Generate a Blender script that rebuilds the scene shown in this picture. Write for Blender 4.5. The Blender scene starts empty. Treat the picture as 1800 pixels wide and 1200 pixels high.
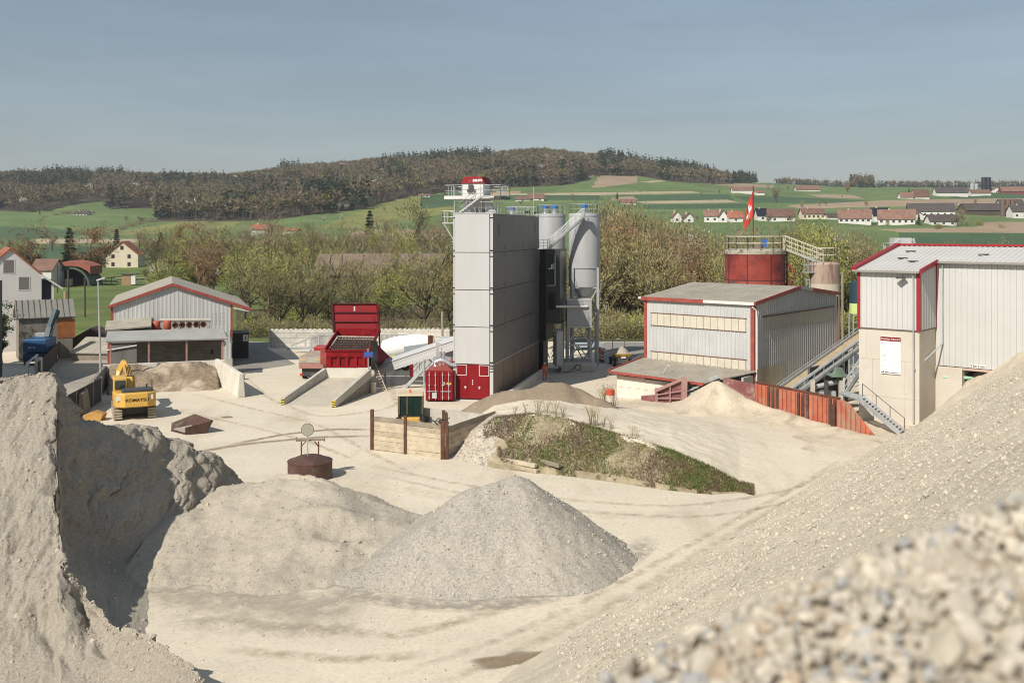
import bpy, bmesh, math, random
import numpy as np
from mathutils import Vector, Matrix, Quaternion
R = math.radians
random.seed(7)
rng = np.random.default_rng(7)
C = bpy.context.scene.collection
sc = bpy.context.scene

# ---------------------------------------------------------------- camera, sky, sun, exposure
F, HZ, EYE = 1750.0, 405.0, 15.0          # focal length in photo pixels, eye-level row, eye height
cam_d = bpy.data.cameras.new('camera'); cam = bpy.data.objects.new('camera', cam_d); C.objects.link(cam)
cam.location = (0, 0, EYE); cam.rotation_euler = (R(90), 0, 0)
cam_d.sensor_width = 36; cam_d.lens = 35; cam_d.shift_y = -(600 - HZ) / 1800
cam_d.clip_start = 0.1; cam_d.clip_end = 20000
cam_d.dof.use_dof = True; cam_d.dof.focus_distance = 85; cam_d.dof.aperture_fstop = 2.2
sc.camera = cam
SUN_H = Vector((.61, .79)).normalized(); SUN_EL = R(42)
world = bpy.data.worlds.new('World'); sc.world = world; world.use_nodes = True
nt = world.node_tree; bg = nt.nodes['Background']
sky = nt.nodes.new('ShaderNodeTexSky'); sky.sky_type = 'NISHITA'; sky.sun_disc = False
sky.sun_elevation = SUN_EL; sky.sun_rotation = math.atan2(-SUN_H.x, -SUN_H.y)
sky.altitude = 400; sky.air_density = 1.3; sky.dust_density = 1.0; sky.ozone_density = 1.0
hz_ = nt.nodes.new('ShaderNodeMix'); hz_.data_type = 'RGBA'; hz_.inputs[0].default_value = .45; hz_.inputs[7].default_value = (4.6, 5.8, 7.1, 1)
wtc = nt.nodes.new('ShaderNodeTexCoord'); wmp = nt.nodes.new('ShaderNodeMapping'); wmp.inputs['Scale'].default_value = (1.0, 1.2, 9); wmp.inputs['Rotation'].default_value = (0, .12, 0); wno = nt.nodes.new('ShaderNodeTexNoise'); wno.inputs['Scale'].default_value = 2.2; wno.inputs['Detail'].default_value = 7; wno.inputs['Roughness'].default_value = .6
wmr = nt.nodes.new('ShaderNodeMapRange'); wmr.inputs[1].default_value = .35; wmr.inputs[2].default_value = .75; wmr.inputs[3].default_value = .95; wmr.inputs[4].default_value = 1.15; whs = nt.nodes.new('ShaderNodeHueSaturation')
nt.links.new(wtc.outputs['Generated'], wmp.inputs[0]); nt.links.new(wmp.outputs[0], wno.inputs['Vector']); nt.links.new(wno.outputs[0], wmr.inputs[0]); nt.links.new(sky.outputs[0], hz_.inputs[6]); nt.links.new(hz_.outputs[2], whs.inputs['Color']); nt.links.new(wmr.outputs[0], whs.inputs['Value'])
nt.links.new(whs.outputs[0], bg.inputs[0]); bg.inputs[1].default_value = 0.063
sun_d = bpy.data.lights.new('sun', 'SUN'); sun = bpy.data.objects.new('sun', sun_d); C.objects.link(sun)
sun_d.energy = 4.8; sun_d.angle = R(.5); sun_d.color = (1, .94, .84)
sd = Vector((SUN_H.x * math.cos(SUN_EL), SUN_H.y * math.cos(SUN_EL), -math.sin(SUN_EL)))
sun.rotation_euler = sd.to_track_quat('-Z', 'Y').to_euler(); sun.location = (-40, -40, 60)
sc.view_settings.view_transform = 'Standard'; sc.view_settings.look = 'None'
sc.view_settings.exposure = 0.2; sc.view_settings.gamma = 1
sc.cycles.filter_width = 1.05; sc.cycles.max_bounces = 4; sc.cycles.diffuse_bounces = 2; sc.cycles.glossy_bounces = 2
sc.cycles.transparent_max_bounces = 24; sc.cycles.use_fast_gi = False

# ---------------------------------------------------------------- helpers
def P(px, py, Y): return Vector(((px - 900) * Y / F, Y, EYE - (py - HZ) * Y / F))
def GY(py, z=0): return (EYE - z) * F / (py - HZ)
def G(px, py, z=0): return P(px, py, GY(py, z))
def V(*a): return Vector(a)

def vnoise(x, y, seed=0):
    xi = np.floor(x); yi = np.floor(y); fx = x - xi; fy = y - yi
    h = lambda a, b: np.modf(np.abs(np.sin(a * 127.1 + b * 311.7 + seed * 74.7) * 43758.5453))[0]
    u = fx * fx * (3 - 2 * fx); v = fy * fy * (3 - 2 * fy)
    a, b, c, d = h(xi, yi), h(xi + 1, yi), h(xi, yi + 1), h(xi + 1, yi + 1)
    return (a * (1 - u) + b * u) * (1 - v) + (c * (1 - u) + d * u) * v - .5
def fbm(x, y, oct=4, seed=0):
    x = np.asarray(x, float); y = np.asarray(y, float); t = 0; a = 1
    for i in range(oct):
        t = t + a * vnoise(x, y, seed + i); x = x * 2.03 + 3.1; y = y * 2.03 + 1.7; a *= .5
    return t

SPLIT = {'corner_post', 'leg', 'support_leg', 'duct', 'warning_stripe', 'stripe', 'bracket', 'corner_casting', 'notice_disc', 'wall_bracket', 'floodlight', 'warning_triangle', 'notice', 'reflector', 'snow_guard', 'handrail_post', 'boom_cylinder', 'side_wall', 'verge_trim', 'corner_trim', 'reflective_band', 'support', 'print_block', 'hazard_stripe'}
class MB:
    def __init__(s): s.v = []; s.f = []; s.m = []; s.cur = 0; s.cs = []
    def add(s, vs, fs):
        n = len(s.v); s.cs.append((n, len(s.f))); s.v += [tuple(p) for p in vs]
        for f in fs: s.f.append(tuple(i + n for i in f)); s.m.append(s.cur)
        return s
    def mi(s, i): s.cur = i; return s
    def hexa(s, p):   # 8 corners: bottom 4 ccw, top 4
        return s.add(p, [(3, 2, 1, 0), (4, 5, 6, 7), (0, 1, 5, 4), (1, 2, 6, 5), (2, 3, 7, 6), (3, 0, 4, 7)])
    def box(s, x0, x1, y0, y1, z0, z1):
        return s.hexa([(x0, y0, z0), (x1, y0, z0), (x1, y1, z0), (x0, y1, z0), (x0, y0, z1), (x1, y0, z1), (x1, y1, z1), (x0, y1, z1)])
    def prism(s, poly, vec):
        n = len(poly); vec = Vector(vec); a = [Vector(p) for p in poly]; b = [p + vec for p in a]
        fs = [tuple(range(n))[::-1], tuple(range(n, 2 * n))] + [(i, (i + 1) % n, n + (i + 1) % n, n + i) for i in range(n)]
        return s.add(a + b, fs)
    def slab(s, q, t):   # polygon thickened along its normal (downwards t)
        q = [Vector(p) for p in q]; nrm = (q[1] - q[0]).cross(q[2] - q[0]).normalized()
        return s.prism(q, -nrm * t)
    def beam(s, a, b, w, h=None, up=(0, 0, 1)):
        a = Vector(a); b = Vector(b); h = h or w; d = (b - a).normalized(); up = Vector(up)
        if abs(d.dot(up)) > .98: up = Vector((0, 1, 0))
        x = d.cross(up).normalized() * w / 2; y = x.cross(d).normalized() * h / 2
        return s.hexa([a - x - y, a + x - y, b + x - y, b - x - y, a - x + y, a + x + y, b + x + y, b - x + y])
    def tube(s, pts, r, n=8, r2=None, cap=True):
        pts = [Vector(p) for p in pts]; m = len(pts); vs = []; fs = []
        for i, p in enumerate(pts):
            d = (pts[min(i + 1, m - 1)] - pts[max(i - 1, 0)]).normalized()
            up = Vector((0, 0, 1)) if abs(d.z) < .9 else Vector((1, 0, 0))
            x = d.cross(up).normalized(); y = x.cross(d)
            rr = r if r2 is None else r + (r2 - r) * i / (m - 1)
            for k in range(n):
                a = 2 * math.pi * k / n; vs.append(p + x * math.cos(a) * rr + y * math.sin(a) * rr)
        for i in range(m - 1):
            for k in range(n): fs.append((i * n + k, i * n + (k + 1) % n, (i + 1) * n + (k + 1) % n, (i + 1) * n + k))
        if cap: fs += [tuple(range(n))[::-1], tuple(range((m - 1) * n, m * n))]
        return s.add(vs, fs)
    def lathe(s, c, prof, n=24, ax=None):   # prof [(r, h)], ax = axis vector
        c = Vector(c); ax = Vector(ax or (0, 0, 1)).normalized()
        up = Vector((0, 0, 1)) if abs(ax.z) < .9 else Vector((1, 0, 0))
        x = ax.cross(up).normalized(); y = ax.cross(x); vs = []; fs = []; m = len(prof)
        for r, h in prof:
            for k in range(n):
                a = 2 * math.pi * k / n; vs.append(c + ax * h + (x * math.cos(a) + y * math.sin(a)) * max(r, .001))
        for i in range(m - 1):
            for k in range(n): fs.append((i * n + k, i * n + (k + 1) % n, (i + 1) * n + (k + 1) % n, (i + 1) * n + k))
        fs += [tuple(range(n))[::-1], tuple(range((m - 1) * n, m * n))]
        return s.add(vs, fs)
    def build(s, name, mats, parent=None, smooth=False, bevel=0):
        if parent is not None and name in SPLIT and len(s.cs) > 1:
            for i, (v0, f0) in enumerate(s.cs):
                v1, f1 = s.cs[i + 1] if i + 1 < len(s.cs) else (len(s.v), len(s.f)); q = MB(); q.v = s.v[v0:v1]; q.f = [tuple(k - v0 for k in f) for f in s.f[f0:f1]]; q.m = s.m[f0:f1]; q.cs = [(0, 0)]; o = q.build(name, mats, parent, smooth, bevel)
            return o
        if not isinstance(mats, (list, tuple)): mats = [mats]
        off = Vector((0, 0, 0)); q = parent
        while q is not None: off = off + q.location; q = q.parent
        me = bpy.data.meshes.new(name)
        if s.v:
            loc = off if parent is not None else Vector(np.mean(np.array(s.v), 0)); loc = Vector(loc)
            if parent is None: loc.z = min(v[2] for v in s.v)
        else: loc = off
        me.from_pydata([(v[0] - loc.x, v[1] - loc.y, v[2] - loc.z) for v in s.v], [], s.f)
        for m in mats: me.materials.append(m)
        me.polygons.foreach_set('material_index', s.m)
        bm = bmesh.new(); bm.from_mesh(me); bmesh.ops.recalc_face_normals(bm, faces=bm.faces); bm.to_mesh(me); bm.free()
        if smooth:
            me.polygons.foreach_set('use_smooth', [True] * len(me.polygons))
        me.update()
        o = bpy.data.objects.new(name, me); C.objects.link(o)
        if smooth and smooth != 'all':
            md = o.modifiers.new('edge', 'EDGE_SPLIT'); md.split_angle = R(35)
        if parent is not None: o.parent = parent
        else: o.location = loc
        if bevel:
            md = o.modifiers.new('bevel', 'BEVEL'); md.width = bevel; md.segments = 2; md.limit_method = 'ANGLE'; md.angle_limit = R(50)
        return o

def npmesh(name, verts, faces, mats, mi=None, smooth=False, parent=None, loc=(0, 0, 0)):
    verts = np.asarray(verts, np.float32).reshape(-1, 3); faces = np.asarray(faces, np.int32); k = faces.shape[1]
    me = bpy.data.meshes.new(name); n = len(faces)
    me.vertices.add(len(verts)); me.vertices.foreach_set('co', (verts - np.asarray(loc, np.float32)).ravel())
    me.loops.add(n * k); me.loops.foreach_set('vertex_index', faces.ravel())
    me.polygons.add(n); me.polygons.foreach_set('loop_start', np.arange(0, n * k, k, dtype=np.int32))
    for m in (mats if isinstance(mats, (list, tuple)) else [mats]): me.materials.append(m)
    if mi is not None: me.polygons.foreach_set('material_index', np.asarray(mi, np.int32))
    me.polygons.foreach_set('use_smooth', np.full(n, bool(smooth)))
    me.update(calc_edges=True)
    o = bpy.data.objects.new(name, me); C.objects.link(o)
    if parent is not None: o.parent = parent
    else: o.location = loc
    return o

class Fr:   # local frame: a along d1, b perpendicular (away from the camera), z up
    def __init__(s, o, d1, flip=False):
        s.o = Vector((o[0], o[1], o[2] if len(o) > 2 else 0)); d = Vector((d1[0], d1[1], 0)).normalized(); s.a = d
        s.b = Vector((-d.y, d.x, 0))
        if (s.b.y < 0) != flip: s.b = -s.b
    def p(s, a, b, z): return s.o + s.a * a + s.b * b + Vector((0, 0, z))
    def box(s, mb, a0, a1, b0, b1, z0, z1):
        return mb.hexa([s.p(a0, b0, z0), s.p(a1, b0, z0), s.p(a1, b1, z0), s.p(a0, b1, z0), s.p(a0, b0, z1), s.p(a1, b0, z1), s.p(a1, b1, z1), s.p(a0, b1, z1)])

def tag(o, label=None, cat=None, group=None, kind=None):
    if label: o['label'] = label
    if cat: o['category'] = cat
    if group: o['group'] = group
    if kind: o['kind'] = kind
    return o
def T(name, loc, label, cat, group=None):
    o = bpy.data.objects.new(name, None); C.objects.link(o); o.location = Vector(loc); o.empty_display_size = .3
    return tag(o, label, cat, group)
def cp(root, loc, rz=0, s=1, label=None, group=None, szf=1):
    r = root.copy(); C.objects.link(r); r.location = loc; r.rotation_euler = (0, 0, rz); r.scale = (s, s, s * szf)
    if label: r['label'] = label
    if group: r['group'] = group
    for ch in list(root.children):
        c = ch.copy(); C.objects.link(c); c.parent = r
        for g in list(ch.children):
            d = g.copy(); C.objects.link(d); d.parent = c
    return r
def corr(mb, p0, p1, zb, zt, pitch=.33, depth=.05, out=(0, -1, 0)):
    """trapezoid profiled sheet wall from p0 to p1, top height zt(t) with t in 0..1, profile towards out"""
    p0 = Vector(p0); p1 = Vector(p1); L = (p1 - p0).length; n = max(2, int(L / pitch)); out = Vector(out)
    ts = []
    for i in range(n):
        for f, d in ((0, 0), (.5, 0), (.62, 1), (.88, 1)): ts.append(((i + f) / n, d))
    ts.append((1, 0)); vs = []; fs = []
    for t, d in ts:
        q = p0.lerp(p1, t) + out * (d * depth); zz = zt(t) if callable(zt) else zt; z0 = zb(t) if callable(zb) else zb
        vs += [(q.x, q.y, z0), (q.x, q.y, zz)]
    for i in range(len(ts) - 1): fs.append((2 * i, 2 * i + 2, 2 * i + 3, 2 * i + 1))
    return mb.add(vs, fs)
def corr_roof(mb, e0, e1, r0, r1, pitch=.33, depth=.05):
    """profiled roof sheet from eave line e0-e1 up to ridge line r0-r1, with thickness"""
    e0, e1, r0, r1 = map(Vector, (e0, e1, r0, r1)); L = (e1 - e0).length; n = max(2, int(L / pitch))
    nrm = (e1 - e0).cross(r0 - e0).normalized(); nrm = nrm if nrm.z > 0 else -nrm
    ts = []
    for i in range(n):
        for f, d in ((0, 0), (.55, 0), (.65, 1), (.9, 1)): ts.append(((i + f) / n, d))
    ts.append((1, 0)); vs = []; fs = []
    for t, d in ts:
        for q in (e0.lerp(e1, t), r0.lerp(r1, t)): vs += [q + nrm * d * depth, q - nrm * .08]
    for i in range(len(ts) - 1):
        k = 4 * i; fs += [(k, k + 4, k + 6, k + 2), (k + 1, k + 3, k + 7, k + 5), (k, k + 1, k + 5, k + 4), (k + 2, k + 6, k + 7, k + 3)]
    k = 4 * (len(ts) - 1); fs += [(0, 2, 3, 1), (k, k + 1, k + 3, k + 2)]
    return mb.add(vs, fs)
def rail(mb, pts, h=1.05, mids=1, r=.025, step=1.3, n=5):
    pts = [Vector(p) for p in pts]; up = Vector((0, 0, h))
    mb.tube([p + up for p in pts], r, n)
    for k in range(mids): mb.tube([p + up * (k + 1) / (mids + 1) for p in pts], r * .8, n)
    for a, b in zip(pts, pts[1:]):
        m = max(1, round((b - a).length / step))
        for i in range(m + 1):
            q = a.lerp(b, i / m); mb.tube([q, q + up], r, n)
    return mb
def stair(mb, p0, p1, wv, n, st=.05, hh=.2):
    p0, p1, wv = Vector(p0), Vector(p1), Vector(wv)
    mb.beam(p0, p1, st, hh); mb.beam(p0 + wv, p1 + wv, st, hh); d = (p1 - p0); hd = Vector((d.x, d.y, 0)).normalized() * .12
    for i in range(n):
        q = p0.lerp(p1, (i + .5) / n)
        mb.slab([q - hd, q - hd + wv, q + hd + wv, q + hd], .03)
    return mb
def ribbon(name, pts, w, col, dens=(.35, .6), h=.006, scl=1.2, strength=.8, zf=None, ends=True):
    """soft-edged strip of damp or driven ground lying on the yard along photo-pixel points"""
    P0 = [G(x, y) for x, y in pts]; Q = []; n = 40
    for i in range(n + 1):
        t = i / n * (len(P0) - 1); k = min(int(t), len(P0) - 2); Q.append(P0[k].lerp(P0[k + 1], t - k))
    for _ in range(6): Q = [Q[0]] + [(Q[i - 1] + Q[i] * 2 + Q[i + 1]) / 4 for i in range(1, n)] + [Q[-1]]
    vs = []; al = []; ac = [0, .7, 1, .7, 0]
    for i, q in enumerate(Q):
        d = (Q[min(i + 1, n)] - Q[max(i - 1, 0)]).normalized(); nn = Vector((-d.y, d.x, 0)); e = min(1, i / 6, (n - i) / 6)
        for j in range(5): vs.append(q + nn * w * (j / 4 - .5) + Vector((0, 0, h))); al.append(ac[j] * (e if ends else 1))
    fs = [(i * 5 + j, i * 5 + j + 1, (i + 1) * 5 + j + 1, (i + 1) * 5 + j) for i in range(n) for j in range(4)]
    return decal(name, vs, fs, al, col, dens, scl, strength)
def decal(name, vs, fs, al, col, dens, scl, strength):
    key = 'ground_stain_%s' % str((col, dens, scl, strength))
    if key not in MC:
        m = bpy.data.materials.new('ground_stain'); m.use_nodes = True; t = m.node_tree; N = t.nodes.new; L = t.links.new; b = t.nodes['Principled BSDF']; b.inputs['Roughness'].default_value = .9; b.inputs['Specular IOR Level'].default_value = .15
        b.inputs['Base Color'].default_value = (*col, 1); at = N('ShaderNodeAttribute'); at.attribute_name = 'soft'; tc = N('ShaderNodeTexCoord'); no = N('ShaderNodeTexNoise'); no.inputs['Scale'].default_value = scl; no.inputs['Detail'].default_value = 9; no.inputs['Roughness'].default_value = .7; L(tc.outputs['Object'], no.inputs['Vector'])
        mr = N('ShaderNodeMapRange'); mr.inputs[1].default_value = dens[0]; mr.inputs[2].default_value = dens[1]; mr.inputs[4].default_value = strength; L(no.outputs[0], mr.inputs[0]); mu = N('ShaderNodeMath'); mu.operation = 'MULTIPLY'; L(mr.outputs[0], mu.inputs[0]); L(at.outputs['Fac'], mu.inputs[1]); L(mu.outputs[0], b.inputs['Alpha']); MC[key] = m
    mb = MB(); mb.add(vs, fs); o = mb.build(name, MC[key]); a = o.data.attributes.new('soft', 'FLOAT', 'POINT'); a.data.foreach_set('value', al); return tag(o, kind='structure')
def text(name, s, size, loc, xd, up, m, parent, ext=.01, bold=False, align='CENTER', sx=1):
    cu = bpy.data.curves.new(name, 'FONT'); cu.body = s; cu.size = size; cu.extrude = ext; cu.align_x = align; cu.align_y = 'CENTER'
    if bold: cu.offset = size * .018
    o = bpy.data.objects.new(name, cu); C.objects.link(o)
    dg = bpy.context.evaluated_depsgraph_get(); me = bpy.data.meshes.new_from_object(o.evaluated_get(dg))
    bpy.data.objects.remove(o)
    xd = Vector(xd).normalized(); up = Vector(up).normalized(); z = xd.cross(up)
    M = Matrix(((xd.x * sx, up.x, z.x, loc[0]), (xd.y * sx, up.y, z.y, loc[1]), (xd.z * sx, up.z, z.z, loc[2]), (0, 0, 0, 1)))
    me.transform(M)
    off = Vector((0, 0, 0)); q = parent
    while q is not None: off = off + q.location; q = q.parent
    me.transform(Matrix.Translation(-off)); me.materials.clear(); me.materials.append(m)
    o = bpy.data.objects.new(name, me); C.objects.link(o); o.parent = parent
    return o

# ---------------------------------------------------------------- materials
def S(r, g, b, k=1.0):
    f = lambda c: (c / 12.92 if c <= .04045 else ((c + .055) / 1.055) ** 2.4)
    return tuple(f(x / 255) * k for x in (r, g, b))
MC = {}
def mat(name, col, rough=.75, var=.18, scl=.6, col2=None, bump=0, bsc=12, metal=0, spec=.35, stain=None, st_scl=.5, st_th=(.55, .7), streak=False, rnd=0):
    if name in MC: return MC[name]
    m = bpy.data.materials.new(name); m.use_nodes = True; t = m.node_tree; N = t.nodes.new; L = t.links.new
    b = t.nodes['Principled BSDF']; b.inputs['Roughness'].default_value = rough; b.inputs['Metallic'].default_value = metal
    b.inputs['Specular IOR Level'].default_value = spec
    tc = N('ShaderNodeTexCoord'); mp = N('ShaderNodeMapping'); L(tc.outputs['Object'], mp.inputs[0])
    if streak: mp.inputs['Scale'].default_value = (1, 1, .12)
    no = N('ShaderNodeTexNoise'); no.inputs['Scale'].default_value = scl; no.inputs['Detail'].default_value = 8; no.inputs['Roughness'].default_value = .62
    L(mp.outputs[0], no.inputs['Vector'])
    c1 = tuple(x * (1 - var) for x in col); c2 = col2 or tuple(min(x * (1 + var), .95) for x in col)
    cr = N('ShaderNodeValToRGB'); cr.color_ramp.elements[0].position = .32; cr.color_ramp.elements[1].position = .68
    cr.color_ramp.elements[0].color = (*c1, 1); cr.color_ramp.elements[1].color = (*c2, 1); L(no.outputs[0], cr.inputs[0])
    out = cr.outputs[0]
    if stain:
        n2 = N('ShaderNodeTexNoise'); n2.inputs['Scale'].default_value = st_scl; n2.inputs['Detail'].default_value = 10; n2.inputs['Roughness'].default_value = .7
        L(mp.outputs[0], n2.inputs['Vector']); r2 = N('ShaderNodeMapRange'); r2.inputs[1].default_value = st_th[0]; r2.inputs[2].default_value = st_th[1]
        L(n2.outputs[0], r2.inputs[0]); mx = N('ShaderNodeMix'); mx.data_type = 'RGBA'
        L(r2.outputs[0], mx.inputs[0]); L(out, mx.inputs[6]); mx.inputs[7].default_value = (*stain, 1); out = mx.outputs[2]
    if rnd:
        oi = N('ShaderNodeObjectInfo'); hs = N('ShaderNodeHueSaturation'); mr = N('ShaderNodeMapRange'); mr.inputs[3].default_value = 1 - rnd; mr.inputs[4].default_value = 1 + rnd
        L(oi.outputs['Random'], mr.inputs[0]); L(mr.outputs[0], hs.inputs['Value']); L(out, hs.inputs['Color']); out = hs.outputs[0]
    L(out, b.inputs['Base Color'])
    if bump:
        n3 = N('ShaderNodeTexNoise'); n3.inputs['Scale'].default_value = bsc; n3.inputs['Detail'].default_value = 6; L(tc.outputs['Object'], n3.inputs['Vector'])
        bp = N('ShaderNodeBump'); bp.inputs['Strength'].default_value = 1; bp.inputs['Distance'].default_value = bump; L(n3.outputs[0], bp.inputs['Height']); L(bp.outputs[0], b.inputs['Normal'])
    MC[name] = m; return m

def gravel(name, cols, scl, bump=.05, big=(.15, .2), extra=None, fine=1):
    """stones: voronoi cells each with its own colour, over slow tonal noise"""
    m = bpy.data.materials.new(name); m.use_nodes = True; t = m.node_tree; N = t.nodes.new; L = t.links.new
    b = t.nodes['Principled BSDF']; b.inputs['Roughness'].default_value = .92; b.inputs['Specular IOR Level'].default_value = .15
    tc = N('ShaderNodeTexCoord'); vo = N('ShaderNodeTexVoronoi'); vo.inputs['Scale'].default_value = scl; L(tc.outputs['Object'], vo.inputs['Vector'])
    sp = N('ShaderNodeSeparateColor'); L(vo.outputs['Color'], sp.inputs[0])
    cr = N('ShaderNodeValToRGB'); e = cr.color_ramp.elements
    while len(e) < len(cols): e.new(.5)
    for i, c in enumerate(cols): e[i].position = i / (len(cols) - 1); e[i].color = (*c, 1)
    L(sp.outputs[0], cr.inputs[0])
    no = N('ShaderNodeTexNoise'); no.inputs['Scale'].default_value = big[0]; no.inputs['Detail'].default_value = 9; no.inputs['Roughness'].default_value = .65; L(tc.outputs['Object'], no.inputs['Vector'])
    mr = N('ShaderNodeMapRange'); mr.inputs[1].default_value = .3; mr.inputs[2].default_value = .7; mr.inputs[3].default_value = 1 - big[1]; mr.inputs[4].default_value = 1 + big[1]
    L(no.outputs[0], mr.inputs[0]); hs = N('ShaderNodeHueSaturation'); L(cr.outputs[0], hs.inputs['Color']); L(mr.outputs[0], hs.inputs['Value']); out = hs.outputs[0]
    if extra:
        for col, sc2, th, vec in extra:
            mp = N('ShaderNodeMapping'); mp.inputs['Scale'].default_value = vec[:3]
            if len(vec) > 3: mp.inputs['Rotation'].default_value = (0, 0, vec[3])
            L(tc.outputs['Object'], mp.inputs[0])
            n2 = N('ShaderNodeTexNoise'); n2.inputs['Scale'].default_value = sc2; n2.inputs['Detail'].default_value = 9; n2.inputs['Roughness'].default_value = .6; L(mp.outputs[0], n2.inputs['Vector'])
            r2 = N('ShaderNodeMapRange'); r2.inputs[1].default_value = th[0]; r2.inputs[2].default_value = th[1]; r2.inputs[4].default_value = th[2]; L(n2.outputs[0], r2.inputs[0])
            mx = N('ShaderNodeMix'); mx.data_type = 'RGBA'; L(r2.outputs[0], mx.inputs[0]); L(out, mx.inputs[6]); mx.inputs[7].default_value = (*col, 1); out = mx.outputs[2]
    L(out, b.inputs['Base Color'])
    if bump:
        n3 = N('ShaderNodeTexNoise'); n3.inputs['Scale'].default_value = scl * .55 * fine; n3.inputs['Detail'].default_value = 7; n3.inputs['Roughness'].default_value = .7; L(tc.outputs['Object'], n3.inputs['Vector'])
        bp = N('ShaderNodeBump'); bp.inputs['Distance'].default_value = bump; L(n3.outputs[0], bp.inputs['Height']); L(bp.outputs[0], b.inputs['Normal'])
    MC[name] = m; return m

def grid_mat(name, c1, c2, cm, w, h, mortar=.012, rough=.85, axis='XZ', off=.5, rot=0, stain=None):
    """blocks, boards or tiles laid in courses; axis picks the plane, rot turns the horizontal axis"""
    m = bpy.data.materials.new(name); m.use_nodes = True; t = m.node_tree; N = t.nodes.new; L = t.links.new
    b = t.nodes['Principled BSDF']; b.inputs['Roughness'].default_value = rough; b.inputs['Specular IOR Level'].default_value = .2
    tc = N('ShaderNodeTexCoord'); vr = N('ShaderNodeVectorRotate'); vr.rotation_type = 'Z_AXIS'; vr.inputs['Angle'].default_value = -rot; L(tc.outputs['Object'], vr.inputs[0])
    sx = N('ShaderNodeSeparateXYZ'); cx = N('ShaderNodeCombineXYZ'); L(vr.outputs[0], sx.inputs[0]); L(sx.outputs[0], cx.inputs[0]); L(sx.outputs[2 if axis == 'XZ' else 1], cx.inputs[1])
    br = N('ShaderNodeTexBrick'); br.inputs['Scale'].default_value = 1; br.inputs['Brick Width'].default_value = w; br.inputs['Row Height'].default_value = h; br.inputs['Mortar Size'].default_value = mortar
    br.offset = off; br.inputs['Color1'].default_value = (*c1, 1); br.inputs['Color2'].default_value = (*c2, 1); br.inputs['Mortar'].default_value = (*cm, 1); L(cx.outputs[0], br.inputs[0])
    no = N('ShaderNodeTexNoise'); no.inputs['Scale'].default_value = .8; no.inputs['Detail'].default_value = 8; L(tc.outputs['Object'], no.inputs['Vector'])
    mr = N('ShaderNodeMapRange'); mr.inputs[1].default_value = .3; mr.inputs[2].default_value = .7; mr.inputs[3].default_value = .8; mr.inputs[4].default_value = 1.15; L(no.outputs[0], mr.inputs[0])
    hs = N('ShaderNodeHueSaturation'); L(br.outputs[0], hs.inputs['Color']); L(mr.outputs[0], hs.inputs['Value']); out = hs.outputs[0]
    if stain:
        n2 = N('ShaderNodeTexNoise'); n2.inputs['Scale'].default_value = 1.1; n2.inputs['Detail'].default_value = 10; n2.inputs['Roughness'].default_value = .7; L(tc.outputs['Object'], n2.inputs['Vector'])
        r2 = N('ShaderNodeMapRange'); r2.inputs[1].default_value = .56; r2.inputs[2].default_value = .68; L(n2.outputs[0], r2.inputs[0])
        mx = N('ShaderNodeMix'); mx.data_type = 'RGBA'; L(r2.outputs[0], mx.inputs[0]); L(out, mx.inputs[6]); mx.inputs[7].default_value = (*stain, 1); out = mx.outputs[2]
    L(out, b.inputs['Base Color'])
    bp = N('ShaderNodeBump'); bp.inputs['Distance'].default_value = -.02; L(br.outputs['Fac'], bp.inputs['Height']); L(bp.outputs[0], b.inputs['Normal'])
    MC[name] = m; return m
def glass(name, col=(.02, .03, .03)):
    return mat(name, col, rough=.08, var=.1, spec=.8)

WHITE = mat('white_paint', (.62, .61, .58), .5, .06)
LGREY = mat('light_grey_panel', (.465, .46, .455), .45, .04, .4, stain=(.425, .415, .40), st_scl=.7, st_th=(.5, .85), streak=True)
GREYM = mat('grey_metal', (.35, .355, .355), .5, .1, .5, stain=(.30, .295, .285), st_scl=.9, st_th=(.5, .75), streak=True)
GALV = mat('galvanised_steel', (.42, .43, .43), .45, .15, 1.5, metal=.25)
DGREY = mat('dark_grey_metal', (.07, .07, .07), .5, .15)
BLACK = mat('black_cladding', (.010, .010, .011), .35, .2)
BLACKM = mat('black_rubber', (.02, .02, .02), .85, .2)
REDT = mat('deep_red_paint', (.20, .010, .014), .6, .1, .6, spec=.12)
REDH = mat('worn_red_paint', (.20, .008, .011), .6, .3, 1.2, spec=.12, stain=(.35, .18, .15), st_scl=2.2, st_th=(.63, .8))
TRIM = mat('faded_red_trim', (.30, .065, .05), .6, .22, 1.3, stain=(.09, .04, .035), st_scl=1.5, st_th=(.6, .75))
TRIMN = mat('new_red_trim', (.30, .015, .025), .45, .08)
YEL = mat('yellow_paint', (.60, .36, .08), .45, .12, 1.2, stain=(.4, .27, .12), st_scl=1.6, st_th=(.58, .75))
GLASS = glass('dark_glass')
RUST = mat('rusty_steel', (.115, .05, .03), .8, .4, 2.5, stain=(.05, .03, .025), st_scl=3)
TANKRUST = mat('brown_rusted_plate', (.085, .045, .034), .6, .3, 1.5, stain=(.20, .15, .12), st_scl=1.1, st_th=(.56, .75))
WOOD = mat('weathered_wood', (.40, .33, .24), .85, .3, 1.2, stain=(.17, .12, .08), st_scl=2.5, streak=False)
CONC = mat('concrete', (.46, .43, .37), .85, .14, .5, stain=(.30, .27, .22), st_scl=.9, st_th=(.55, .8))
CONCW = mat('pale_concrete', (.60, .56, .48), .85, .12, .6, stain=(.45, .41, .34), st_scl=.9, st_th=(.55, .8))
CREAM = mat('cream_render', (.53, .485, .415), .85, .06, .3, stain=(.45, .40, .33), st_scl=.5, st_th=(.5, .8))
OLDROOF = mat('dusty_sheet_roof', (.33, .30, .245), .8, .15, .5, stain=(.24, .20, .15), st_scl=.8, st_th=(.5, .8))
TILE = mat('brown_roof_tiles', (.17, .095, .07), .85, .25, .4, rnd=.25)
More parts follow.
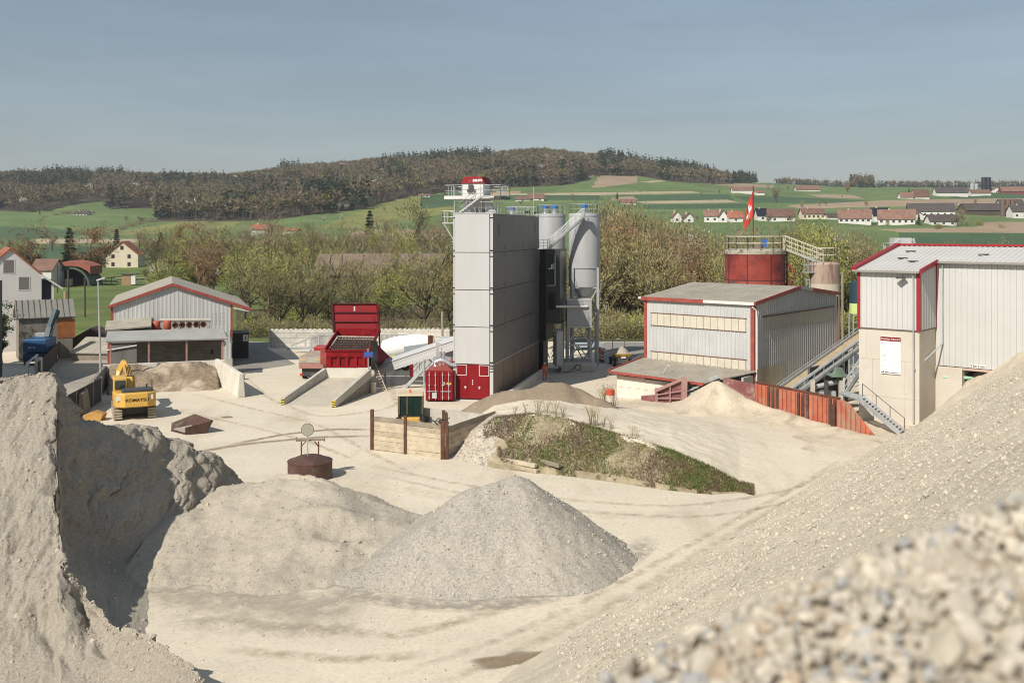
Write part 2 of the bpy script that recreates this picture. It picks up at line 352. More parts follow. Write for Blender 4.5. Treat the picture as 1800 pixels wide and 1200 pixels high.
TILER = mat('red_roof_tiles', (.30, .11, .065), .85, .25, .5)
BARK = mat('dark_bark', (.075, .06, .045), .9, .3, 2)
# ---------------------------------------------------------------- terrain
TPX = np.array([-1500, 0, 200, 400, 560, 700, 850, 950, 1050, 1200, 1350, 1500, 1800, 3300], float)
TY = np.array([135, 200, 300, 350, 420, 550, 700, 900, 1100, 1400, 1800, 3000, 7000], float)
TPY = np.array([   # image row of the ground for each column and distance
    [599.4, 536, 492, 470, 455, 428, 408, 372, 345, 318, 325, 350, 385],
    [599.4, 536, 492, 470, 455, 428, 408, 372, 345, 318, 325, 350, 385],
    [599.4, 536, 492, 468, 452, 428, 406, 371, 344, 320, 326, 350, 385],
    [599.4, 536, 490, 468, 450, 422, 396, 372, 347, 322, 326, 350, 385],
    [599.4, 536, 488, 465, 445, 408, 379, 351, 328, 304, 312, 345, 385],
    [599.4, 536, 488, 465, 445, 410, 384, 348, 324, 293, 300, 340, 385],
    [599.4, 536, 488, 465, 445, 414, 385, 346, 317, 285, 292, 340, 385],
    [599.4, 536, 488, 465, 445, 412, 384, 342, 311, 278, 287, 340, 385],
    [599.4, 536, 488, 465, 445, 408, 376, 344, 313, 287, 295, 340, 385],
    [599.4, 536, 488, 465, 440, 402, 373, 348, 326, 308, 312, 345, 385],
    [599.4, 536, 488, 462, 437, 400, 376, 351, 333, 322, 326, 345, 385],
    [599.4, 536, 487, 460, 435, 400, 376, 352, 337, 331, 331, 348, 385],
    [599.4, 536, 487, 460, 435, 400, 376, 352, 337, 331, 331, 348, 385],
    [599.4, 536, 487, 460, 435, 400, 376, 352, 337, 331, 331, 348, 385]])
TZ = EYE - (TPY - HZ) * TY[None, :] / F
LTY = np.log(TY)
def zt(px, Y):
    px = np.asarray(px, float); Y = np.asarray(Y, float)
    px, Y = np.broadcast_arrays(px, Y)
    ly = np.log(np.clip(Y, TY[0], TY[-1]))
    i = np.clip(np.searchsorted(TPX, px) - 1, 0, len(TPX) - 2); j = np.clip(np.searchsorted(LTY, ly) - 1, 0, len(TY) - 2)
    u = np.clip((px - TPX[i]) / (TPX[i + 1] - TPX[i]), 0, 1); u = u * u * (3 - 2 * u); v = (ly - LTY[j]) / (LTY[j + 1] - LTY[j])
    z = (TZ[i, j] * (1 - u) + TZ[i + 1, j] * u) * (1 - v) + (TZ[i, j + 1] * (1 - u) + TZ[i + 1, j + 1] * u) * v
    return np.where(Y <= TY[0], 0, z)
def GT(px, Y, dz=0):   # point standing on the terrain
    return Vector(((px - 900) * Y / F, Y, float(zt(px, Y)) + dz))
def YofPy(px, py, lo=136, hi=1500):   # nearest distance at which the ground shows at row py
    ys = np.exp(np.linspace(math.log(lo), math.log(hi), 700)); r = HZ + (EYE - zt(px, ys)) * F / ys
    k = np.argmax(r <= py); return float(ys[k]) if r[k] <= py else hi
def inpoly(x, y, poly):
    n = len(poly); r = np.zeros(np.shape(x), bool); j = n - 1
    for i in range(n):
        xi, yi = poly[i]; xj, yj = poly[j]
        c = ((yi > y) != (yj > y)) & (x < (xj - xi) * (y - yi) / (yj - yi + 1e-9) + xi); r ^= c; j = i
    return r
FOREST = [(-1500, 372), (0, 371), (60, 373), (120, 362), (180, 353), (188, 366), (268, 366), (276, 389), (330, 389), (410, 389), (470, 388), (540, 379), (640, 367), (664, 359), (720, 346), (790, 338), (850, 333), (940, 328), (1010, 324), (1048, 309), (1120, 309), (1180, 319), (1255, 324), (1350, 321), (1362, 315), (1362, 200), (-1500, 200)]
SAND = (.52, .44, .325)
YARD = gravel('yard_sand', [(.52, .455, .36), (.62, .545, .43), (.57, .50, .39)], 9, .012, (.12, .10),
    extra=[((.36, .28, .19), .16, (.54, .74, .75), (1, .30, 1, .45)), ((.64, .57, .45), .22, (.50, .74, .7), (.35, 1, 1, .5)), ((.42, .35, .25), .9, (.60, .8, .6), (1, .25, 1, .4)), ((.29, .21, .135), .055, (.63, .70, .6), (1, .6, 1))])
MEADOW = mat('meadow_grass', (.10, .135, .03), .9, .3, .05, bump=.1, bsc=2, stain=(.17, .17, .055), st_scl=.04, st_th=(.55, .7))
GREENF = mat('field_green', (.105, .155, .048), .9, .2, .02, stain=(.16, .18, .07), st_scl=.02)
DKGREEN = mat('field_dark_green', (.05, .095, .038), .9, .15, .02)
BROWNF = mat('field_bare_earth', (.30, .22, .145), .9, .12, .02)
PALEF = mat('field_pale_track', (.36, .29, .19), .9, .1, .02)
YELLF = mat('field_yellow_green', (.17, .18, .055), .9, .25, .03, stain=(.28, .24, .05), st_scl=.05)
UNDER = mat('undergrowth', (.075, .07, .03), .95, .35, .2, bump=.2, bsc=1.2, stain=(.07, .095, .02), st_scl=.12)
WFLOOR = mat('wood_floor', (.06, .048, .03), .95, .3, .05)
TM = [YARD, MEADOW, GREENF, DKGREEN, BROWNF, PALEF, YELLF, UNDER, WFLOOR]
FIELDS = [   # (material, outline in photo pixels)
    (6, [(200, 408), (330, 388), (420, 390), (405, 402), (215, 414)]), (6, [(560, 400), (640, 368), (700, 348), (790, 338), (800, 372), (640, 402)]),
    (3, [(738, 345), (800, 338), (800, 362), (738, 368)]), (3, [(80, 430), (275, 436), (275, 468), (60, 458)]), (3, [(0, 398), (90, 400), (170, 412), (60, 420), (0, 420)]),
    (5, [(60, 420), (440, 420), (440, 425), (60, 428)]), (4, [(400, 424), (560, 420), (560, 428), (400, 430)]), (4, [(640, 404), (790, 404), (790, 414), (600, 414)]),
    (4, [(1040, 330), (1054, 309), (1122, 309), (1118, 322), (1060, 329)]), (5, [(1122, 320), (1160, 317), (1170, 318), (1150, 321)]), (4, [(1240, 323), (1290, 322), (1360, 326), (1360, 330), (1300, 329)]),
    (4, [(850, 337), (915, 336), (915, 342), (850, 342)]), (5, [(860, 341), (1215, 336), (1232, 339), (1052, 343), (860, 344)]), (3, [(1080, 344), (1284, 341), (1290, 352), (1085, 353)]), (3, [(880, 343), (1052, 343), (1060, 352), (880, 352)]),
    (5, [(1120, 354), (1278, 351), (1302, 356), (1132, 358)]), (4, [(1080, 346), (1115, 345), (1120, 352), (1070, 353)]), (3, [(1288, 344), (1370, 345), (1522, 353), (1516, 357), (1320, 357)]), (3, [(1130, 360), (1312, 358), (1318, 366), (1130, 368)]),
    (4, [(1382, 361), (1560, 352), (1740, 349), (1900, 349), (1900, 357), (1560, 363), (1408, 367)]), (4, [(1420, 341), (1500, 343), (1520, 350), (1440, 347)]), (3, [(1670, 348), (1700, 341), (1800, 336), (1900, 336), (1900, 349), (1675, 349)]),
    (4, [(1540, 403), (1715, 399), (1735, 390), (2000, 390), (2000, 411), (1580, 408)]), (3, [(1580, 409), (2000, 411), (2000, 434), (1580, 432)]), (4, [(470, 486), (800, 490), (800, 498), (470, 494)])]
def build_terrain():
    cols = np.concatenate([np.arange(-1500, -60, 24.0), np.arange(-60, 1900, 5.0), np.arange(1900, 3301, 24.0)]); rows = np.concatenate([[2, 12, 24, 40, 60, 80, 100, 120, 130, 134.5], np.exp(np.concatenate([np.linspace(math.log(136), math.log(380), 60), np.linspace(math.log(383), math.log(1500), 420), np.linspace(math.log(1510), math.log(3000), 30)]))])
    Xp, Yp = np.meshgrid(cols, rows, indexing='ij'); Z = zt(Xp, Yp)
    Z = Z + np.where(Yp > 250, fbm(Xp / 60 + 5, np.log(Yp) * 14, 3, 3) * np.clip(Yp / 1500, 0, 1) * 4, 0)
    verts = np.stack([(Xp - 900) * Yp / F, Yp, Z], -1).reshape(-1, 3); nc, nr = Xp.shape
    ii, jj = np.meshgrid(np.arange(nc - 1), np.arange(nr - 1), indexing='ij'); k = (ii * nr + jj).ravel()
    faces = np.stack([k, k + nr, k + nr + 1, k + 1], 1)
    cx = ((Xp[:-1, :-1] + Xp[1:, 1:]) / 2).ravel(); cy = ((Yp[:-1, :-1] + Yp[1:, 1:]) / 2).ravel(); cz = ((Z[:-1, :-1] + Z[1:, 1:]) / 2).ravel()
    py = HZ + (EYE - cz) * F / cy
    mi = np.where(cy < 135, 0, 1); mi = np.where((cy > 135) & (cy < 235) & (cx > 860), 7, mi); mi = np.where((cy > 138) & (cy < 190) & (cx > 415) & (cx <= 860), 7, mi); mi = np.where((cy > 235) & (cx > 860) & (cy < 380), 7, mi)
    mi = np.where(cy > 420, 2, mi)
    for m, poly in FIELDS: mi = np.where(inpoly(cx, py, poly) & (cy > 240), m, mi)
    mi = np.where(inpoly(cx, py, FOREST) & (cy > 600), 8, mi); mi = np.where((cy > 1750), 8, mi)
    tag(npmesh('ground', verts, faces, TM, mi, True), kind='structure')
build_terrain()
def sheet(name, pts, m, h=.004, kind='structure'):
    """flat sheet lying on the yard, outline in photo pixels"""
    vs = [G(x, y, h) for x, y in pts]; mb = MB(); mb.add(vs, [tuple(range(len(vs)))]); return tag(mb.build(name, m), kind=kind)
ROADC = mat('road_concrete', (.33, .295, .245), .85, .12, .25, stain=(.25, .22, .18), st_scl=.3)
ASPH = mat('asphalt', (.13, .125, .12), .9, .2, .3)
sheet('road', [(20, 712), (60, 668), (118, 603), (124, 592), (60, 598), (60, 588), (140, 583), (195, 583), (196, 640), (172, 700), (150, 735)], ROADC)
sheet('lane', [(1052, 615), (1062, 601), (1145, 601), (1145, 612), (1100, 636), (1050, 640)], mat('lane_surface', (.24, .225, .20), .9, .15, .3))
sheet('road', [(960, 613), (985, 601), (1060, 601), (1052, 613)], ASPH, .008)
sheet('road', [(405, 604), (475, 600), (470, 612), (520, 640), (420, 655), (405, 640)], mat('worn_asphalt', (.24, .22, .19), .9, .2, .3))

# damp streaks, wheel ruts and a drying puddle on the yard
DAMP = (.30, .235, .165)
ribbon('damp_streak', [(330, 797), (430, 780), (560, 768), (655, 766)], .9, DAMP, (.3, .5), .006, .9, .75); ribbon('damp_streak', [(400, 782), (500, 763), (585, 754), (655, 755)], .8, DAMP, (.3, .5), .007, .9, .75)
RUT = (.42, .345, .25); PALE = (.66, .59, .47)
for pts_, w_, c_ in (([(1520, 800), (1440, 850), (1300, 930), (1120, 1040), (900, 1150), (700, 1230)], .7, RUT), ([(1490, 800), (1410, 852), (1270, 925), (1100, 1020), (880, 1125), (650, 1200)], .6, RUT), ([(1500, 830), (1380, 900), (1200, 1000), (1000, 1100), (800, 1180)], 2.2, PALE), ([(620, 812), (800, 850), (1000, 880), (1200, 892), (1400, 862), (1530, 790)], .6, RUT), ([(640, 828), (800, 866), (1000, 898), (1230, 912), (1410, 880), (1535, 800)], .6, RUT), ([(600, 840), (820, 880), (1050, 905), (1250, 905)], 1.8, PALE), ([(330, 690), (450, 720), (560, 745), (640, 790), (760, 850)], .6, RUT), ([(300, 720), (420, 745), (540, 775), (640, 815)], .6, RUT), ([(430, 660), (470, 700), (560, 735), (680, 720), (730, 690)], .7, RUT), ([(360, 1090), (520, 1100), (700, 1120), (850, 1080), (960, 1040)], 1.0, (.36, .285, .195)), ([(380, 1140), (600, 1160), (760, 1150)], .9, (.36, .285, .195)), ([(1060, 700), (1150, 740), (1300, 760), (1450, 790)], .7, RUT), ([(700, 720), (690, 690), (690, 660), (715, 640)], .8, RUT), ([(960, 660), (1000, 700), (1040, 720)], .8, RUT)):
    ribbon('driven_track', pts_, w_, c_, (.40, .68), .008 + .0006 * len(MC), 1.3, .6)
def puddle():
    c = G(905, 1158); vs = [c + Vector((0, 0, .012))]; al = [1]; n = 40
    for k in range(1, 4):
        for i in range(n): a = 2 * math.pi * i / n; r = k / 3 * (1 + .25 * math.sin(2 * a + 1) + .14 * math.sin(5 * a)); vs.append(c + Vector((math.cos(a) * 1.35 * r, math.sin(a) * .75 * r + math.cos(a) * .25 * r, .012))); al.append([1, 1, .9, 0][k])
    fs = [(0, 1 + i, 1 + (i + 1) % n) for i in range(n)] + [(1 + (k - 1) * n + i, 1 + (k - 1) * n + (i + 1) % n, 1 + k * n + (i + 1) % n, 1 + k * n + i) for k in (1, 2) for i in range(n)]
    decal('damp_patch', vs, fs, al, (.24, .175, .11), (.15, .4), 1.6, .95)
puddle()
ribbon('gravel_spill', [(262, 1010), (330, 1046), (450, 1056), (560, 1066), (640, 1052)], 3.4, (.42, .37, .295), (.34, .62), .034, 1.0, .95)
ribbon('gravel_spill', [(300, 1080), (400, 1094), (520, 1104), (640, 1096)], 2.4, (.44, .39, .31), (.42, .68), .036, 1.0, .8)
ribbon('gravel_spill', [(560, 1015), (640, 1050), (780, 1066), (920, 1060), (1040, 1022), (1120, 972), (1140, 940)], 1.7, (.36, .33, .28), (.36, .62), .038, 2.2, .9)
# ---------------------------------------------------------------- heaps
PILE = gravel('grey_crushed_sand', [(.25, .22, .175), (.32, .28, .23), (.37, .33, .27), (.285, .25, .20)], 20, .075, (.16, .10), extra=[((.40, .36, .29), .22, (.52, .68, .6), (1, 1, 3))], fine=.8)
FANM = gravel('pale_crushed_sand', [(.38, .335, .265), (.45, .395, .315), (.51, .445, .355), (.42, .37, .295)], 20, .06, (.18, .12), extra=[((.34, .305, .25), .35, (.52, .66, .7), (1, .5, 1, .5))], fine=1)
COARSE = gravel('coarse_gravel', [(.26, .235, .20), (.35, .32, .27), (.42, .385, .325), (.31, .28, .24), (.38, .345, .295), (.46, .42, .36)], 17, .05, (.14, .14), extra=[((.44, .39, .315), .4, (.55, .7, .7), (1, 1, 1))], fine=1)
SLOPE = gravel('mixed_gravel', [(.48, .415, .315), (.58, .50, .385), (.53, .46, .35), (.46, .405, .32), (.62, .54, .42)], 14, .03, (.25, .10), extra=[((.46, .42, .36), .35, (.56, .72, .4), (.22, 1, 1, -.95))], fine=1.3)
SANDY = gravel('damp_sand', [(.21, .165, .115), (.27, .215, .155), (.24, .19, .135)], 11, .05, (.5, .15))
MUCK = gravel('excavated_soil', [(.20, .15, .10), (.29, .225, .16), (.245, .19, .13)], 6, .08, (.35, .25), extra=[((.48, .41, .31), .35, (.52, .66, .9), (1, 1, 1))])
def polar(name, mats, cols, table, ny, nx, noise, floor=-.25, label=None, cat=None, kind=None, mi=None, z0=0):
    """table: {px: [(Y, Z), ...]} profiles along the lines of sight; lofted between columns"""
    px = np.array(sorted(table)); K = len(table[px[0]]); A = np.array([table[p] for p in px], float)
    cx = np.linspace(cols[0], cols[1], nx); prof = np.stack([np.stack([np.interp(cx, px, A[:, k, q]) for k in range(K)], 1) for q in (0, 1)], -1)
    seg = np.linspace(0, K - 1, ny); i = np.clip(seg.astype(int), 0, K - 2); f = seg - i
    PT = prof[:, i] * (1 - f)[None, :, None] + prof[:, i + 1] * f[None, :, None]
    Y = PT[..., 0]; Z = PT[..., 1]; X = (cx[:, None] - 900) * Y / F
    X, Y, Z = noise(X, Y, Z, cx[:, None] + 0 * Y, seg[None, :] + 0 * Y)
    n0, n1 = X.shape; ii, jj = np.meshgrid(np.arange(n0 - 1), np.arange(n1 - 1), indexing='ij'); k = (ii * n1 + jj).ravel()
    faces = np.stack([k, k + n1, k + n1 + 1, k + 1], 1); zz = Z.ravel(); keep = zz[faces].max(1) > floor; faces = faces[keep]
    m = mi(X.ravel()[faces].mean(1), Y.ravel()[faces].mean(1), zz[faces].mean(1)) if mi else None
    vs = np.stack([X, Y, Z], -1).reshape(-1, 3); c = vs.mean(0); c[2] = 0
    o = npmesh(name, vs, faces, mats, m, True, loc=c); return tag(o, label, cat, kind=kind)
def zpy(py, Y): return EYE - (py - HZ) * Y / F
def lip(py): Y = 36.1 / (.64 + (py - 405) / F); return (Y, .64 * (Y - 33))
def col(ridge_py, Yr, lp=None, Yf=None, zf=.3, steep=True):
    zr = zpy(ridge_py, Yr)
    if lp is None: return [(29, -2.2), (33, 0), (37, 2.5), (40, 4.3), (43.5, 6.6), (45.8, zr - .15), (46.3, zr), (48.5, zr - .6), (60, -.5)]
    a = lip(lp)
    if lp > 1290: return [(27, -2.2), (28, -.4), (28.5, -.4), (29, -.4), (29.5, -.4), (Yf, zf), (Yr - .2, zr - .1), (Yr + .9, zr - .2), (60, -.5)]
    if lp > 1010: zz = float(np.interp(lp, [1010, 1060, 1180, 1230], [1.9, 1.8, 1.9, 1.2])); a = ((15 - zz) * F / (lp - HZ), zz)
    k1 = (32.2, .12) if a[0] - 2.2 > 32.2 else (a[0] - 2.2, a[1] - 1.35)
    return [(k1[0] - 3, k1[1] - 2.2), k1, (a[0] - .3, a[1] - .12), a, (a[0] + .45, min(zf, a[1])), (Yf, zf), (Yr - .2, zr - .1), (Yr + .9, zr - .2), (60, -.5)]
LT = {-420: col(690, 46.5), -150: col(676, 46.5), 0: col(668, 46.5), 60: col(661, 46.5), 84: col(659, 46.5), 97: col(659, 46.6), 105: col(672, 46.8, 960, 43.4, 2.4), 118: col(692, 47.2, 1000, 43.2, 1.6), 150: col(737, 48.5, 1030, 43.5, .9),
      190: col(742, 49.6, 1068, 44, .4), 240: col(744, 51, 1105, 45, .1), 270: col(750, 51.6, 1122, 45.5, -.05), 292: col(768, 52.3, 1140, 46.5, -.1), 335: col(774, 53, 1168, 47.5, -.1), 346: col(790, 53, 1180, 48.5, -.15), 378: col(793, 53.8, 1204, 50, -.25), 402: col(828, 55, 1228, 52, -.3), 416: col(838, 56, 1300, 53, -.3), 432: col(850, 57, 1300, 55, -.3), 462: col(872, 57, 1300, 56, -.4)}
def nz_left(X, Y, Z, cx, s):
    steepz = np.clip(1 - np.abs(s - 5.5) / .6, 0, 1)
    wob = fbm(X * .9, Y * .9, 3, 91) * .8
    for (ax, ay), (bx, by), dp, wd in (((-15.9, 36.6), (-13.6, 33.8), .55, .4), ((-17.6, 36.3), (-14.6, 33.0), .35, .3), ((-21.5, 36.6), (-17.2, 39.0), .45, .28), ((-19.5, 34.6), (-16.5, 32.4), .5, .35), ((-19.8, 43.5), (-18.6, 40.5), .4, .3)):
        dx, dy = bx - ax, by - ay; t = np.clip(((X - ax) * dx + (Y - ay) * dy) / (dx * dx + dy * dy), 0, 1); d = np.hypot(X - ax - t * dx, Y - ay - t * dy) + wob * .35; Z = Z - dp * np.exp(-(d / wd) ** 2) * np.clip(Z, 0, 1) * np.clip(t * 4, .1, 1)
    Z = Z + fbm(X * .5, Y * .5, 3, 11) * .28 * np.clip(Z, .1, 1) + fbm(X * 2.0 + Y, Y * .6, 4, 5) * .11 * np.clip(Z, .2, 1) + fbm(X * 7, Y * 7, 2, 6) * .045
    Y = Y + steepz * (fbm(X * 1.7, Z * .14, 4, 21) * 1.0) + fbm(X * 3.4, Z * 1.4, 4, 8) * .24 * np.clip(Z, 0, 1)
    X = X + (fbm(Y * 1.3, Z * 1.7 + 9, 4, 31) * .42 + fbm(Y * 3.2, Z * 3.6, 3, 37) * .22) * np.clip(Z / 2.2, 0, 1.1) * np.clip((cx - 40) / 80, .15, 1)
    return X, Y, Z
polar('gravel_heap', PILE, (-420, 462), LT, 330, 520, nz_left, label='huge grey crushed gravel heap with a steep dug-out hollow in deep shadow, on the left', cat='gravel heap')
def gridheap(name, m, x0, x1, y0, y1, st, fn, label, cat, kind=None, floor=-.03, mi=None):
    x = np.arange(x0, x1 + st, st); y = np.arange(y0, y1 + st, st); X, Y = np.meshgrid(x, y, indexing='ij'); Z = fn(X, Y)
    n0, n1 = X.shape; ii, jj = np.meshgrid(np.arange(n0 - 1), np.arange(n1 - 1), indexing='ij'); k = (ii * n1 + jj).ravel()
    faces = np.stack([k, k + n1, k + n1 + 1, k + 1], 1); zz = Z.ravel(); faces = faces[zz[faces].max(1) > floor]
    vs = np.stack([X, Y, Z], -1).reshape(-1, 3); c = np.array([(x0 + x1) / 2, (y0 + y1) / 2, 0])
    used = np.unique(faces); mp = np.zeros(len(vs), int); mp[used] = np.arange(len(used))
    return tag(npmesh(name, vs[used], mp[faces], m, None if mi is None else mi(vs[faces].mean(1)), True, loc=c), label, cat, kind=kind)
def cones(X, Y, pts, tan, rnd=.25):   # ridge polyline of (x, y, z), sides falling at tan
    best = np.full(X.shape, -9.0)
    for (ax, ay, az), (bx, by, bz) in zip(pts, pts[1:]):
        dx, dy = bx - ax, by - ay; l2 = dx * dx + dy * dy + 1e-9
        t = np.clip(((X - ax) * dx + (Y - ay) * dy) / l2, 0, 1); d = np.hypot(X - ax - t * dx, Y - ay - t * dy)
        best = np.maximum(best, az + (bz - az) * t - (np.sqrt(d * d + rnd * rnd) - rnd) * tan)
    return best
def tail(z, k, w): return np.where(z > k, z, k * np.exp((z - k) / w))
def pz(px, py, Y): p = P(px, py, Y); return (p.x, p.y, p.z)
h1 = [pz(905, 838, 46), pz(838, 858, 45.4), pz(760, 916, 44.2), pz(690, 968, 43.4), pz(630, 1000, 42.8)]
gridheap('gravel_heap', COARSE, -11, 8, 36, 54, .11, lambda X, Y: cones(X, Y, h1, .71, .5) + fbm(X * .6, Y * .6, 4, 2) * .18 + fbm(X * 3, Y * 3, 2, 4) * .09, 'pointed heap of coarse grey gravel standing in the middle of the sandy foreground', 'gravel heap')
h2 = [pz(440, 846, 52.5), pz(500, 836, 52), pz(560, 842, 51.5), pz(620, 862, 51), pz(720, 900, 50)]
def fan(X, Y):
    d = cones(X, Y, h2, .22, 1.0); b = cones(X, Y, h2, .7, .6); d = tail(d, .45, .5) - .17 - np.clip(42.3 - Y, 0, 9) * .12 - np.clip(X + 5.5, 0, 6) * .12; z = np.where(Y > np.interp(X, [q[0] for q in h2], [q[1] for q in h2]), b, d)
    z = z + fbm(X * .3, Y * .3, 3, 15) * .42 + fbm(X * 1.4, Y * .6, 3, 25) * .12 + fbm(X * 3.5, Y * 3.5, 3, 6) * .06
    q = np.hypot((X + 8.3) * .8 + (Y - 46.2) * .5, (Y - 46.2 - (X + 8.3) * .35) * 1.6); z = z - .30 * np.exp(-(q / 1.1) ** 2) + .38 * np.exp(-(((X + 8.6)) ** 2 / 4 + (Y - 47.6) ** 2 / .7))
    return z
gridheap('gravel_heap', FANM, -17, -2, 34, 58, .11, fan, 'low fan of pale gravel sloping down in front of the rusty round tank', 'gravel heap')
# the long gravel slope that the photograph is taken from
n2 = Vector((.814, -.582)); a2 = Vector((.582, .814)); O2 = Vector((2.1, 36.3))
def slopez(a, b):
    z = b * .695 + fbm(a * .16, b * .16, 4, 41) * .5 * np.clip(b / 3, 0, 1) + fbm(a * .1 + 7, b * 1.1, 3, 43) * .22 * np.clip(b / 2, 0, 1) + fbm(a * 2.1, b * 2.1, 3, 44) * .07
    z = z + np.clip(a - 42, 0, 40) * .10 * np.clip(b / 3, 0, 1)
    return np.minimum(z, 13.35 + fbm(a * .5, b * .5, 3, 45) * .15)
def build_slope():
    a = np.concatenate([np.linspace(-46, -34, 40), np.arange(-34, 66, .26)]); b = np.concatenate([np.arange(-.5, 18.6, .2), np.linspace(18.8, 34, 60)])
    A, B = np.meshgrid(a, b, indexing='ij'); off = fbm(A * .14, A * 0, 3, 47) * .8
    Z = slopez(A, B - off); X = O2.x + A * a2.x + B * n2.x; Y = O2.y + A * a2.y + B * n2.y
    n0, n1 = X.shape; ii, jj = np.meshgrid(np.arange(n0 - 1), np.arange(n1 - 1), indexing='ij'); k = (ii * n1 + jj).ravel()
    faces = np.stack([k, k + n1, k + n1 + 1, k + 1], 1); zz = Z.ravel(); faces = faces[zz[faces].max(1) > -.03]
    tag(npmesh('gravel_slope', np.stack([X, Y, Z], -1).reshape(-1, 3), faces, SLOPE, None, True, loc=(15, 30, 0)), 'long tan gravel slope falling from the right edge to the sandy yard', 'gravel heap')
build_slope()
# embankment with the weedy front
EM = {700: [(60, -.4), (64, -.3), (66, -.3), (70, -.3), (80, -.3), (84, -.4), (90, -.5)], 790: [(60, -.4), (65.6, -.05), (67, .25), (69, .3), (76, .3), (84, -.1), (90, -.5)], 830: [(60, -.3), (64.2, 0), (66.5, 1.25), (68, 1.6), (76, .75), (84, 0), (90, -.5)], 870: [(58, -.3), (62.9, 0), (67, 2.35), (70, 2.3), (77, 1.6), (83, .2), (90, -.5)],
      930: [(57, -.3), (61.8, 0), (66.2, 2.75), (70, 2.65), (77, 2.0), (83, .6), (90, -.5)], 985: [(56, -.3), (61, 0), (65, 2.7), (69, 2.6), (77, 2.1), (83, .9), (90, -.5)], 1050: [(55, -.3), (60, 0), (63.5, 2.35), (68, 2.3), (75, 1.9), (82, .7), (90, -.5)], 1100: [(55, -.3), (59, 0), (62, 2.1), (67, 2.05), (74, 1.6), (82, .3), (90, -.4)],
      1180: [(53, -.3), (57.4, 0), (60, 1.7), (65, 1.75), (71, 1.3), (80, .15), (90, -.4)], 1250: [(52, -.3), (56.6, 0), (58.5, 1.05), (63, 1.2), (70, .9), (80, .1), (90, -.4)], 1300: [(52, -.3), (57, 0), (58.2, .25), (63, .55), (70, .5), (80, .05), (90, -.4)], 1330: [(52, -.3), (56, -.03), (58, .12), (63, .40), (70, .38), (80, .03), (90, -.4)], 1365: [(52, -.3), (56, -.06), (58, .03), (63, .22), (70, .22), (80, 0), (90, -.4)], 1400: [(52, -.3), (56, -.1), (58, -.04), (63, .07), (70, .08), (80, -.04), (90, -.4)], 1470: [(52, -.4), (56, -.25), (58, -.2), (63, -.15), (70, -.15), (80, -.2), (90, -.5)]}
def nz_em(X, Y, Z, cx, s): return X, Y, Z + (fbm(X * .4, Y * .4, 3, 61) * .2 + fbm(X * 2, Y * 2, 3, 62) * .07) * np.clip(Z, .1, 1)
WEEDS = gravel('weedy_soil', [(.30, .245, .165), (.36, .30, .20), (.25, .205, .135)], 3, .1, (.5, .3), extra=[((.15, .145, .06), .45, (.5, .62, .7), (1, 1, 1)), ((.42, .36, .27), .6, (.58, .72, .6), (1, 1, 1))])
SPILL = gravel('spilled_gravel', [(.24, .21, .175), (.42, .37, .30), (.52, .46, .37), (.34, .29, .235)], 7, .1, (.2, .1))
RAMPM = gravel('ramp_sand', [(.47, .40, .30), (.54, .465, .35)], 9, .03, (.25, .14), extra=[((.36, .29, .20), .4, (.55, .7, .6), (.3, 1, 1, 1.1))])
def emi(x, y, z):
    px = 900 + x * F / y; py = HZ + (EYE - z) * F / y; e = fbm(px / 25, py / 25, 3, 71) * 26
    top = np.interp(px, [820, 880, 930, 985, 1050, 1100, 1180, 1250, 1315], [760, 735, 728, 737, 753, 769, 793, 822, 859]); weed = (py + e * .5 > top) & (px + e > 905 - (py - 735) * .55 + 0) & (y < 70) & (px < 1325)
    return np.where(weed & (px + e > 860), 1, np.where((px + e < 900) & (py > 728) & (y < 72), 2, 0))
polar('embankment', [YARD, WEEDS, SPILL], (700, 1470), EM, 180, 300, nz_em, kind='structure', mi=emi)
def zem(px, Y):
    k = sorted(EM); A = np.array([EM[q] for q in k], float); ys = [np.interp(px, k, A[:, j, 0]) for j in range(7)]; zs = [np.interp(px, k, A[:, j, 1]) for j in range(7)]; return max(0, float(np.interp(Y, ys, zs)))
h3 = [pz(850, 703, 77), pz(876, 690, 77), pz(920, 682, 76), pz(985, 671, 76), pz(1010, 682, 76), pz(1048, 697, 75)]
gridheap('sand_heap', SANDY, -4, 8, 71, 81, .14, lambda X, Y: cones(X, Y, h3, .62, .3) + fbm(X * .8, Y * .8, 4, 17) * .22, 'long low heap of dark damp sand lying along the foot of the tall grey tower', 'sand heap', floor=.2)
h4 = [pz(1215, 706, 83), pz(1262, 668, 83.3), pz(1288, 690, 82.5), (20.2, 80.4, .95), (22.8, 76.2, .5), (25.2, 72, .0)]
gridheap('sand_heap', gravel('hopper_sand', [(.47, .40, .30), (.55, .47, .36)], 9, .04, (.3, .15), extra=[((.30, .24, .16), .5, (.58, .7, .7), (1, 1, 1))]), 6, 31, 64, 90, .2, lambda X, Y: tail(cones(X, Y, h4, .62, .4), .7, 1.3) - .06 + fbm(X * .6, Y * .6, 4, 19) * .18, 'pale sand bank heaped against the orange sheet wall and the conveyor hopper', 'sand heap')
# soil heap inside the concrete bay
BF = Fr((-38.8, 95.2), (.945, .33))
def bayz(X, Y):
    dx = X - BF.o.x; dy = Y - BF.o.y; a = dx * BF.a.x + dy * BF.a.y; b = -(dx * BF.b.x + dy * BF.b.y)
    z = 2.1 - np.clip(b - .2, 0, 9) * .48 + fbm(X * .7, Y * .7, 4, 23) * .5 + .35 * np.sin(a * 1.1) * np.clip(1 - b / 3, 0, 1) + .1
    return np.where((b > .15) & (a > .3) & (a < 10.2), np.minimum(z, 2.15), -1)
gridheap('soil_heap', MUCK, -42, -27, 86, 101, .15, bayz, 'brown excavated soil piled against the back wall of the concrete bay', 'soil heap')
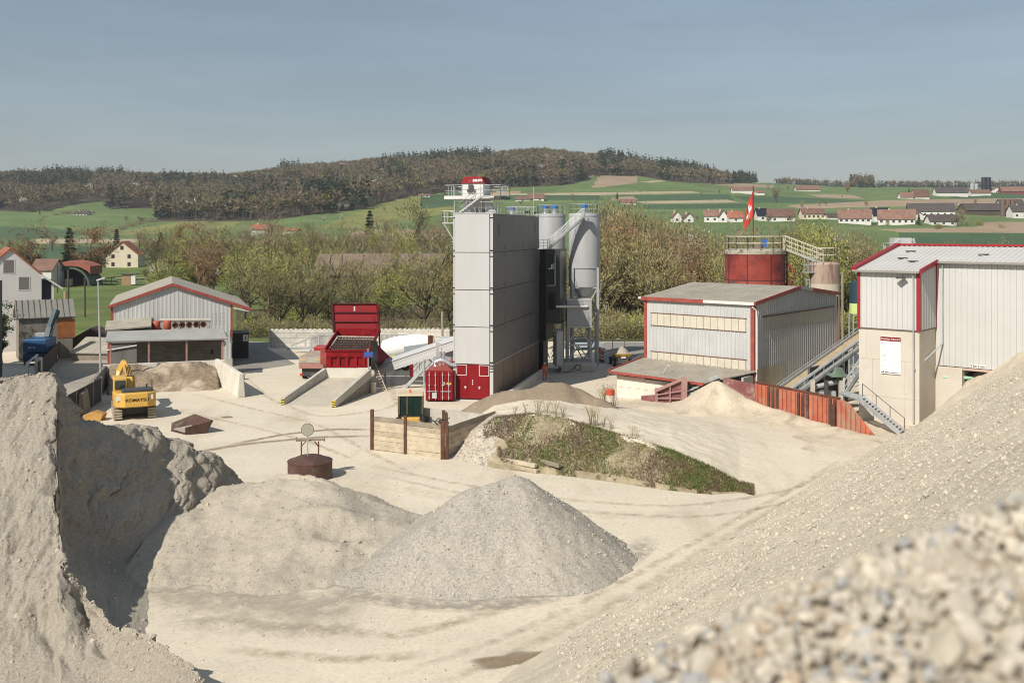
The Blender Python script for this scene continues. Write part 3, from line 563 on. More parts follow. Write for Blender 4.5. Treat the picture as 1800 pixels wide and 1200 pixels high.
# ---------------------------------------------------------------- mixing tower
TB = mat('tower_shaded_side', (.115, .115, .112), .42, .05, .4); TBR = mat('tower_brown_bounce_side', (.19, .145, .11), .55, .08, .5)  # dark side carries its shade in the colour, brown side warm ground bounce
CHROME = mat('polished_duct', (.55, .56, .57), .3, .1, metal=.7); BLUECAP = mat('blue_cap', (.05, .14, .40), .45, .1)
tf = Fr((-1.65, 87.2, 0), (-.972, .2344)); W_, D_ = 3.64, 19.3; LV = [3.24, 6.5, 9.77, 13.06, 16.45]
tower = T('mixing_tower', tf.p(1.8, 9, 0), 'tall light grey panelled tower with red ground floor and red hood on top', 'tower')
core = MB(); tf.box(core, .12, W_ - .12, .12, D_ - .12, .12, LV[4] - .05); core.build('core', DGREY, tower)
for i in range(4):
    z0, z1 = LV[i] + .03, LV[i + 1] - .03; m = MB()
    tf.box(m, .34, W_ - .16, -.03, .10, z0, z1)
    for a in (1.02, 2.02): tf.box(m, a, a + .012, -.036, -.02, z0, z1)
    m.build('front_panel', LGREY, tower)
    m = MB(); tf.box(m, .02, .26, -.02, .1, z0, z1); tf.box(m, W_ - .13, W_, -.02, .1, z0, z1); m.build('corner_post', LGREY, tower)
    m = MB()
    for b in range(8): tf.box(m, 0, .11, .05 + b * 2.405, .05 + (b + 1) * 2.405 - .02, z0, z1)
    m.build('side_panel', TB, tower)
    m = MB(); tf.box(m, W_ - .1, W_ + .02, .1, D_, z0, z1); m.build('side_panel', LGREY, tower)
    s = MB()
    for b in (4.0, 7.8, 11.6, 15.3):
        for zz in ((z0 + .15, z0 + .5), (z1 - .5, z1 - .15)):
            if i < 3 or zz[0] < LV[3] + 1: tf.box(s, -.012, .02, b, b + .28, *zz)
    s.build('bracket', DGREY, tower)
    s = MB(); tf.box(s, -.012, .3, -.05, .04, z0 + .1, z0 + .2); tf.box(s, -.012, .3, -.05, .04, z1 - .35, z1 - .27); tf.box(s, W_ - .13, W_ + .01, -.05, .04, z1 - .35, z1 - .27); tf.box(s, W_ - .13, W_ + .01, -.05, .04, z0 + .1, z0 + .18); s.build('corner_casting', BLACK, tower)
s = MB(); tf.box(s, -.03, .02, 2.0, 2.12, 14.6, 15.6); tf.box(s, -.03, .02, 17.2, 17.35, 14.8, 15.7); s.build('wall_bracket', BLACK, tower)
# ground floor: red doors and brown side panels
m = MB(); tf.box(m, .34, W_ - .26, -.01, .1, .2, 3.2); m.build('front_panel', REDT, tower)['label'] = 'deep red ground floor front'
for a0, a1 in ((.36, 1.28), (2.42, W_ - .3)):
    m = MB()
    for q in ((a0, a0 + .05, 2.25, 3.15), (a1 - .05, a1, 2.25, 3.15), (a0, a1, 2.22, 2.27), (a0, a1, 3.13, 3.18)): tf.box(m, q[0], q[1], -.03, .0, q[2], q[3])
    m.build('vent_frame', WHITE, tower)
for a0, a1, ha in ((.45, 1.36, 1.22), (2.36, 3.3, 2.5)):
    d = MB(); tf.box(d, a0, a1, -.045, .0, .22, 2.18); d = d.build('door', REDT, tower)
    h = MB(); tf.box(h, ha, ha + .06, -.09, -.04, 1.05, 1.32); tf.box(h, ha - .1, ha + .12, -.1, -.07, 1.2, 1.26); h.build('handle', WHITE, d)
m = MB()
for z in (1.48, 1.65, 1.82): m.lathe(tf.p(1.86, -.015, z), [(.055, 0), (.055, .02)], 10, tuple(-tf.b))
m.build('notice_disc', WHITE, tower)
m = MB(); tf.box(m, 0, .3, -.03, .1, .1, 3.22); tf.box(m, W_ - .24, W_, -.03, .1, .1, 3.22); m.build('corner_post', LGREY, tower)
m = MB(); [tf.box(m, -.01, .26, -.05, 0, z, z + .06) for z in (2.6, 2.85, 3.0, 3.12)]; [tf.box(m, W_ - .2, W_ + .01, -.05, 0, z, z + .06) for z in (2.6, 2.85, 3.0, 3.12)]; m.build('corner_casting', BLACK, tower)
m = MB(); tf.box(m, -.02, W_ + .02, -.06, D_, 0, .1); m.build('plinth', LGREY, tower)
bb = [.1, 3.9, 7.75, 11.5, 15.2, D_]
for b0, b1 in zip(bb, bb[1:]):
    m = MB(); tf.box(m, -.01, .11, b0, b1 - .16, .12, 3.2)
    for k in range(7): q = b0 + .3 + k * .5; tf.box(m, -.02, -.01, q, q + .04, .12, 3.2)
    m.build('side_panel', TBR, tower)['label'] = 'brown ground floor side panel'
m = MB(); tf.box(m, -.03, .08, .05, D_, 3.2, 3.27); m.build('sill_strip', GALV, tower)
# roof equipment
ZT = LV[4]; m = MB(); tf.box(m, -.05, W_ + .05, -.05, D_ + .1, ZT, ZT + .1); m.build('roof', LGREY, tower)
m = MB(); q = ZT + .1
rail(m, [tf.p(2.2, .15, q), tf.p(0.05, .15, q), tf.p(.05, D_, q), tf.p(W_, D_, q), tf.p(W_, .2, q)], .95, 1, .022, 1.2); m.build('roof_railing', GALV, tower)
m = MB(); zp = 17.78; tf.box(m, .35, 4.55, .2, 4.4, zp, zp + .28); tf.box(m, 0, .35, .2, 3.2, zp + .1, zp + .25); m.build('platform', WHITE, tower)
m = MB(); tf.box(m, -.55, .0, .5, 4.2, zp + .02, zp + .26); [tf.beam if 0 else tf.box(m, -.5 + k * .18, -.46 + k * .18, .48, .5, zp, zp + .3) for k in range(3)]; m.build('grating', DGREY, tower)
m = MB(); zz = zp + .28
rail(m, [tf.p(2.9, .25, zz), tf.p(4.5, .25, zz), tf.p(4.5, 4.3, zz), tf.p(.4, 4.3, zz)], .95, 1, .03, .9); rail(m, [tf.p(.9, .25, zz), tf.p(.35, .25, zz), tf.p(-.5, .55, zz), tf.p(-.5, 4.1, zz), tf.p(.3, 4.3, zz)], .95, 1, .03, .9); m.build('platform_railing', GALV, tower)
m = MB(); tf.box(m, 1.25, 3.2, 1.2, 3.8, zp + .28, zp + 1.4); [tf.box(m, 1.2, 3.25, 1.15, 3.85, zp + z, zp + z + .05) for z in (.55, .9)]; [tf.box(m, a, a + .05, 1.16, 1.2, zp + .28, zp + 1.4) for a in (1.5, 2.1, 2.6)]; m.build('machine_housing', WHITE, tower)
m = MB(); tf.box(m, 2.15, 2.55, 1.0, 1.2, zp + .9, zp + 1.3); tf.box(m, 1.95, 2.65, .95, 1.2, zp + .65, zp + .85); m.build('drive_motor', DGREY, tower)
hb, ht = zp + 1.42, zp + 2.02
m = MB(); m.hexa([tf.p(3.3, 1.1, hb), tf.p(1.12, 1.1, hb), tf.p(1.12, 3.9, hb), tf.p(3.3, 3.9, hb), tf.p(3.0, 1.35, ht), tf.p(1.4, 1.35, ht), tf.p(1.4, 3.6, ht), tf.p(3.0, 3.6, ht)]); hood = m.build('hood', REDH, tower)
fn = (tf.p(0, 1.35, ht) - tf.p(0, 1.1, hb)); text('lettering', 'sam', .50, tf.p(1.75, 1.2, hb + .28), -tf.a, fn, WHITE, hood, .02, True, sx=1.15)
m = MB(); m.hexa([tf.p(3.0, 1.4, ZT + .1), tf.p(1.7, 1.4, ZT + .1), tf.p(1.7, 3.5, ZT + .1), tf.p(3.0, 3.5, ZT + .1), tf.p(3.15, 1.2, zp), tf.p(1.3, 1.2, zp), tf.p(1.3, 3.8, zp), tf.p(3.15, 3.8, zp)]); m.build('chute', WHITE, tower)
m = MB(); m.tube([tf.p(3.62, .4, ZT + .1), tf.p(3.62, .4, zp)], .06); m.tube([tf.p(3.62, 4, ZT + .1), tf.p(3.62, 4, zp)], .06); m.hexa([tf.p(.95, 1, ZT + .1), tf.p(-.05, 1, ZT + .1), tf.p(-.05, 1.3, ZT + .1), tf.p(.95, 1.3, ZT + .1), tf.p(1.1, 1, zp), tf.p(.7, 1, zp), tf.p(.7, 1.3, zp), tf.p(1.1, 1.3, zp)]); m.build('support_leg', GALV, tower)
m = MB(); a0, a1 = tf.p(3.1, -.05, ZT + .12), tf.p(1.1, -.05, zp + .2); stair(m, a0, a1, tf.b * .7, 8, .06, .16); m.beam(a1, tf.p(.3, -.05, zp + .2), .06, .16); rail(m, [a0, a1], .85, 1, .02, .8); rail(m, [a0 + tf.b * .7, a1 + tf.b * .7], .85, 1, .02, .8); m.build('stair', GALV, tower)
for (a, b) in ((1.5, 1.0), (1.9, .9)):
    m = MB(); m.lathe(tf.p(a, b, ZT + .1), [(.14, 0), (.14, .3), (.1, .36), (.1, .55)], 10); m.build('gas_bottle', CHROME, tower)
m = MB(); zl = 15.6; tf.box(m, W_, W_ + 1.15, .3, 2.6, zl, zl + .12); m.beam(tf.p(W_ + 1.0, .4, zl), tf.p(W_, .4, zl - 1.6), .07); m.beam(tf.p(W_ + 1.0, 2.5, zl), tf.p(W_, 2.5, zl - 1.6), .07); tf.box(m, W_, W_ + .25, .5, 2.4, zl - 1.7, zl - 1.55); m.build('side_balcony', GALV, tower)
m = MB(); rail(m, [tf.p(W_, .32, zl + .12), tf.p(W_ + 1.12, .32, zl + .12), tf.p(W_ + 1.12, 2.5, zl + .12), tf.p(W_, 2.5, zl + .12)], 1, 1, .025, .8); m.build('balcony_railing', WHITE, tower)
def vent(parent, p, r=.27, h=.75):
    m = MB(); m.lathe(p, [(r * 1.15, 0), (r * 1.15, .08), (r, .1), (r, h * .62), (r * 1.05, h * .64)], 14); v = m.build('filter', CHROME, parent, 'es')
    m = MB(); m.lathe(Vector(p) + Vector((0, 0, h * .62)), [(r * 1.15, 0), (r * 1.15, h * .3), (r * .8, h * .38), (.02, h * .4)], 14); m.build('cap', BLUECAP, v, 'es')
vent(tower, tf.p(1.2, 12, ZT + .1)); m = MB(); m.tube([tf.p(.3, 17.9, ZT), tf.p(.3, 17.9, ZT + 3.2)], .035); m.build('antenna', GALV, tower)
m = MB(); tf.box(m, .2, .7, 15.5, 15.9, ZT + .3, ZT + .55); tf.box(m, .15, .5, 18.6, 18.9, ZT + .3, ZT + .55); m.build('floodlight', BLACK, tower)
# black stair shaft and control cabin on the far right corner
cab = T('control_cabin', tf.p(-1.1, 21, 0), 'black and dark grey control cabin clinging to the back corner of the grey tower', 'cabin')
m = MB(); tf.box(m, -.75, -.01, D_ - .02, D_ + 4.5, 3.3, 13.0); m.build('stair_shaft', BLACK, cab)
m = MB(); tf.box(m, -2.2, -.75, D_ + .1, D_ + 4.2, 5.1, 12.98); m.build('cabin_body', mat('cabin_grey', (.055, .055, .055), .35, .08), cab)
m = MB(); tf.box(m, -1.72, -.9, D_ + .06, D_ + .12, 9.3, 12.5); w = m.build('window', GLASS, cab); m = MB(); tf.box(m, -1.8, -1.68, D_ + .02, D_ + .1, 9.2, 12.6); tf.box(m, -1.7, -.88, D_ + .02, D_ + .1, 9.1, 9.2); m.build('frame', GREYM, w)
m = MB(); tf.box(m, -1.45, -1.3, D_ + .03, D_ + .07, 10.9, 11.4); tf.box(m, -1.62, -1.55, D_ + .03, D_ + .07, 10.9, 11.5); tf.box(m, -1.28, -1.02, D_ + .03, D_ + .07, 10.9, 11.0); m.build('notice', WHITE, w)
m = MB(); tf.box(m, -1.75, -.95, D_ + .06, D_ + .12, 6.6, 8.4); m.build('window', BLACK, cab)
m = MB(); tf.box(m, -2.22, -2.19, D_ + .4, D_ + 3.8, 5.3, 12.8); m.build('side_panel', mat('cabin_side_sky_sheen', (.34, .35, .35), .3, .05, metal=.4), cab)  # cabin side lightened to stand for the sky reflected in it
m = MB(); stair(m, tf.p(-1.0, D_ - .25, 13.05), P(1024, 382, 106.2), tf.b * .8, 22, .07, .2); p0, p1 = tf.p(-1.0, D_ - .25, 13.05), P(1024, 382, 106.2)
rail(m, [p0, p1], .95, 2, .022, 1.0); rail(m, [p0 + tf.b * .8, p1 + tf.b * .8], .95, 2, .022, 1.0); rail(m, [tf.p(-.02, D_, 13.02), tf.p(-.95, D_ - .1, 13.02)], 1.0, 2, .022, .4); m.beam(p1, P(1039, 382, 106.4), .9, .1); m.beam(P(1022, 385, 106.3), P(1022, 398, 107), .1); m.build('outside_stair', GALV, cab)
m = MB(); tf.box(m, -.35, .3, D_ + .6, D_ + 3, .1, 3.2); m.build('entrance', BLACK, cab)
pn = MB(); q = Fr(P(978, 640, 104), (1, .1)); q.o.z = 0; q.box(pn, 0, .72, 0, 2.4, .75, 4.5); t = T('switch_cabinet', q.o, 'grey upright steel cabinet below the black control cabin', 'cabinet'); pn.build('housing', GREYM, t); pn = MB(); q.box(pn, .05, .67, -.03, 0, .9, 4.4); pn.build('door', LGREY, t)
def ladder(label, p0, p1, w, mt, n=10, r=.035):
    m = MB(); p0, p1, w = map(Vector, (p0, p1, w)); o = T('ladder', p0, label, 'ladder'); m.tube([p0, p1], r, 6); m.tube([p0 + w, p1 + w], r, 6); m.build('side_rail', mt, o); m = MB()
    for i in range(n): z = p0.lerp(p1, (i + .5) / n); m.tube([z, z + w], r * .7, 5)
    m.build('rung', mt, o); return o
ladder('grey ladder leaning beside the steel cabinet under the black cabin', G(984, 650), P(973, 578, 103.6), (.45, 0, 0), GALV)
# ---------------------------------------------------------------- cement silos
def silo(px, Y, r, label, legs=True):
    c = P(px, 600, Y); c.z = 0; t = T('cement_silo', c, label, 'silo', 'cement silos behind the grey tower')
    m = MB(); m.lathe(c, [(r, 8.9), (r, 16.75), (r * .97, 16.85), (.05, 16.95)], 40); m.build('shell', GREYM, t, 'es')
    m = MB(); m.lathe(c, [(r + .07, 10.9), (r + .07, 11.05)], 40); m.lathe(c, [(r + .02, 16.5), (r + .02, 16.6)], 40); m.build('band', GREYM, t)
    m = MB(); m.lathe(c, [(.28, 6.6), (.28, 7.3), (r * .98, 8.92)], 32); m.build('cone', GREYM, t, 'es')
    k = r * .80
    for sx in (-1, 1):
        for sy in (-1, 1):
            q = c + Vector((sx * k, sy * k, 0)); m = MB(); m.beam(q + Vector((0, 0, .4)), q + Vector((0, 0, 11)), .24); m.build('leg', GREYM, t)
    m = MB()
    for z0, z1 in ((6.6, 8.8), (.8, 3.2), (3.4, 6.2)):
        for sy in (-1, 1):
            for sx in (-1, 1): m.beam(c + Vector((sx * k, sy * k, z1)), c + Vector((sx * .1, sy * k, z0)), .12)
        for sx in (-1, 1): m.beam(c + Vector((sx * k, -k, z0)), c + Vector((sx * k, k, z1)), .12)
        m.beam(c + Vector((-k, -k, z1)), c + Vector((k, -k, z1)), .14); m.beam(c + Vector((-k, k, z1)), c + Vector((k, k, z1)), .14)
    m.build('brace', GREYM, t)
    m = MB(); rail(m, [c + Vector((math.cos(a) * r * .95, math.sin(a) * r * .95, 16.85)) for a in np.linspace(0, 6.2832, 13)], 1.0, 1, .022, 1.0); m.build('railing', GALV, t); return t, c
s1, c1 = silo(967, 112.5, 1.72, 'left grey cement silo half hidden behind the tower, with two blue-capped vents'); vent(s1, c1 + Vector((-.55, -.3, 16.9)), .32, .9); vent(s1, c1 + Vector((.5, -.3, 16.9)), .32, .9)
s2, c2 = silo(1027, 108.8, 1.69, 'right grey cement silo standing free beside the trees, with one blue-capped vent'); vent(s2, c2 + Vector((.0, -.5, 16.9)), .32, .9)
hop = T('weigh_hopper', P(1018, 640, 106.5) * 1, 'grey steel box on a braced frame in front of the right silo', 'hopper'); hop.location.z = 0
hf = Fr(P(997, 640, 105.6), (1, .03)); hf.o.z = 0
m = MB(); hf.box(m, 0, 2.6, 0, 2.2, 4.85, 7.6); [hf.box(m, a, a + .03, -.02, 0, 4.85, 7.5) for a in np.arange(.3, 2.5, .32)]; m.build('box', GREYM, hop)
m = MB(); hf.box(m, -.05, 2.65, -.05, 2.25, 7.6, 7.68); hf.box(m, -.05, 2.65, -.05, 2.25, 4.7, 4.84); m.build('rim', LGREY, hop)
for a in (0, 2.38):
    for b in (0, 2.0): m = MB(); hf.box(m, a, a + .22, b, b + .22, 1.06, 4.7); m.build('leg', GREYM, hop)
m = MB(); [m.beam(hf.p(1.2, .1, z), hf.p(x, .1, z - 1.6), .12) for z in (4.6, 2.75) for x in (.1, 2.5)]; m.beam(hf.p(.1, .1, 2.85), hf.p(2.5, .1, 2.85), .14); [m.beam(hf.p(2.49, .1, z), hf.p(2.49, 2.1, z - 1.6), .1) for z in (4.6, 2.7)]; m.build('brace', LGREY, hop)
m = MB(); m.tube([hf.p(-1.2, -.18, 6.95), hf.p(1.9, -.18, 6.95), hf.p(2.15, -.1, 6.95)], .13, 10); m.build('pipe', WHITE, hop, 'es')
m = MB(); hf.box(m, -.7, 2.75, -.5, 2.9, 0, 1.05); tag(m.build('concrete_block', CONC, bevel=.03), 'large pale concrete block carrying the frame of the grey steel hopper box', 'concrete block')
m = MB(); m.tube([hf.p(1.1 + math.cos(a) * .3, -.54, .55 + math.sin(a) * .3) for a in np.linspace(0, 9, 26)] + [hf.p(.2, -.55, .1), hf.p(-.6, -.6, .03)], .03, 5); tag(m.build('hose', BLACKM), 'black hose coiled on the face of the pale concrete block', 'hose')
kw = Fr(G(890, 704), tf.b); m = MB(); k0, k1 = G(889, 704), G(957, 657)
m.prism([k0 + V(0, 0, 0), k0 + V(.35, 0, 0), k0 + V(.35, 0, .75), k0 + V(0, 0, .75)], k1 - k0); tag(m.build('concrete_wall', CONCW), 'low pale concrete kerb wall running along the right foot of the grey tower', 'wall')
def cone_(px, py, label, h=1.1):
    p = G(px, py); t = T('warning_post', p, label, 'post'); m = MB(); m.box(p.x - .22, p.x + .22, p.y - .22, p.y + .22, 0, .12); m.build('foot', BLACKM, t); m = MB(); m.box(p.x - .13, p.x + .13, p.y - .03, p.y + .03, .12, h); m.build('board', mat('orange_board', (.55, .08, .03), .6, .1), t); m = MB(); [m.box(p.x - .135, p.x + .135, p.y - .04, p.y + .04, z, z + .16) for z in (.3, .65)]; m.build('stripe', WHITE, t)
cone_(1059, 636, 'red and white warning post beside the dark lane, right of the right silo', 1.35); cone_(1054, 634, 'slimmer red and white warning post next to the foot of the right silo', 1.6)
# worker in orange beside the tower door
def person():
    p = G(957.5, 668); t = T('person', p, 'worker in orange high-visibility clothes and helmet standing at the tower door', 'person')
    J = {'pelvis': (0, 0, .95), 'chest': (0, .02, 1.28), 'neck': (0, .0, 1.5), 'head': (0, -.03, 1.6), 'top': (0, -.02, 1.74), 'hl': (-.1, 0, .9), 'kl': (-.12, -.06, .5), 'al': (-.12, .03, .08), 'tl': (-.13, -.14, .04), 'hr': (.1, 0, .9), 'kr': (.13, .02, .5), 'ar': (.14, .08, .08), 'tr': (.16, -.09, .04), 'sl': (-.2, 0, 1.42), 'el': (-.27, .0, 1.14), 'wl': (-.24, -.12, .9), 'fl': (-.23, -.17, .8), 'sr': (.2, 0, 1.42), 'er': (.28, .02, 1.14), 'wr': (.22, -.2, 1.0), 'fr': (.16, -.28, 1.0)}
    E = [('pelvis', 'chest'), ('chest', 'neck'), ('neck', 'head'), ('head', 'top'), ('pelvis', 'hl'), ('hl', 'kl'), ('kl', 'al'), ('al', 'tl'), ('pelvis', 'hr'), ('hr', 'kr'), ('kr', 'ar'), ('ar', 'tr'), ('chest', 'sl'), ('sl', 'el'), ('el', 'wl'), ('wl', 'fl'), ('chest', 'sr'), ('sr', 'er'), ('er', 'wr'), ('wr', 'fr')]
    rad = dict(pelvis=.16, chest=.17, neck=.06, head=.1, top=.08, hl=.1, kl=.075, al=.05, tl=.05, hr=.1, kr=.075, ar=.05, tr=.05, sl=.075, el=.055, wl=.04, fl=.045, sr=.075, er=.055, wr=.04, fr=.045)
    ks = list(J); me = bpy.data.meshes.new('body'); me.from_pydata([J[k] for k in ks], [(ks.index(a), ks.index(b)) for a, b in E], [])
    o = bpy.data.objects.new('body', me); C.objects.link(o); md = o.modifiers.new('s', 'SKIN'); 
    for i, k in enumerate(ks): me.skin_vertices[0].data[i].radius = (rad[k], rad[k])
    me.skin_vertices[0].data[0].use_root = True; sb = o.modifiers.new('u', 'SUBSURF'); sb.levels = sb.render_levels = 1; me.materials.append(mat('orange_workwear', (.75, .10, .02), .7, .08))
    dg = bpy.context.evaluated_depsgraph_get(); m2 = bpy.data.meshes.new_from_object(o.evaluated_get(dg)); bpy.data.objects.remove(o)
    m2.materials.clear(); m2.materials.append(MC['orange_workwear']); m2.materials.append(mat('skin', (.45, .26, .18), .6, .05)); m2.materials.append(BLACKM)
    for f in m2.polygons: f.material_index = 1 if (f.center.z > 1.47 or (abs(f.center.x) > .13 and .76 < f.center.z < .93 and f.center.y < -.1)) else (2 if f.center.z < .11 else 0); f.use_smooth = True
    o = bpy.data.objects.new('body', m2); C.objects.link(o); o.parent = t
    m = MB(); m.lathe(p + V(0, -.02, 1.66), [(.14, 0), (.13, .04), (.11, .1), (.02, .14)], 14); m.build('helmet', WHITE, t, 'es'); m = MB(); m.lathe(p + V(0, .01, 1.0), [(.2, 0), (.2, .06)], 16); m.lathe(p + V(0, .01, 1.2), [(.205, 0), (.205, .06)], 16); m.build('reflective_band', LGREY, t)
person()
# ---------------------------------------------------------------- red container with its duct
cf = Fr(G(748, 706), (1, -.06)); cf.o.z = .12; ct = T('shipping_container', cf.p(1.2, 3, -.12), 'dark red shipping container with white locking bars standing left of the tower door', 'container')
m = MB(); cf.box(m, 0, 2.44, .05, 5.9, 0, 2.55); m.build('body', REDT, ct)
for a in (.06, 1.24):
    m = MB(); cf.box(m, a, a + 1.14, -.02, .05, .1, 2.5)
    for z in (.3, .55, .8, 1.2, 1.6, 1.85, 2.1): cf.box(m, a + .06, a + 1.08, -.045, -.015, z, z + .07)
    d = m.build('door', REDT, ct); m = MB()
    for q in (.28, .82): m.tube([cf.p(a + q, -.09, .08), cf.p(a + q, -.09, 2.52)], .03, 6); [cf.box(m, a + q - .06, a + q + .06, -.13, -.04, z, z + .09) for z in (.25, 1.3, 2.2)]
    m.beam(cf.p(a + .1, -.1, .82), cf.p(a + 1.0, -.1, .82), .05); m.build('locking_bar', LGREY, d)
m = MB(); cf.box(m, .6, 1.0, -.14, -.1, .22, .7); m.build('plate', LGREY, ct)
m = MB(); m.lathe(cf.p(1.62, -.06, 1.5), [(.13, 0), (.13, .02)], 14, tuple(-cf.b)); m.build('sticker', WHITE, ct); m = MB(); m.lathe(cf.p(1.62, -.085, 1.5), [(.08, 0), (.08, .01)], 12, tuple(-cf.b)); m.build('sticker', BLUECAP, ct)
m = MB(); [m.prism([cf.p(a, -.06, 1.42), cf.p(a + .24, -.06, 1.42), cf.p(a + .12, -.06, 1.64)], -cf.b * .02) for a in (1.83, 2.07)]; m.build('warning_triangle', mat('warning_yellow', (.75, .42, .03), .5, .05), ct)
m = MB(); m.prism([cf.p(.1, .4, 2.55), cf.p(2.3, .4, 2.55), cf.p(1.9, .4, 2.95)], cf.b * 5); m.build('roof', TRIM, ct)
m = MB(); m.tube([cf.p(.6, 1.0, 2.9), cf.p(.75, 1.0, 3.25), cf.p(1.2, 1.0, 3.42), cf.p(1.7, 1.0, 3.3), cf.p(2.1, 1, 3.0), cf.p(2.6, 1, 2.9)], .2, 12); m.tube([cf.p(1.0, 2.4, 2.6), cf.p(1.0, 2.4, 4.0)], .12, 8); m.tube([cf.p(1.3, 2.4, 2.6), cf.p(1.3, 2.4, 4.0)], .12, 8); m.build('duct', CHROME, ct, 'es')
# ---------------------------------------------------------------- ramp, red feed hopper, feed conveyor
A0, A1, B1, B0 = G(494, 712), G(590, 716), P(653, 648, 92.4), P(568, 648, 92.6); ztop = 2.2
ramp = T('loading_ramp', (A0 + A1) / 2, 'pale concrete loading ramp with side walls leading up to the red hopper', 'ramp')
for q in (A0, A1, B0, B1): q.z = 0
m = MB(); u = Vector((0, 0, 1)); m.hexa([A0 + u * -.05, A1 + u * -.05, B1, B0, A0 + u * .03, A1 + u * .03, B1 + u * 1.35, B0 + u * 1.35]); m.build('roadway', mat('ramp_concrete', (.42, .375, .30), .9, .12, .8, stain=(.33, .30, .25), st_scl=.5), ramp)
for s0, s1, w in ((A0, B0, .3), (A1, B1, -.3)):
    x = Vector((w, 0, 0)); m = MB(); m.hexa([s0, s0 + x, s1 + x, s1, s0 + u * .62, s0 + x + u * .62, s1 + x + u * ztop, s1 + u * ztop]); wl = m.build('side_wall', CONC, ramp)
    m = MB(); o = s0 - V(0, .02, 0)
    for k in range(3): m.prism([o + V(0, 0, .05 + k * .2), o + V(w, 0, .12 + k * .2), o + V(w, 0, .22 + k * .2), o + V(0, 0, .15 + k * .2)], (0, -.01, 0))
    m.build('hazard_stripe', mat('hazard_yellow', (.65, .5, .06), .6, .1), wl); m = MB(); m.box(min(o.x, o.x + w), max(o.x, o.x + w), o.y + .002, o.y + .012, .02, .6); m.build('hazard_plate', BLACK, wl)
m = MB(); m.hexa([B0 + V(.3, -.05, 1.0), B1 + V(-.3, -.05, 1.0), B1 + V(-.3, .25, 1.0), B0 + V(.3, .25, 1.0), B0 + V(.3, -.05, 2.2), B1 + V(-.3, -.05, 2.2), B1 + V(-.3, .25, 2.2), B0 + V(.3, .25, 2.2)]); m.build('end_wall', CONCW, ramp)
hp = T('feed_hopper', (B0 + B1) / 2 + V(0, 3, 0), 'big dark red feed hopper with a steel grate and its lid raised upright', 'hopper')
q0, q1 = P(573, 645, 93.0), P(649, 645, 93.0); t0, t1 = P(574, 617, 93.0), P(648, 617, 93.2); r0, r1 = P(594, 583.5, 99), P(664, 584.5, 99)
m = MB(); m.hexa([q0, q1, q1 + V(1.3, 6, .1), q0 + V(.9, 6, .1), t0, t1, r1 - u * 1.2, r0 - u * 1.2]); m.build('body', REDH, hp)
m = MB()
for k in range(5): a = q0.lerp(q1, .05 + k * .2); b = t0.lerp(t1, .05 + k * .2); m.hexa([a + V(0, -.12, .1), a + V(.28, -.12, .1), a + V(.28, 0, .1), a + V(0, 0, .1), b + V(0, -.12, -.35), b + V(.28, -.12, -.35), b + V(.28, 0, -.35), b + V(0, 0, -.35)])
m.beam(q0 + V(0, -.1, .05), q1 + V(0, -.1, .05), .15); m.beam(t0 + V(0, -.12, -.3), t1 + V(0, -.12, -.3), .12, .45); m.build('rib', REDH, hp)
m = MB(); m.beam(t0 + V(-.1, 0, .1), r0 + V(-.05, 0, 0), .12, .5); m.beam(t1 + V(.1, 0, .1), r1 + V(.05, 0, 0), .12, .5); m.beam(t0 + V(-.1, -.05, .05), t1 + V(.1, -.05, .05), .1, .14); m.beam(r0, r1, .1, .75); m.build('rim', REDH, hp)
g0, g1, g2, g3 = t0 + V(.05, .1, -.1), t1 + V(-.05, .1, -.1), r1 + V(-.05, -.2, -.45), r0 + V(.05, -.2, -.45)
m = MB()
for k in range(26): a = g0.lerp(g1, (k + .5) / 26); b = g3.lerp(g2, (k + .5) / 26); m.beam(a, b, .035, .1)
for k in range(7): f = (k + .2) / 6.6; m.beam(g0.lerp(g3, f), g1.lerp(g2, f), .05, .12)
m.build('grate', mat('worn_grate', (.14, .10, .08), .6, .3, 3, metal=.3), hp)
m = MB(); m.slab([g0 - u * .3, g1 - u * .3, g2 - u * .3, g3 - u * .3], .05); m.build('tray', BLACK, hp)
l0, l1, l2, l3 = P(587, 584, 99.3), P(668, 584.5, 99.3), P(663, 533, 100.4), P(584, 533, 100.4)
m = MB(); m.slab([l0, l1, l2, l3], .12); lid = m.build('lid', REDT, hp)
m = MB(); fw = V(0, -.12, .02)
for f in (.02, .36, .68, .98): m.beam(l0.lerp(l3, f) + fw, l1.lerp(l2, f) + fw, .1, .1)
for a, b in ((l0, l3), (l1, l2)): m.beam(a + fw, b + fw, .18, .16)
m.build('lid_frame', mat('dark_red_frame', (.07, .008, .01), .5, .2), lid); m = MB(); c = l3.lerp(l2, .5) + V(0, -.2, -.5); m.box(c.x - .05, c.x + .1, c.y - .1, c.y, c.z - .25, c.z + .2); m.build('lamp', WHITE, lid)
m = MB(); m.tube([P(666, 535, 100.2), P(668, 640, 99.5)], .1, 6); m.tube([P(588, 555, 100), P(589, 590, 99.4)], .06, 6); m.tube([l1.lerp(l2, .6) + V(-.5, -.2, 0), r1 + V(-.6, -1.5, 0)], .03, 5); m.build('strut', REDT, hp)
m = MB(); m.hexa([P(563, 640, 94.3), P(574, 640, 94.3), P(574, 640, 95.5), P(563, 640, 95.5), P(563, 613, 94.3), P(574, 613, 94.3), P(574, 613, 95.5), P(563, 613, 95.5)]); m.build('side_box', TRIM, hp)
m = MB(); m.hexa([P(652, 650, 93.5) , P(664, 650, 95), P(664, 650, 99), P(652, 650, 98), P(652, 600, 93.5), P(664, 600, 95), P(664, 600, 99), P(652, 600, 98)]); m.build('support', BLACK, hp)
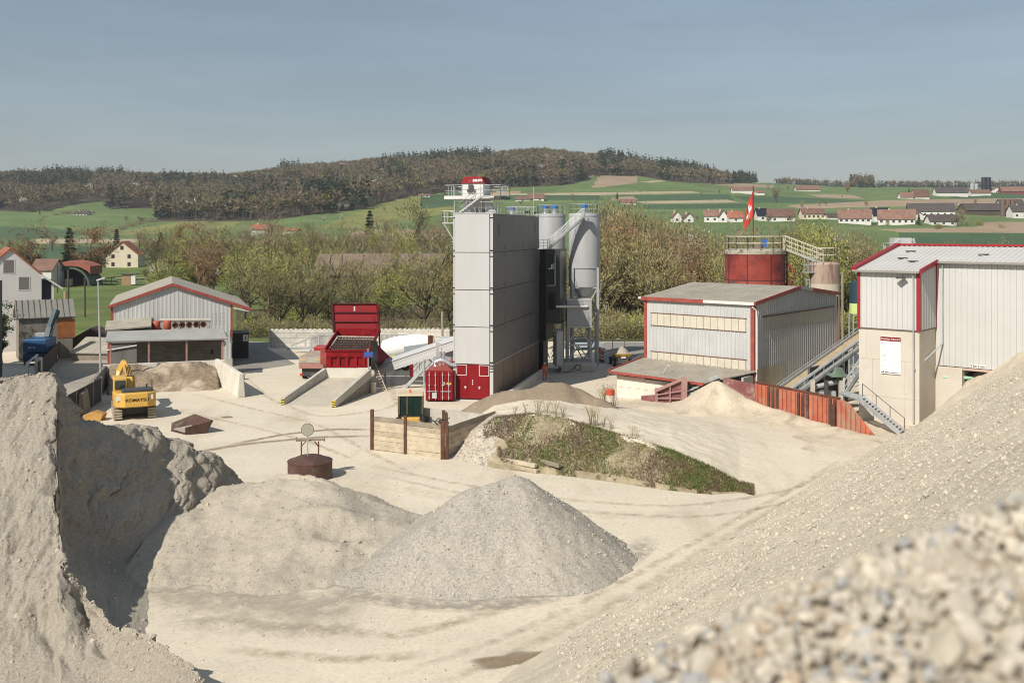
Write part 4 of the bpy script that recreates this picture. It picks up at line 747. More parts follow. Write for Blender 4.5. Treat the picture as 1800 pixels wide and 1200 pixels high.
sp = G(648, 690); t = T('sign_post', sp, 'small blue sign on a thin steel post at the end of the ramp wall', 'sign'); m = MB(); m.tube([sp, P(647, 612, sp.y)], .05, 6); m.build('post', GALV, t); c = P(647.5, 623, sp.y - .08); m = MB(); m.box(c.x - .4, c.x + .4, c.y - .02, c.y + .02, c.z - .26, c.z + .24); m.build('board', mat('sign_blue', (.03, .09, .35), .5, .1), t); m = MB(); m.box(c.x - .3, c.x + .3, c.y - .03, c.y - .02, c.z - .2, c.z - .12); m.build('stripe', REDT, t)
ladder('pale aluminium ladder leaning between the red hopper and the ground', G(673, 688), P(651, 636, 94.6), (.4, 0, 0), mat('ladder_pale', (.6, .45, .33), .6, .1), 11)
c = G(656, 690); m = MB(); m.lathe(c, [(.28, 0), (.28, .9), (.26, .93), (.02, .94)], 18); tag(m.build('drum', mat('cream_drum', (.6, .52, .36), .7, .1), None, 'es'), 'cream steel drum standing at the end of the ramp', 'drum')
cv = T('feed_conveyor', G(720, 690), 'light grey inclined belt conveyor running from the red hopper up into the tower', 'conveyor')
p0, p1 = P(660, 647, 97.5), P(806, 598, 93); m = MB(); y = V(0, 1, 0)
for o in (V(0, -.45, 0), V(0, .45, 0)):
    m.beam(p0 + o, p1 + o, .07, .16); m.beam(p0 + o - u * .65, p1 + o - u * .65, .07, .16)
    for k in range(11): m.beam(p0.lerp(p1, k / 10) + o, p0.lerp(p1, k / 10) + o - u * .65, .06)
m.build('frame', LGREY, cv); m = MB(); m.slab([p0 - y * .4 - u * .15, p1 - y * .4 - u * .15, p1 + y * .4 - u * .15, p0 + y * .4 - u * .15], .05); m.build('belt', BLACKM, cv)
m = MB(); m.slab([p0 - y * .55 + u * .2, p1 - y * .55 + u * .2, p1 + y * .5 + u * .5, p0 + y * .5 + u * .5], .05); m.slab([p0 - y * .47 - u * .1, p1 - y * .47 - u * .1, p1 - y * .47 - u * .55, p0 - y * .47 - u * .55], .03); m.build('cover', LGREY, cv); m = MB(); [m.beam(p0.lerp(p1, f) + o - u * .6, Vector((*(p0.lerp(p1, f) + o).xy, 0)), .12) for f in (.12, .6) for o in (V(0, -.45, 0), V(0, .45, 0))]; m.build('leg', GREYM, cv)
m = MB(); c = P(782, 612, 94); m.box(c.x - .8, c.x + .8, c.y - .5, c.y + .6, c.z - .7, c.z + .5); m.hexa([c + V(-.9, -.4, -1.6), c + V(-.2, -.4, -1.6), c + V(-.2, .4, -1.6), c + V(-.9, .4, -1.6), c + V(-1, -.5, -.7), c + V(.7, -.5, -.7), c + V(.7, .5, -.7), c + V(-1, .5, -.7)]); m.build('drive_head', GALV, cv); m = MB(); m.lathe(c + V(-.1, -.52, 0), [(.22, 0), (.22, .12), (.08, .14)], 12, (0, -1, 0)); m.build('pulley', DGREY, cv)
m = MB(); b0 = G(757, 662); m.box(b0.x - .28, b0.x + .28, b0.y - .2, b0.y + .2, 0, zpy(590, b0.y)); m.box(b0.x - .03, b0.x + .03, b0.y - .3, b0.y - .2, 0, zpy(588, b0.y)); t = tag(m.build('steel_column', RUST), 'dark rusty H-section column standing behind the red container', 'column')
m = MB(); b0 = G(778, 640); m.tube([b0, P(777.5, 548, b0.y)], .13, 10); tag(m.build('steel_pole', mat('pole_olive', (.30, .28, .22), .6, .1)), 'tall slim pipe pole between the mixer truck and the tower', 'pole')
st = T('chute_stair', G(715, 672), 'steel chute with handrails sloping down to the ground under the feed conveyor', 'chute'); m = MB(); m.beam(P(757, 634, 94.5), G(713, 681), .5, .3); m.build('trough', GALV, st); m = MB(); rail(m, [G(722, 668, .4), P(752, 634, 97.5)], 1.0, 1, .03, 1.0); m.build('handrail', DGREY, st)
wf = Fr(G(720, 668), (1, -.1)); t = T('equipment_hut', wf.p(1.5, 1, 0), 'small grey profiled hut with a red door post under the feed conveyor', 'hut'); m = MB(); corr(m, wf.p(.35, 0, 0), wf.p(4.2, 0, 0), .4, 2.6, .4, .05, -wf.b); wf.box(m, .35, 4.2, .03, 2.5, .4, 2.58); m.build('wall', LGREY, t); m = MB(); wf.box(m, 0, .35, -.05, 2.5, .3, 2.65); m.build('door_post', REDT, t); m = MB(); wf.box(m, .1, 4.3, -.1, 2.6, 0, .38); m.build('base', DGREY, t)
# ---------------------------------------------------------------- profiled hall on the right
PANW = mat('hall_sheet', (.47, .47, .46), .55, .08, .6, stain=(.50, .40, .24), st_scl=.22, st_th=(.60, .78)); STRIP = mat('translucent_strip', (.54, .50, .41), .5, .08, 1.2, stain=(.5, .42, .28), st_scl=.9)
D0 = Vector((12.5, 94, 0)); hd = Vector((.76, -.649, 0)).normalized(); hallf = Fr(D0, hd); LA, LB = 11.3, 17.8; ZE, ZR = 8.75, 9.75
hall = T('profiled_hall', hallf.p(5, 8, 0), 'ribbed pale metal hall with cream light strips, faded red trim and dusty low roof', 'hall')
bo = hallf.b; fo = -hallf.b; so = hallf.a
m = MB(); corr(m, hallf.p(.3, 0, 0), hallf.p(LA - .3, 0, 0), 0, ZE - .05, .36, .05, fo); m.build('front_wall', PANW, hall)
m = MB(); gz = lambda t: ZE - .05 + (ZR - ZE) * (1 - abs(2 * t - 1)); corr(m, hallf.p(LA, .35, 0), hallf.p(LA, LB - .2, 0), 0, gz, .42, .10, so); m.build('gable_wall', mat('hall_sheet_side', (.50, .49, .46), .5, .06, .5, stain=(.5, .42, .3), st_scl=.2, st_th=(.62, .8)), hall)
m = MB(); m.prism([hallf.p(.1, 0.06, 0), hallf.p(.1, LB, 0), hallf.p(.1, LB, ZE - .1), hallf.p(.1, LB / 2, ZR - .12), hallf.p(.1, .06, ZE - .1)], hallf.a * (LA - .18)); m.build('core', GREYM, hall)
rt = hallf.p(-.15, LB / 2, ZR), hallf.p(LA + .15, LB / 2, ZR)
m = MB(); corr_roof(m, hallf.p(-.15, -.2, ZE), hallf.p(LA + .15, -.2, ZE), rt[0], rt[1], .5, .05); corr_roof(m, rt[0], rt[1], hallf.p(-.15, LB + .2, ZE), hallf.p(LA + .15, LB + .2, ZE), .5, .05); m.build('roof', OLDROOF, hall)
m = MB(); hallf.box(m, -.2, 6.4, -.32, -.2, ZE - .3, ZE + .02); m.build('eave_trim', TRIM, hall); m = MB(); hallf.box(m, 6.42, LA + .1, -.32, -.2, ZE - .26, ZE - .0); hallf.box(m, -.5, -.2, -.3, -.1, ZE - .2, ZE); m.build('gutter', WHITE, hall)
m = MB(); m.beam(hallf.p(LA + .22, -.3, ZE - .12), hallf.p(LA + .22, LB / 2, ZR - .08), .12, .32); m.build('verge_trim', TRIM, hall); m = MB(); m.beam(hallf.p(LA + .22, LB / 2 + 2.6, ZR - .38), hallf.p(LA + .22, LB + .2, ZE - .1), .12, .32); m.build('verge_trim', TRIM, hall); m = MB(); m.beam(hallf.p(LA + .2, LB / 2 + .1, ZR - .1), hallf.p(LA + .2, LB / 2 + 2.6, ZR - .38), .1, .3); m.build('verge_trim', GALV, hall)
for a0, a1, mm in ((0, .3, TRIM), (LA - .34, LA + .02, TRIM)): m = MB(); hallf.box(m, a0, a1, -.07, .1, 0, ZE - .3); m.build('corner_trim', mm, hall)
m = MB(); m.tube([hallf.p(LA + .14, .12, 0.2), hallf.p(LA + .14, .12, ZE - .75), hallf.p(LA - .1, -.2, ZE - .4)], .08, 8); m.build('downpipe', WHITE, hall); m = MB(); m.tube([hallf.p(LA + .14, LB - .1, 0.2), hallf.p(LA + .14, LB - .1, ZE - .4)], .08, 8); m.build('downpipe', TRIM, hall)
for z0, z1 in ((6.15, 7.25), (2.55, 3.65)):
    m = MB(); hallf.box(m, .8, LA - .75, -.085, -.02, z0, z1); s = m.build('light_strip', STRIP, hall); m = MB(); hallf.box(m, .75, LA - .7, -.12, -.06, z1, z1 + .07); hallf.box(m, .75, LA - .7, -.1, -.06, z0 - .05, z0); [hallf.box(m, a, a + .03, -.092, -.08, z0, z1) for a in np.linspace(.8, LA - .8, 15)]; m.build('strip_frame', mat('strip_frame', (.16, .07, .05), .7, .3), s)
m = MB(); hallf.box(m, LA - .02, LA + .1, 1.5, LB - 1.0, 6.15, 7.35); s = m.build('light_strip', mat('dusty_strip', (.40, .36, .27), .6, .12, 1.5), hall); m = MB(); hallf.box(m, LA + .0, LA + .18, 1.4, LB - .9, 7.35, 7.45); m.build('strip_frame', MC['strip_frame'], s)
m = MB(); hallf.box(m, LA + .0, LA + .1, .3, 6.2, 0, 2.9); m.build('base_panel', mat('tan_panel', (.48, .39, .25), .7, .1, .6), hall)
lt = T('lean_to', hallf.p(5, -3, 0), 'low lean-to with dusty ribbed roof and white wall in front of the ribbed hall', 'lean-to')
fl, fr_ = hallf.p(-.1, -5.6, 2.35), hallf.p(9.3, -5.4, 2.35); e0, e1 = hallf.p(-.1, -.1, 3.0), hallf.p(LA + .1, -.1, 2.75)
m = MB(); corr_roof(m, fl, hallf.p(9.5, -5.6, 2.2), e0, hallf.p(LA + .2, -.1, 2.75), .45, .06); m.build('roof', OLDROOF, lt)
m = MB(); m.beam(fl + V(0, -.08, -.1), hallf.p(9.5, -5.65, 2.1), .1, .22); m.build('gutter', TRIM, lt); m = MB(); m.beam(fl + V(-.1, 0, 0), e0 + V(-.1, 0, .0), .12, .22); m.build('verge_trim', TRIM, lt)
m = MB(); hallf.box(m, .4, 8.6, -5.1, -4.8, -.3, 1.85); m.build('front_wall', mat('white_block', (.66, .61, .52), .85, .1, .5, stain=(.5, .45, .37)), lt); m = MB(); hallf.box(m, .4, 3.4, -5.2, -5.1, 1.72, 1.95); [hallf.box(m, .6 + k * .9, 1.0 + k * .9, -5.12, -5.1, .9, 1.02) for k in range(6)]; m.build('warning_stripe', mat('washed_pink', (.62, .45, .40), .8, .1), lt); m = MB(); hallf.box(m, .3, .5, -4.8, -.2, 0, 2.4); hallf.box(m, LA - .2, LA, -2, -.2, 0, 2.4); m.build('side_wall', CONC, lt)
m = MB(); q = G(1167, 705); m.tube([q + u * -.3, P(1166, 654, q.y)], .05, 6); m.tube([P(1166, 655, q.y), P(1174, 643, q.y)], .04, 6); m.box(P(1174, 643, q.y).x - .1, P(1174, 643, q.y).x + .15, q.y - .1, q.y + .1, P(1174, 643, q.y).z - .05, P(1174, 643, q.y).z + .1); tag(m.build('lamp_post', LGREY), 'thin bent lamp post in front of the white lean-to wall', 'lamp post')
# red hopper wing walls with sand conveyor inside
MAR = mat('maroon_sheet', (.20, .075, .075), .6, .25, .8, stain=(.35, .26, .2), st_scl=.9)
bh = T('bunker', G(1190, 708), 'maroon steel bunker with stepped side plates beside the hall lean-to', 'bunker')
def wallpx(pts, Y, th, zadd=0): return [P(x, y, YY) for (x, y), YY in zip(pts, Y)]
m = MB(); m.prism(wallpx([(1154, 708), (1202, 712), (1202, 667), (1154, 688)], (86.5, 84, 84, 86.5), .2), (.1, .25, 0)); m.build('side_plate', MAR, bh); m = MB(); m.prism(wallpx([(1118, 706), (1154, 708), (1154, 694), (1127, 696), (1127, 701), (1118, 702)], (88, 86.5, 86.5, 88, 88, 88), .2), (.1, .25, 0)); m.build('step_plate', MAR, bh)
m = MB(); m.beam(P(1153, 687, 86.3), P(1203, 665, 83.8), .3, .25); m.beam(P(1202, 712, 83.8), P(1203, 664, 83.8), .45); m.beam(P(1154, 708, 86.3), P(1154, 682, 86.3), .25); [m.beam(P(1154, y0, 86.3), P(1202, y1, 83.7), .1) for y0, y1 in ((700, 700), (694, 686))]; m.beam(P(1178, 706, 85), P(1178, 678, 85), .12); m.build('frame', mat('mauve_frame', (.33, .2, .18), .65, .2), bh)
m = MB(); m.prism(wallpx([(1268, 682), (1327, 706), (1327, 676), (1272, 664)], (84, 81.5, 81.5, 84), .2), (.1, .3, 0)); m.build('side_plate', MAR, bh)
sc2 = T('short_conveyor', P(1235, 690, 84), 'short belt conveyor with toothed underside poking out of the sand at the maroon bunker', 'conveyor'); a, b = P(1206, 685, 84.5), P(1262, 660, 84.5); m = MB(); m.slab([a + V(0, -.5, 0), b + V(0, -.5, 0), b + V(0, .6, 0), a + V(0, .6, 0)], .12); m.beam(a + V(0, -.5, -.35), b + V(0, -.5, -.35), .08); m.build('belt_frame', GALV, sc2); m = MB(); [m.prism([a.lerp(b, f) + V(0, -.55, -.12), a.lerp(b, f + .05) + V(0, -.55, -.12), a.lerp(b, f + .01) + V(0, -.55, -.5)], (0, .06, 0)) for f in np.linspace(.05, .85, 7)]; m.build('tooth', DGREY, sc2)
# orange sheet wall
ow = T('sheet_wall', G(1440, 740), 'rust-streaked orange sheet-pile wall running down towards the white building', 'wall')
ORG = mat('orange_sheet', (.42, .13, .08), .75, .25, .9, spec=.15, stain=(.33, .23, .16), st_scl=.7, st_th=(.5, .66))
wl0, wl1 = Vector((20.0, 81.6, 0)), Vector((26.0, 71.6, 0)); L = (wl1 - wl0).length; nn = Vector((-(wl1 - wl0).y, (wl1 - wl0).x, 0)).normalized(); nn = -nn if nn.y > 0 else nn
wt = lambda t: np.interp(t, [0, .72, .80, 1], [2.55, 2.45, 2.3, .3])
m = MB(); m.prism([wl0 + u * -.3, wl1 + u * -.3, wl1 + u * .3, wl0.lerp(wl1, .8) + u * 2.3, wl0.lerp(wl1, .72) + u * 2.45, wl0 + u * 2.55], -nn * .12); m.build('sheet', ORG, ow)
for k in range(26): t = k / 26; m = MB(); q = wl0.lerp(wl1, t); r = wl0.lerp(wl1, t + .022); z = float(wt(t + .011)); m.prism([q + nn * .001, r + nn * .001, r + nn * .1, q + nn * .1], (0, 0, max(z - .12, .1))); m.build('rib', ORG if k % 7 not in (3, 4, 5) or k > 18 else TANKRUST, ow)
m = MB(); m.beam(wl0 + u * 2.6, wl0.lerp(wl1, .74) + u * 2.5, .2, .1); m.build('cap_rail', RUST, ow); m = MB(); q = wl0.lerp(wl1, .70) + nn * .25; m.box(q.x - .15, q.x + .15, q.y - .15, q.y + .15, -.3, 2.0); m.build('post', TANKRUST, ow)
st2 = T('steel_stair', G(1555, 745), 'grey steel stair descending along the orange wall to the yard by the white building', 'stair'); p0, p1 = P(1508, 700, 75.5), P(1582, 762, 72.6); m = MB(); stair(m, p0, p1, V(.62, .75, 0), 14, .08, .35); m.build('flight', GALV, st2); m = MB(); w = V(.62, .75, 0); rail(m, [p0 + w, p1 + w], 1.0, 0, .03, 1.6); m.build('handrail', DGREY, st2)
m = MB(); m.slab([P(1474, 690, 80), P(1510, 703, 75.5), P(1520, 696, 76.6), P(1485, 686, 81)], .12); m.build('landing', GALV, st2)
st3 = T('steel_stair', P(1495, 690, 79), 'upper grey steel stair rising behind the corner of the white building', 'stair'); p0, p1 = P(1485, 692, 80), P(1512, 652, 80.6); m = MB(); stair(m, p0, p1, V(.5, .9, 0), 9, .08, .3); m.build('flight', GALV, st3); m = MB(); rail(m, [p0, p1], 1.1, 1, .035, .9); rail(m, [p0 + V(.5, .9, 0), p1 + V(.5, .9, 0)], 1.1, 1, .035, .9); m.build('handrail', GALV, st3)
# long belt conveyor up to the white building
lc = T('belt_conveyor', Vector((26, 85, 0)), 'long dusty belt conveyor with handrails climbing past the ribbed hall to the white building', 'conveyor')
p0, p1 = P(1366, 694, 82.3), P(1560, 556, 92); sd_ = V(.75, -.66, 0); m = MB(); m.slab([p0 - sd_ * .45, p0 + sd_ * .45, p1 + sd_ * .45, p1 - sd_ * .45], .05); m.build('belt', mat('dusty_belt', (.36, .28, .18), .85, .15, .8), lc)
m = MB()
for o in (-.6, .62, 1.5):
    m.beam(p0 + sd_ * o + u * .08, p1 + sd_ * o + u * .08, .12, .22)
    if o != 1.5: m.beam(p0 + sd_ * o - u * .75, p1 + sd_ * o - u * .75, .1, .14); [m.beam(p0.lerp(p1, k / 16) + sd_ * o - u * (.75 if k % 2 else 0), p0.lerp(p1, (k + 1) / 16) + sd_ * o - u * (0 if k % 2 else .75), .07) for k in range(16)]
m.build('frame', GALV, lc); m = MB(); [m.slab([p0 + sd_ * a - u * .1, p0 + sd_ * (a + .14) - u * .1, p1 + sd_ * (a + .14) - u * .1, p1 + sd_ * a - u * .1], .04) for a in (.75, .95, 1.15, 1.35)]; m.build('walkway', GALV, lc)
m = MB(); rail(m, [p0 + sd_ * 1.5 - u * .3, p1 + sd_ * 1.5 - u * .3], 1.05, 1, .035, 1.4); rail(m, [p0 - sd_ * .62, p1 - sd_ * .62], .4, 0, .03, 2); m.build('handrail', GALV, lc); m = MB(); m.tube([p0 + sd_ * .8 + u * .3, p1 + sd_ * .8 + u * .3], .12, 8); m.build('cover_tube', GALV, lc)
for f in (.33, .55): q = p0.lerp(p1, f); m = MB(); m.beam(q + sd_ * .5, Vector((q.x + .4, q.y - .3, 0)), .2); m.beam(q - sd_ * .5, Vector((q.x - .4, q.y + .3, 0)), .2); m.build('support', DGREY, lc)
m = MB(); q = P(1478, 655, 82.5); m.box(q.x - .9, q.x + .6, q.y - .4, q.y + 1, q.z - .3, q.z - .15); m.hexa([q + V(-.6, -.2, -.15), q + V(.3, -.2, -.15), q + V(.3, .5, -.15), q + V(-.6, .5, -.15), q + V(-.3, -.2, .4), q + V(.1, -.2, .4), q + V(.1, .5, .4), q + V(-.3, .5, .4)]); m.build('screen_machine', mat('machine_green', (.16, .22, .17), .7, .3), lc)
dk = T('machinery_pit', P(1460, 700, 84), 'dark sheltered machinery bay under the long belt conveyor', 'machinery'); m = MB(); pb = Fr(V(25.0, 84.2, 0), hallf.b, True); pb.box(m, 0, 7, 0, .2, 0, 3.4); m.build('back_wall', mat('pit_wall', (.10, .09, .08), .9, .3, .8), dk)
for (x, y, s_) in ((1428, 700, .35), (1478, 690, .3), (1452, 700, .25)): q = P(x, 700, 82.5); m = MB(); m.beam(Vector((q.x, q.y, 0)), Vector((q.x, q.y, 2.6)), s_); m.build('column', CONC if s_ > .28 else DGREY, dk)
m = MB(); q = P(1440, 690, 83); m.box(q.x - 1.2, q.x + 1.4, q.y, q.y + .8, .2, 1.6); m.build('machine_body', GREYM, dk); m = MB(); m.tube([Vector((q.x - 1, q.y, 1.8)), Vector((q.x + 1.5, q.y, 2.4))], .2, 8); m.build('pipe', GREYM, dk)
# ---------------------------------------------------------------- white building at the right edge
WPAN = mat('white_sheet', (.50, .50, .48), .5, .04, .3); wA = Vector((31.1, 76, 0)); wd1 = Vector((-.760, .649, 0)); wf1 = Fr(wA, wd1); wf1.b = Vector((.649, .760, 0))
wb = T('gravel_works', wf1.p(0, 6, 0), 'white panelled gravel works with red edges above a pale concrete base, at the right edge', 'industrial building')
FWd, SD, LONG = 4.75, 3.85, 17.0; ZC, ZEV = 7.35, 11.85; slope = .178
m = MB(); corr(m, wf1.p(.25, 0, 0), wf1.p(FWd - .15, 0, 0), ZC, ZEV, .40, .018, -wf1.b); m.build('front_wall', WPAN, wb)
gs = lambda t: ZEV + t * SD * slope; m = MB(); corr(m, wf1.p(0, .25, 0), wf1.p(0, SD - .15, 0), ZC, gs, .36, .06, -wf1.a); m.build('side_wall', WPAN, wb)
m = MB(); zE2 = ZEV + SD * slope; corr(m, wf1.p(-.1, SD, 0), wf1.p(-LONG, SD, 0), 4.35, zE2, .44, .018, -wf1.b); m.build('long_wall', WPAN, wb)
SEAM = mat('panel_seam_grey', (.33, .33, .31), .6, .1); m = MB(); [wf1.box(m, a, a + .022, -.022, -.016, ZC, ZEV - .1) for a in np.arange(.45, FWd - .2, .40)]; [wf1.box(m, -a, -a + .022, SD - .022, SD - .016, 4.37, zE2 - .1) for a in np.arange(.6, LONG, .44)]; m.build('panel_seam', SEAM, wb)
m = MB(); wf1.box(m, .05, FWd - .03, .04, 19, ZC, ZEV - .1); wf1.box(m, -LONG, .1, SD + .04, 19, 4.38, zE2 - .1); m.build('core', GREYM, wb)
ridge = 9.6; zr = ZEV + ridge * slope + .1
m = MB(); corr_roof(m, wf1.p(FWd + .15, -.3, ZEV + .05), wf1.p(-.15, -.3, ZEV + .05), wf1.p(FWd + .15, ridge, zr), wf1.p(-.15, ridge, zr), .42, .05); corr_roof(m, wf1.p(-.15, SD - .3, zE2 + .05), wf1.p(-LONG, SD - .3, zE2 + .05), wf1.p(-.15, ridge, zr), wf1.p(-LONG, ridge, zr), .42, .05)
m.slab([wf1.p(FWd + .15, ridge, zr), wf1.p(FWd + .15, 19.3, ZEV), wf1.p(-LONG, 19.3, ZEV), wf1.p(-LONG, ridge, zr)], .1); m.build('roof', mat('roof_sheet_light', (.50, .49, .46), .55, .06, .4), wb)
for (f, g) in ((.55, .42), (.62, .72), (.3, .3)): m = MB(); q = wf1.p(FWd * f, ridge * g, ZEV + ridge * g * slope + .16); m.box(q.x - .4, q.x + .35, q.y - .1, q.y + .15, q.z, q.z + .08); m.build('snow_guard', DGREY, wb)
for (a, g) in ((-3, .62), (-8, .8)): m = MB(); q = wf1.p(a, ridge * g, ZEV + ridge * g * slope + .16); m.box(q.x - .4, q.x + .4, q.y - .1, q.y + .15, q.z, q.z + .08); m.build('snow_guard', DGREY, wb)
m = MB(); m.beam(wf1.p(FWd + .22, -.35, ZEV + .12), wf1.p(FWd + .22, ridge, zr + .1), .4, .3); m.build('verge_trim', TRIMN, wb); m = MB(); m.beam(wf1.p(-.2, -.35, ZEV + .02), wf1.p(-.2, SD - .2, zE2), .16, .34); m.build('verge_trim', TRIMN, wb); m = MB(); m.beam(wf1.p(FWd + .1, ridge, zr + .12), wf1.p(-LONG, ridge, zr + .12), .35, .16); m.build('ridge_trim', TRIMN, wb)
m = MB(); wf1.box(m, -.1, FWd + .3, -.45, -.3, ZEV - .12, ZEV + .04); m.build('gutter', mat('zinc', (.26, .25, .23), .5, .1), wb); m = MB(); wf1.box(m, -LONG, -.28, SD - .45, SD - .3, zE2 - .12, zE2 + .04); m.build('gutter', MC['zinc'], wb)
for a0, a1, b0, b1, z1 in ((-.06, .2, -.05, .2, ZEV - .05), (FWd - .2, FWd + .05, -.05, .2, ZEV - .12), (-.08, .1, SD - .22, SD + .0, zE2 - .1)): m = MB(); wf1.box(m, a0, a1, b0, b1, ZC - .1, z1); m.build('corner_trim', TRIMN, wb)
m = MB(); wf1.box(m, .1, FWd - .05, -.03, .5, ZC - .08, ZC); wf1.box(m, -.04, .1, .2, SD, ZC - .1, ZC - .02); m.build('base_flashing', mat('bronze_flashing', (.14, .11, .085), .6, .2), wb)
m = MB(); wf1.box(m, .02, FWd - .05, .06, 12, -.2, ZC - .08); b_ = m.build('concrete_base', CREAM, wb); m = MB(); [wf1.box(m, .02, FWd - .05, .052, .07, z, z + .025) for z in (2.0, 4.9)]; [wf1.box(m, a, a + .025, .052, .07, -.2, 4.9) for a in (1.1, 3.6)]; [wf1.box(m, a, a + .02, .052, .07, 4.9, 7.2) for a in (.4, 4.1)]; m.build('formwork_joint', mat('joint_line', (.40, .34, .27), .9, .1), b_)  # formwork joints as slightly darker lines
m = MB(); wf1.box(m, -2.0, .0, SD - .1, 12, -.2, 4.3); m.build('concrete_base', CREAM, wb); m = MB(); wf1.box(m, -.25, .0, SD + .02, SD + .3, 4.3, 7.3); m.build('pillar', CREAM, wb)
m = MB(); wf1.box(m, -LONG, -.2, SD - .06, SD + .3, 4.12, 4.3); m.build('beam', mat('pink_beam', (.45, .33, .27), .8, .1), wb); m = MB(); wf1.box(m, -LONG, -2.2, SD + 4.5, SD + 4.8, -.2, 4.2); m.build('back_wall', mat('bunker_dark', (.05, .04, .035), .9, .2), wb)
m = MB(); m.prism([wf1.p(-.25, SD - .14, 4.05), wf1.p(-2.35, SD - .14, 1.6), wf1.p(-2.9, SD - .14, -.1), wf1.p(-.2, SD - .14, -.1)], wf1.b * 3); m.build('splayed_wall', CREAM, wb); m = MB(); m.tube([wf1.p(-.6, SD - .1, 3.45), wf1.p(-7, SD + 2.4, 3.6)], .13, 8); m.build('pipe', mat('mint_pipe', (.3, .5, .38), .6, .1), wb)
m = MB(); m.tube([wf1.p(.42, -.2, ZEV - .3), wf1.p(.42, -.1, ZEV - .7), wf1.p(.42, -.08, .3)], .06, 8); m.build('downpipe', GALV, wb); m = MB(); m.tube([wf1.p(-.55, SD - .25, zE2 - .2), wf1.p(-.55, SD - .1, zE2 - .6), wf1.p(-.55, SD - .1, 6.1), wf1.p(.36, -.08, 4.3)], .06, 8); m.build('downpipe', GALV, wb)
q = wf1.p(1.3, -.35, ZEV - .55); m = MB(); m.box(q.x - .35, q.x + .3, q.y - .35, q.y + .1, q.z, q.z + .12); m.build('floodlight', DGREY, wb)
# site poster and the grading sign
sg = T('poster', wf1.p(2.2, -.05, 5), 'tall white site poster with a dark red heading on the pale concrete wall', 'poster'); A1_, A0_ = 1.4, 2.95
m = MB(); wf1.box(m, A1_, A0_, -.04, .04, 3.85, 6.72); m.build('sheet', mat('poster_white', (.80, .80, .78), .5, .03), sg); m = MB(); wf1.box(m, A1_, A0_, -.055, -.04, 6.40, 6.72); m.build('heading', REDT, sg)
cx = (A1_ + A0_) / 2; text('lettering', 'Ersatzbau Kieswerk', .185, wf1.p(cx, -.06, 6.56), -wf1.a, (0, 0, 1), WHITE, sg, .004, True)
m = MB(); PT = mat('print_grey', (.35, .35, .36), .6, .1)
for z, w0 in ((6.2, .2), (5.98, .26), (5.7, .55), (5.28, .42), (5.18, .4), (4.9, .42), (4.4, .52), (4.2, .5)): wf1.box(m, A0_ - .06 - w0, A0_ - .06, -.045, -.04, z, z + .035)
for z, w0 in ((6.17, .75), (5.95, .5), (5.67, .75), (5.47, .55), (5.12, .65), (4.86, .6), (4.74, .75), (4.62, .65), (4.52, .5), (4.37, .4), (4.17, .4)): wf1.box(m, A0_ - .7 - w0, A0_ - .7, -.045, -.04, z, z + .022)
m.build('print_line', PT, sg); m = MB(); wf1.box(m, A0_ - .3, A0_ - .05, -.048, -.04, 3.93, 4.0); wf1.box(m, A0_ - .25, A0_ - .2, -.048, -.04, 4.0, 4.1); wf1.box(m, A0_ - .65, A0_ - .35, -.048, -.04, 3.93, 4.0); wf1.box(m, A1_ + .06, A0_ - .68, -.048, -.04, 3.93, 3.98); m.build('footer_mark', mat('print_maroon', (.10, .02, .03), .6, .1), sg)
gsn = T('grading_sign', wf1.p(-2.6, SD, 4.5), 'small white sign reading 0 bis 2 mm at the bottom of the white wall', 'sign'); m = MB(); wf1.box(m, -3.75, -2.55, SD - .06, SD - .02, 4.36, 4.66); m.build('board', WHITE, gsn); text('lettering', '0 bis 2 mm', .24, wf1.p(-3.15, SD - .065, 4.51), -wf1.a, (0, 0, 1), BLACK, gsn, .003, True)
ru = T('roof_unit', P(1585, 432, 92), 'grey ventilation unit with railings standing behind the roof edge of the white building', 'ventilation unit'); q = P(1588, 425, 90); m = MB(); m.box(q.x - .8, q.x + .75, q.y, q.y + 1.2, 11, q.z + .35); m.build('housing', LGREY, ru); m = MB(); m.tube([q + V(.75, .2, -.3), q + V(1.05, .2, -.1), q + V(.95, .2, .3)], .15, 8); m.build('hose', GALV, ru); m = MB(); r0_ = P(1553, 447, 90); rail(m, [r0_, P(1572, 447, 90), P(1582, 440, 90)], 1.0, 1, .04, .8); m.tube([P(1556, 470, 90), P(1556, 432, 90)], .1, 6); m.build('railing', GALV, ru)
# ---------------------------------------------------------------- red tank, small silo, stair between, flag
rt_ = T('red_tank', P(1327, 560, 113), 'large round rust-streaked red tank with a railed concrete rim behind the ribbed hall', 'tank'); rt_.location.z = 0; c = rt_.location.copy(); RR = 3.35
TANK = mat('red_tank_plate', (.26, .045, .03), .6, .35, .35, stain=(.10, .02, .028), st_scl=.25, st_th=(.46, .6), streak=False)
m = MB(); m.lathe(c, [(RR, 0), (RR, 9.4)], 48); m.build('lower_shell', mat('red_tank_lower', (.30, .065, .045), .6, .35, .4, stain=(.13, .06, .065), st_scl=.3, st_th=(.5, .6)), rt_, 'es'); m = MB(); m.lathe(c, [(RR, 9.5), (RR, 12.35)], 48); m.build('upper_shell', TANK, rt_, 'es'); m = MB(); m.lathe(c, [(RR + .03, 9.4), (RR + .03, 9.5)], 48); [m.tube([c + V(math.cos(a) * (RR + .03), math.sin(a) * (RR + .03), 7), c + V(math.cos(a) * (RR + .03), math.sin(a) * (RR + .03), 12.3)], .04, 5) for a in np.arange(0.3, 6.3, .785)]; m.build('seam', mat('seam_rust', (.10, .03, .025), .8, .2), rt_)
m = MB(); m.lathe(c, [(RR + .02, 12.35), (RR + .02, 12.75), (RR - .4, 12.9), (.1, 13.0)], 48); m.build('rim', mat('mossy_rim', (.40, .36, .28), .9, .2, 1, stain=(.06, .055, .035), st_scl=1, st_th=(.5, .65)), rt_)
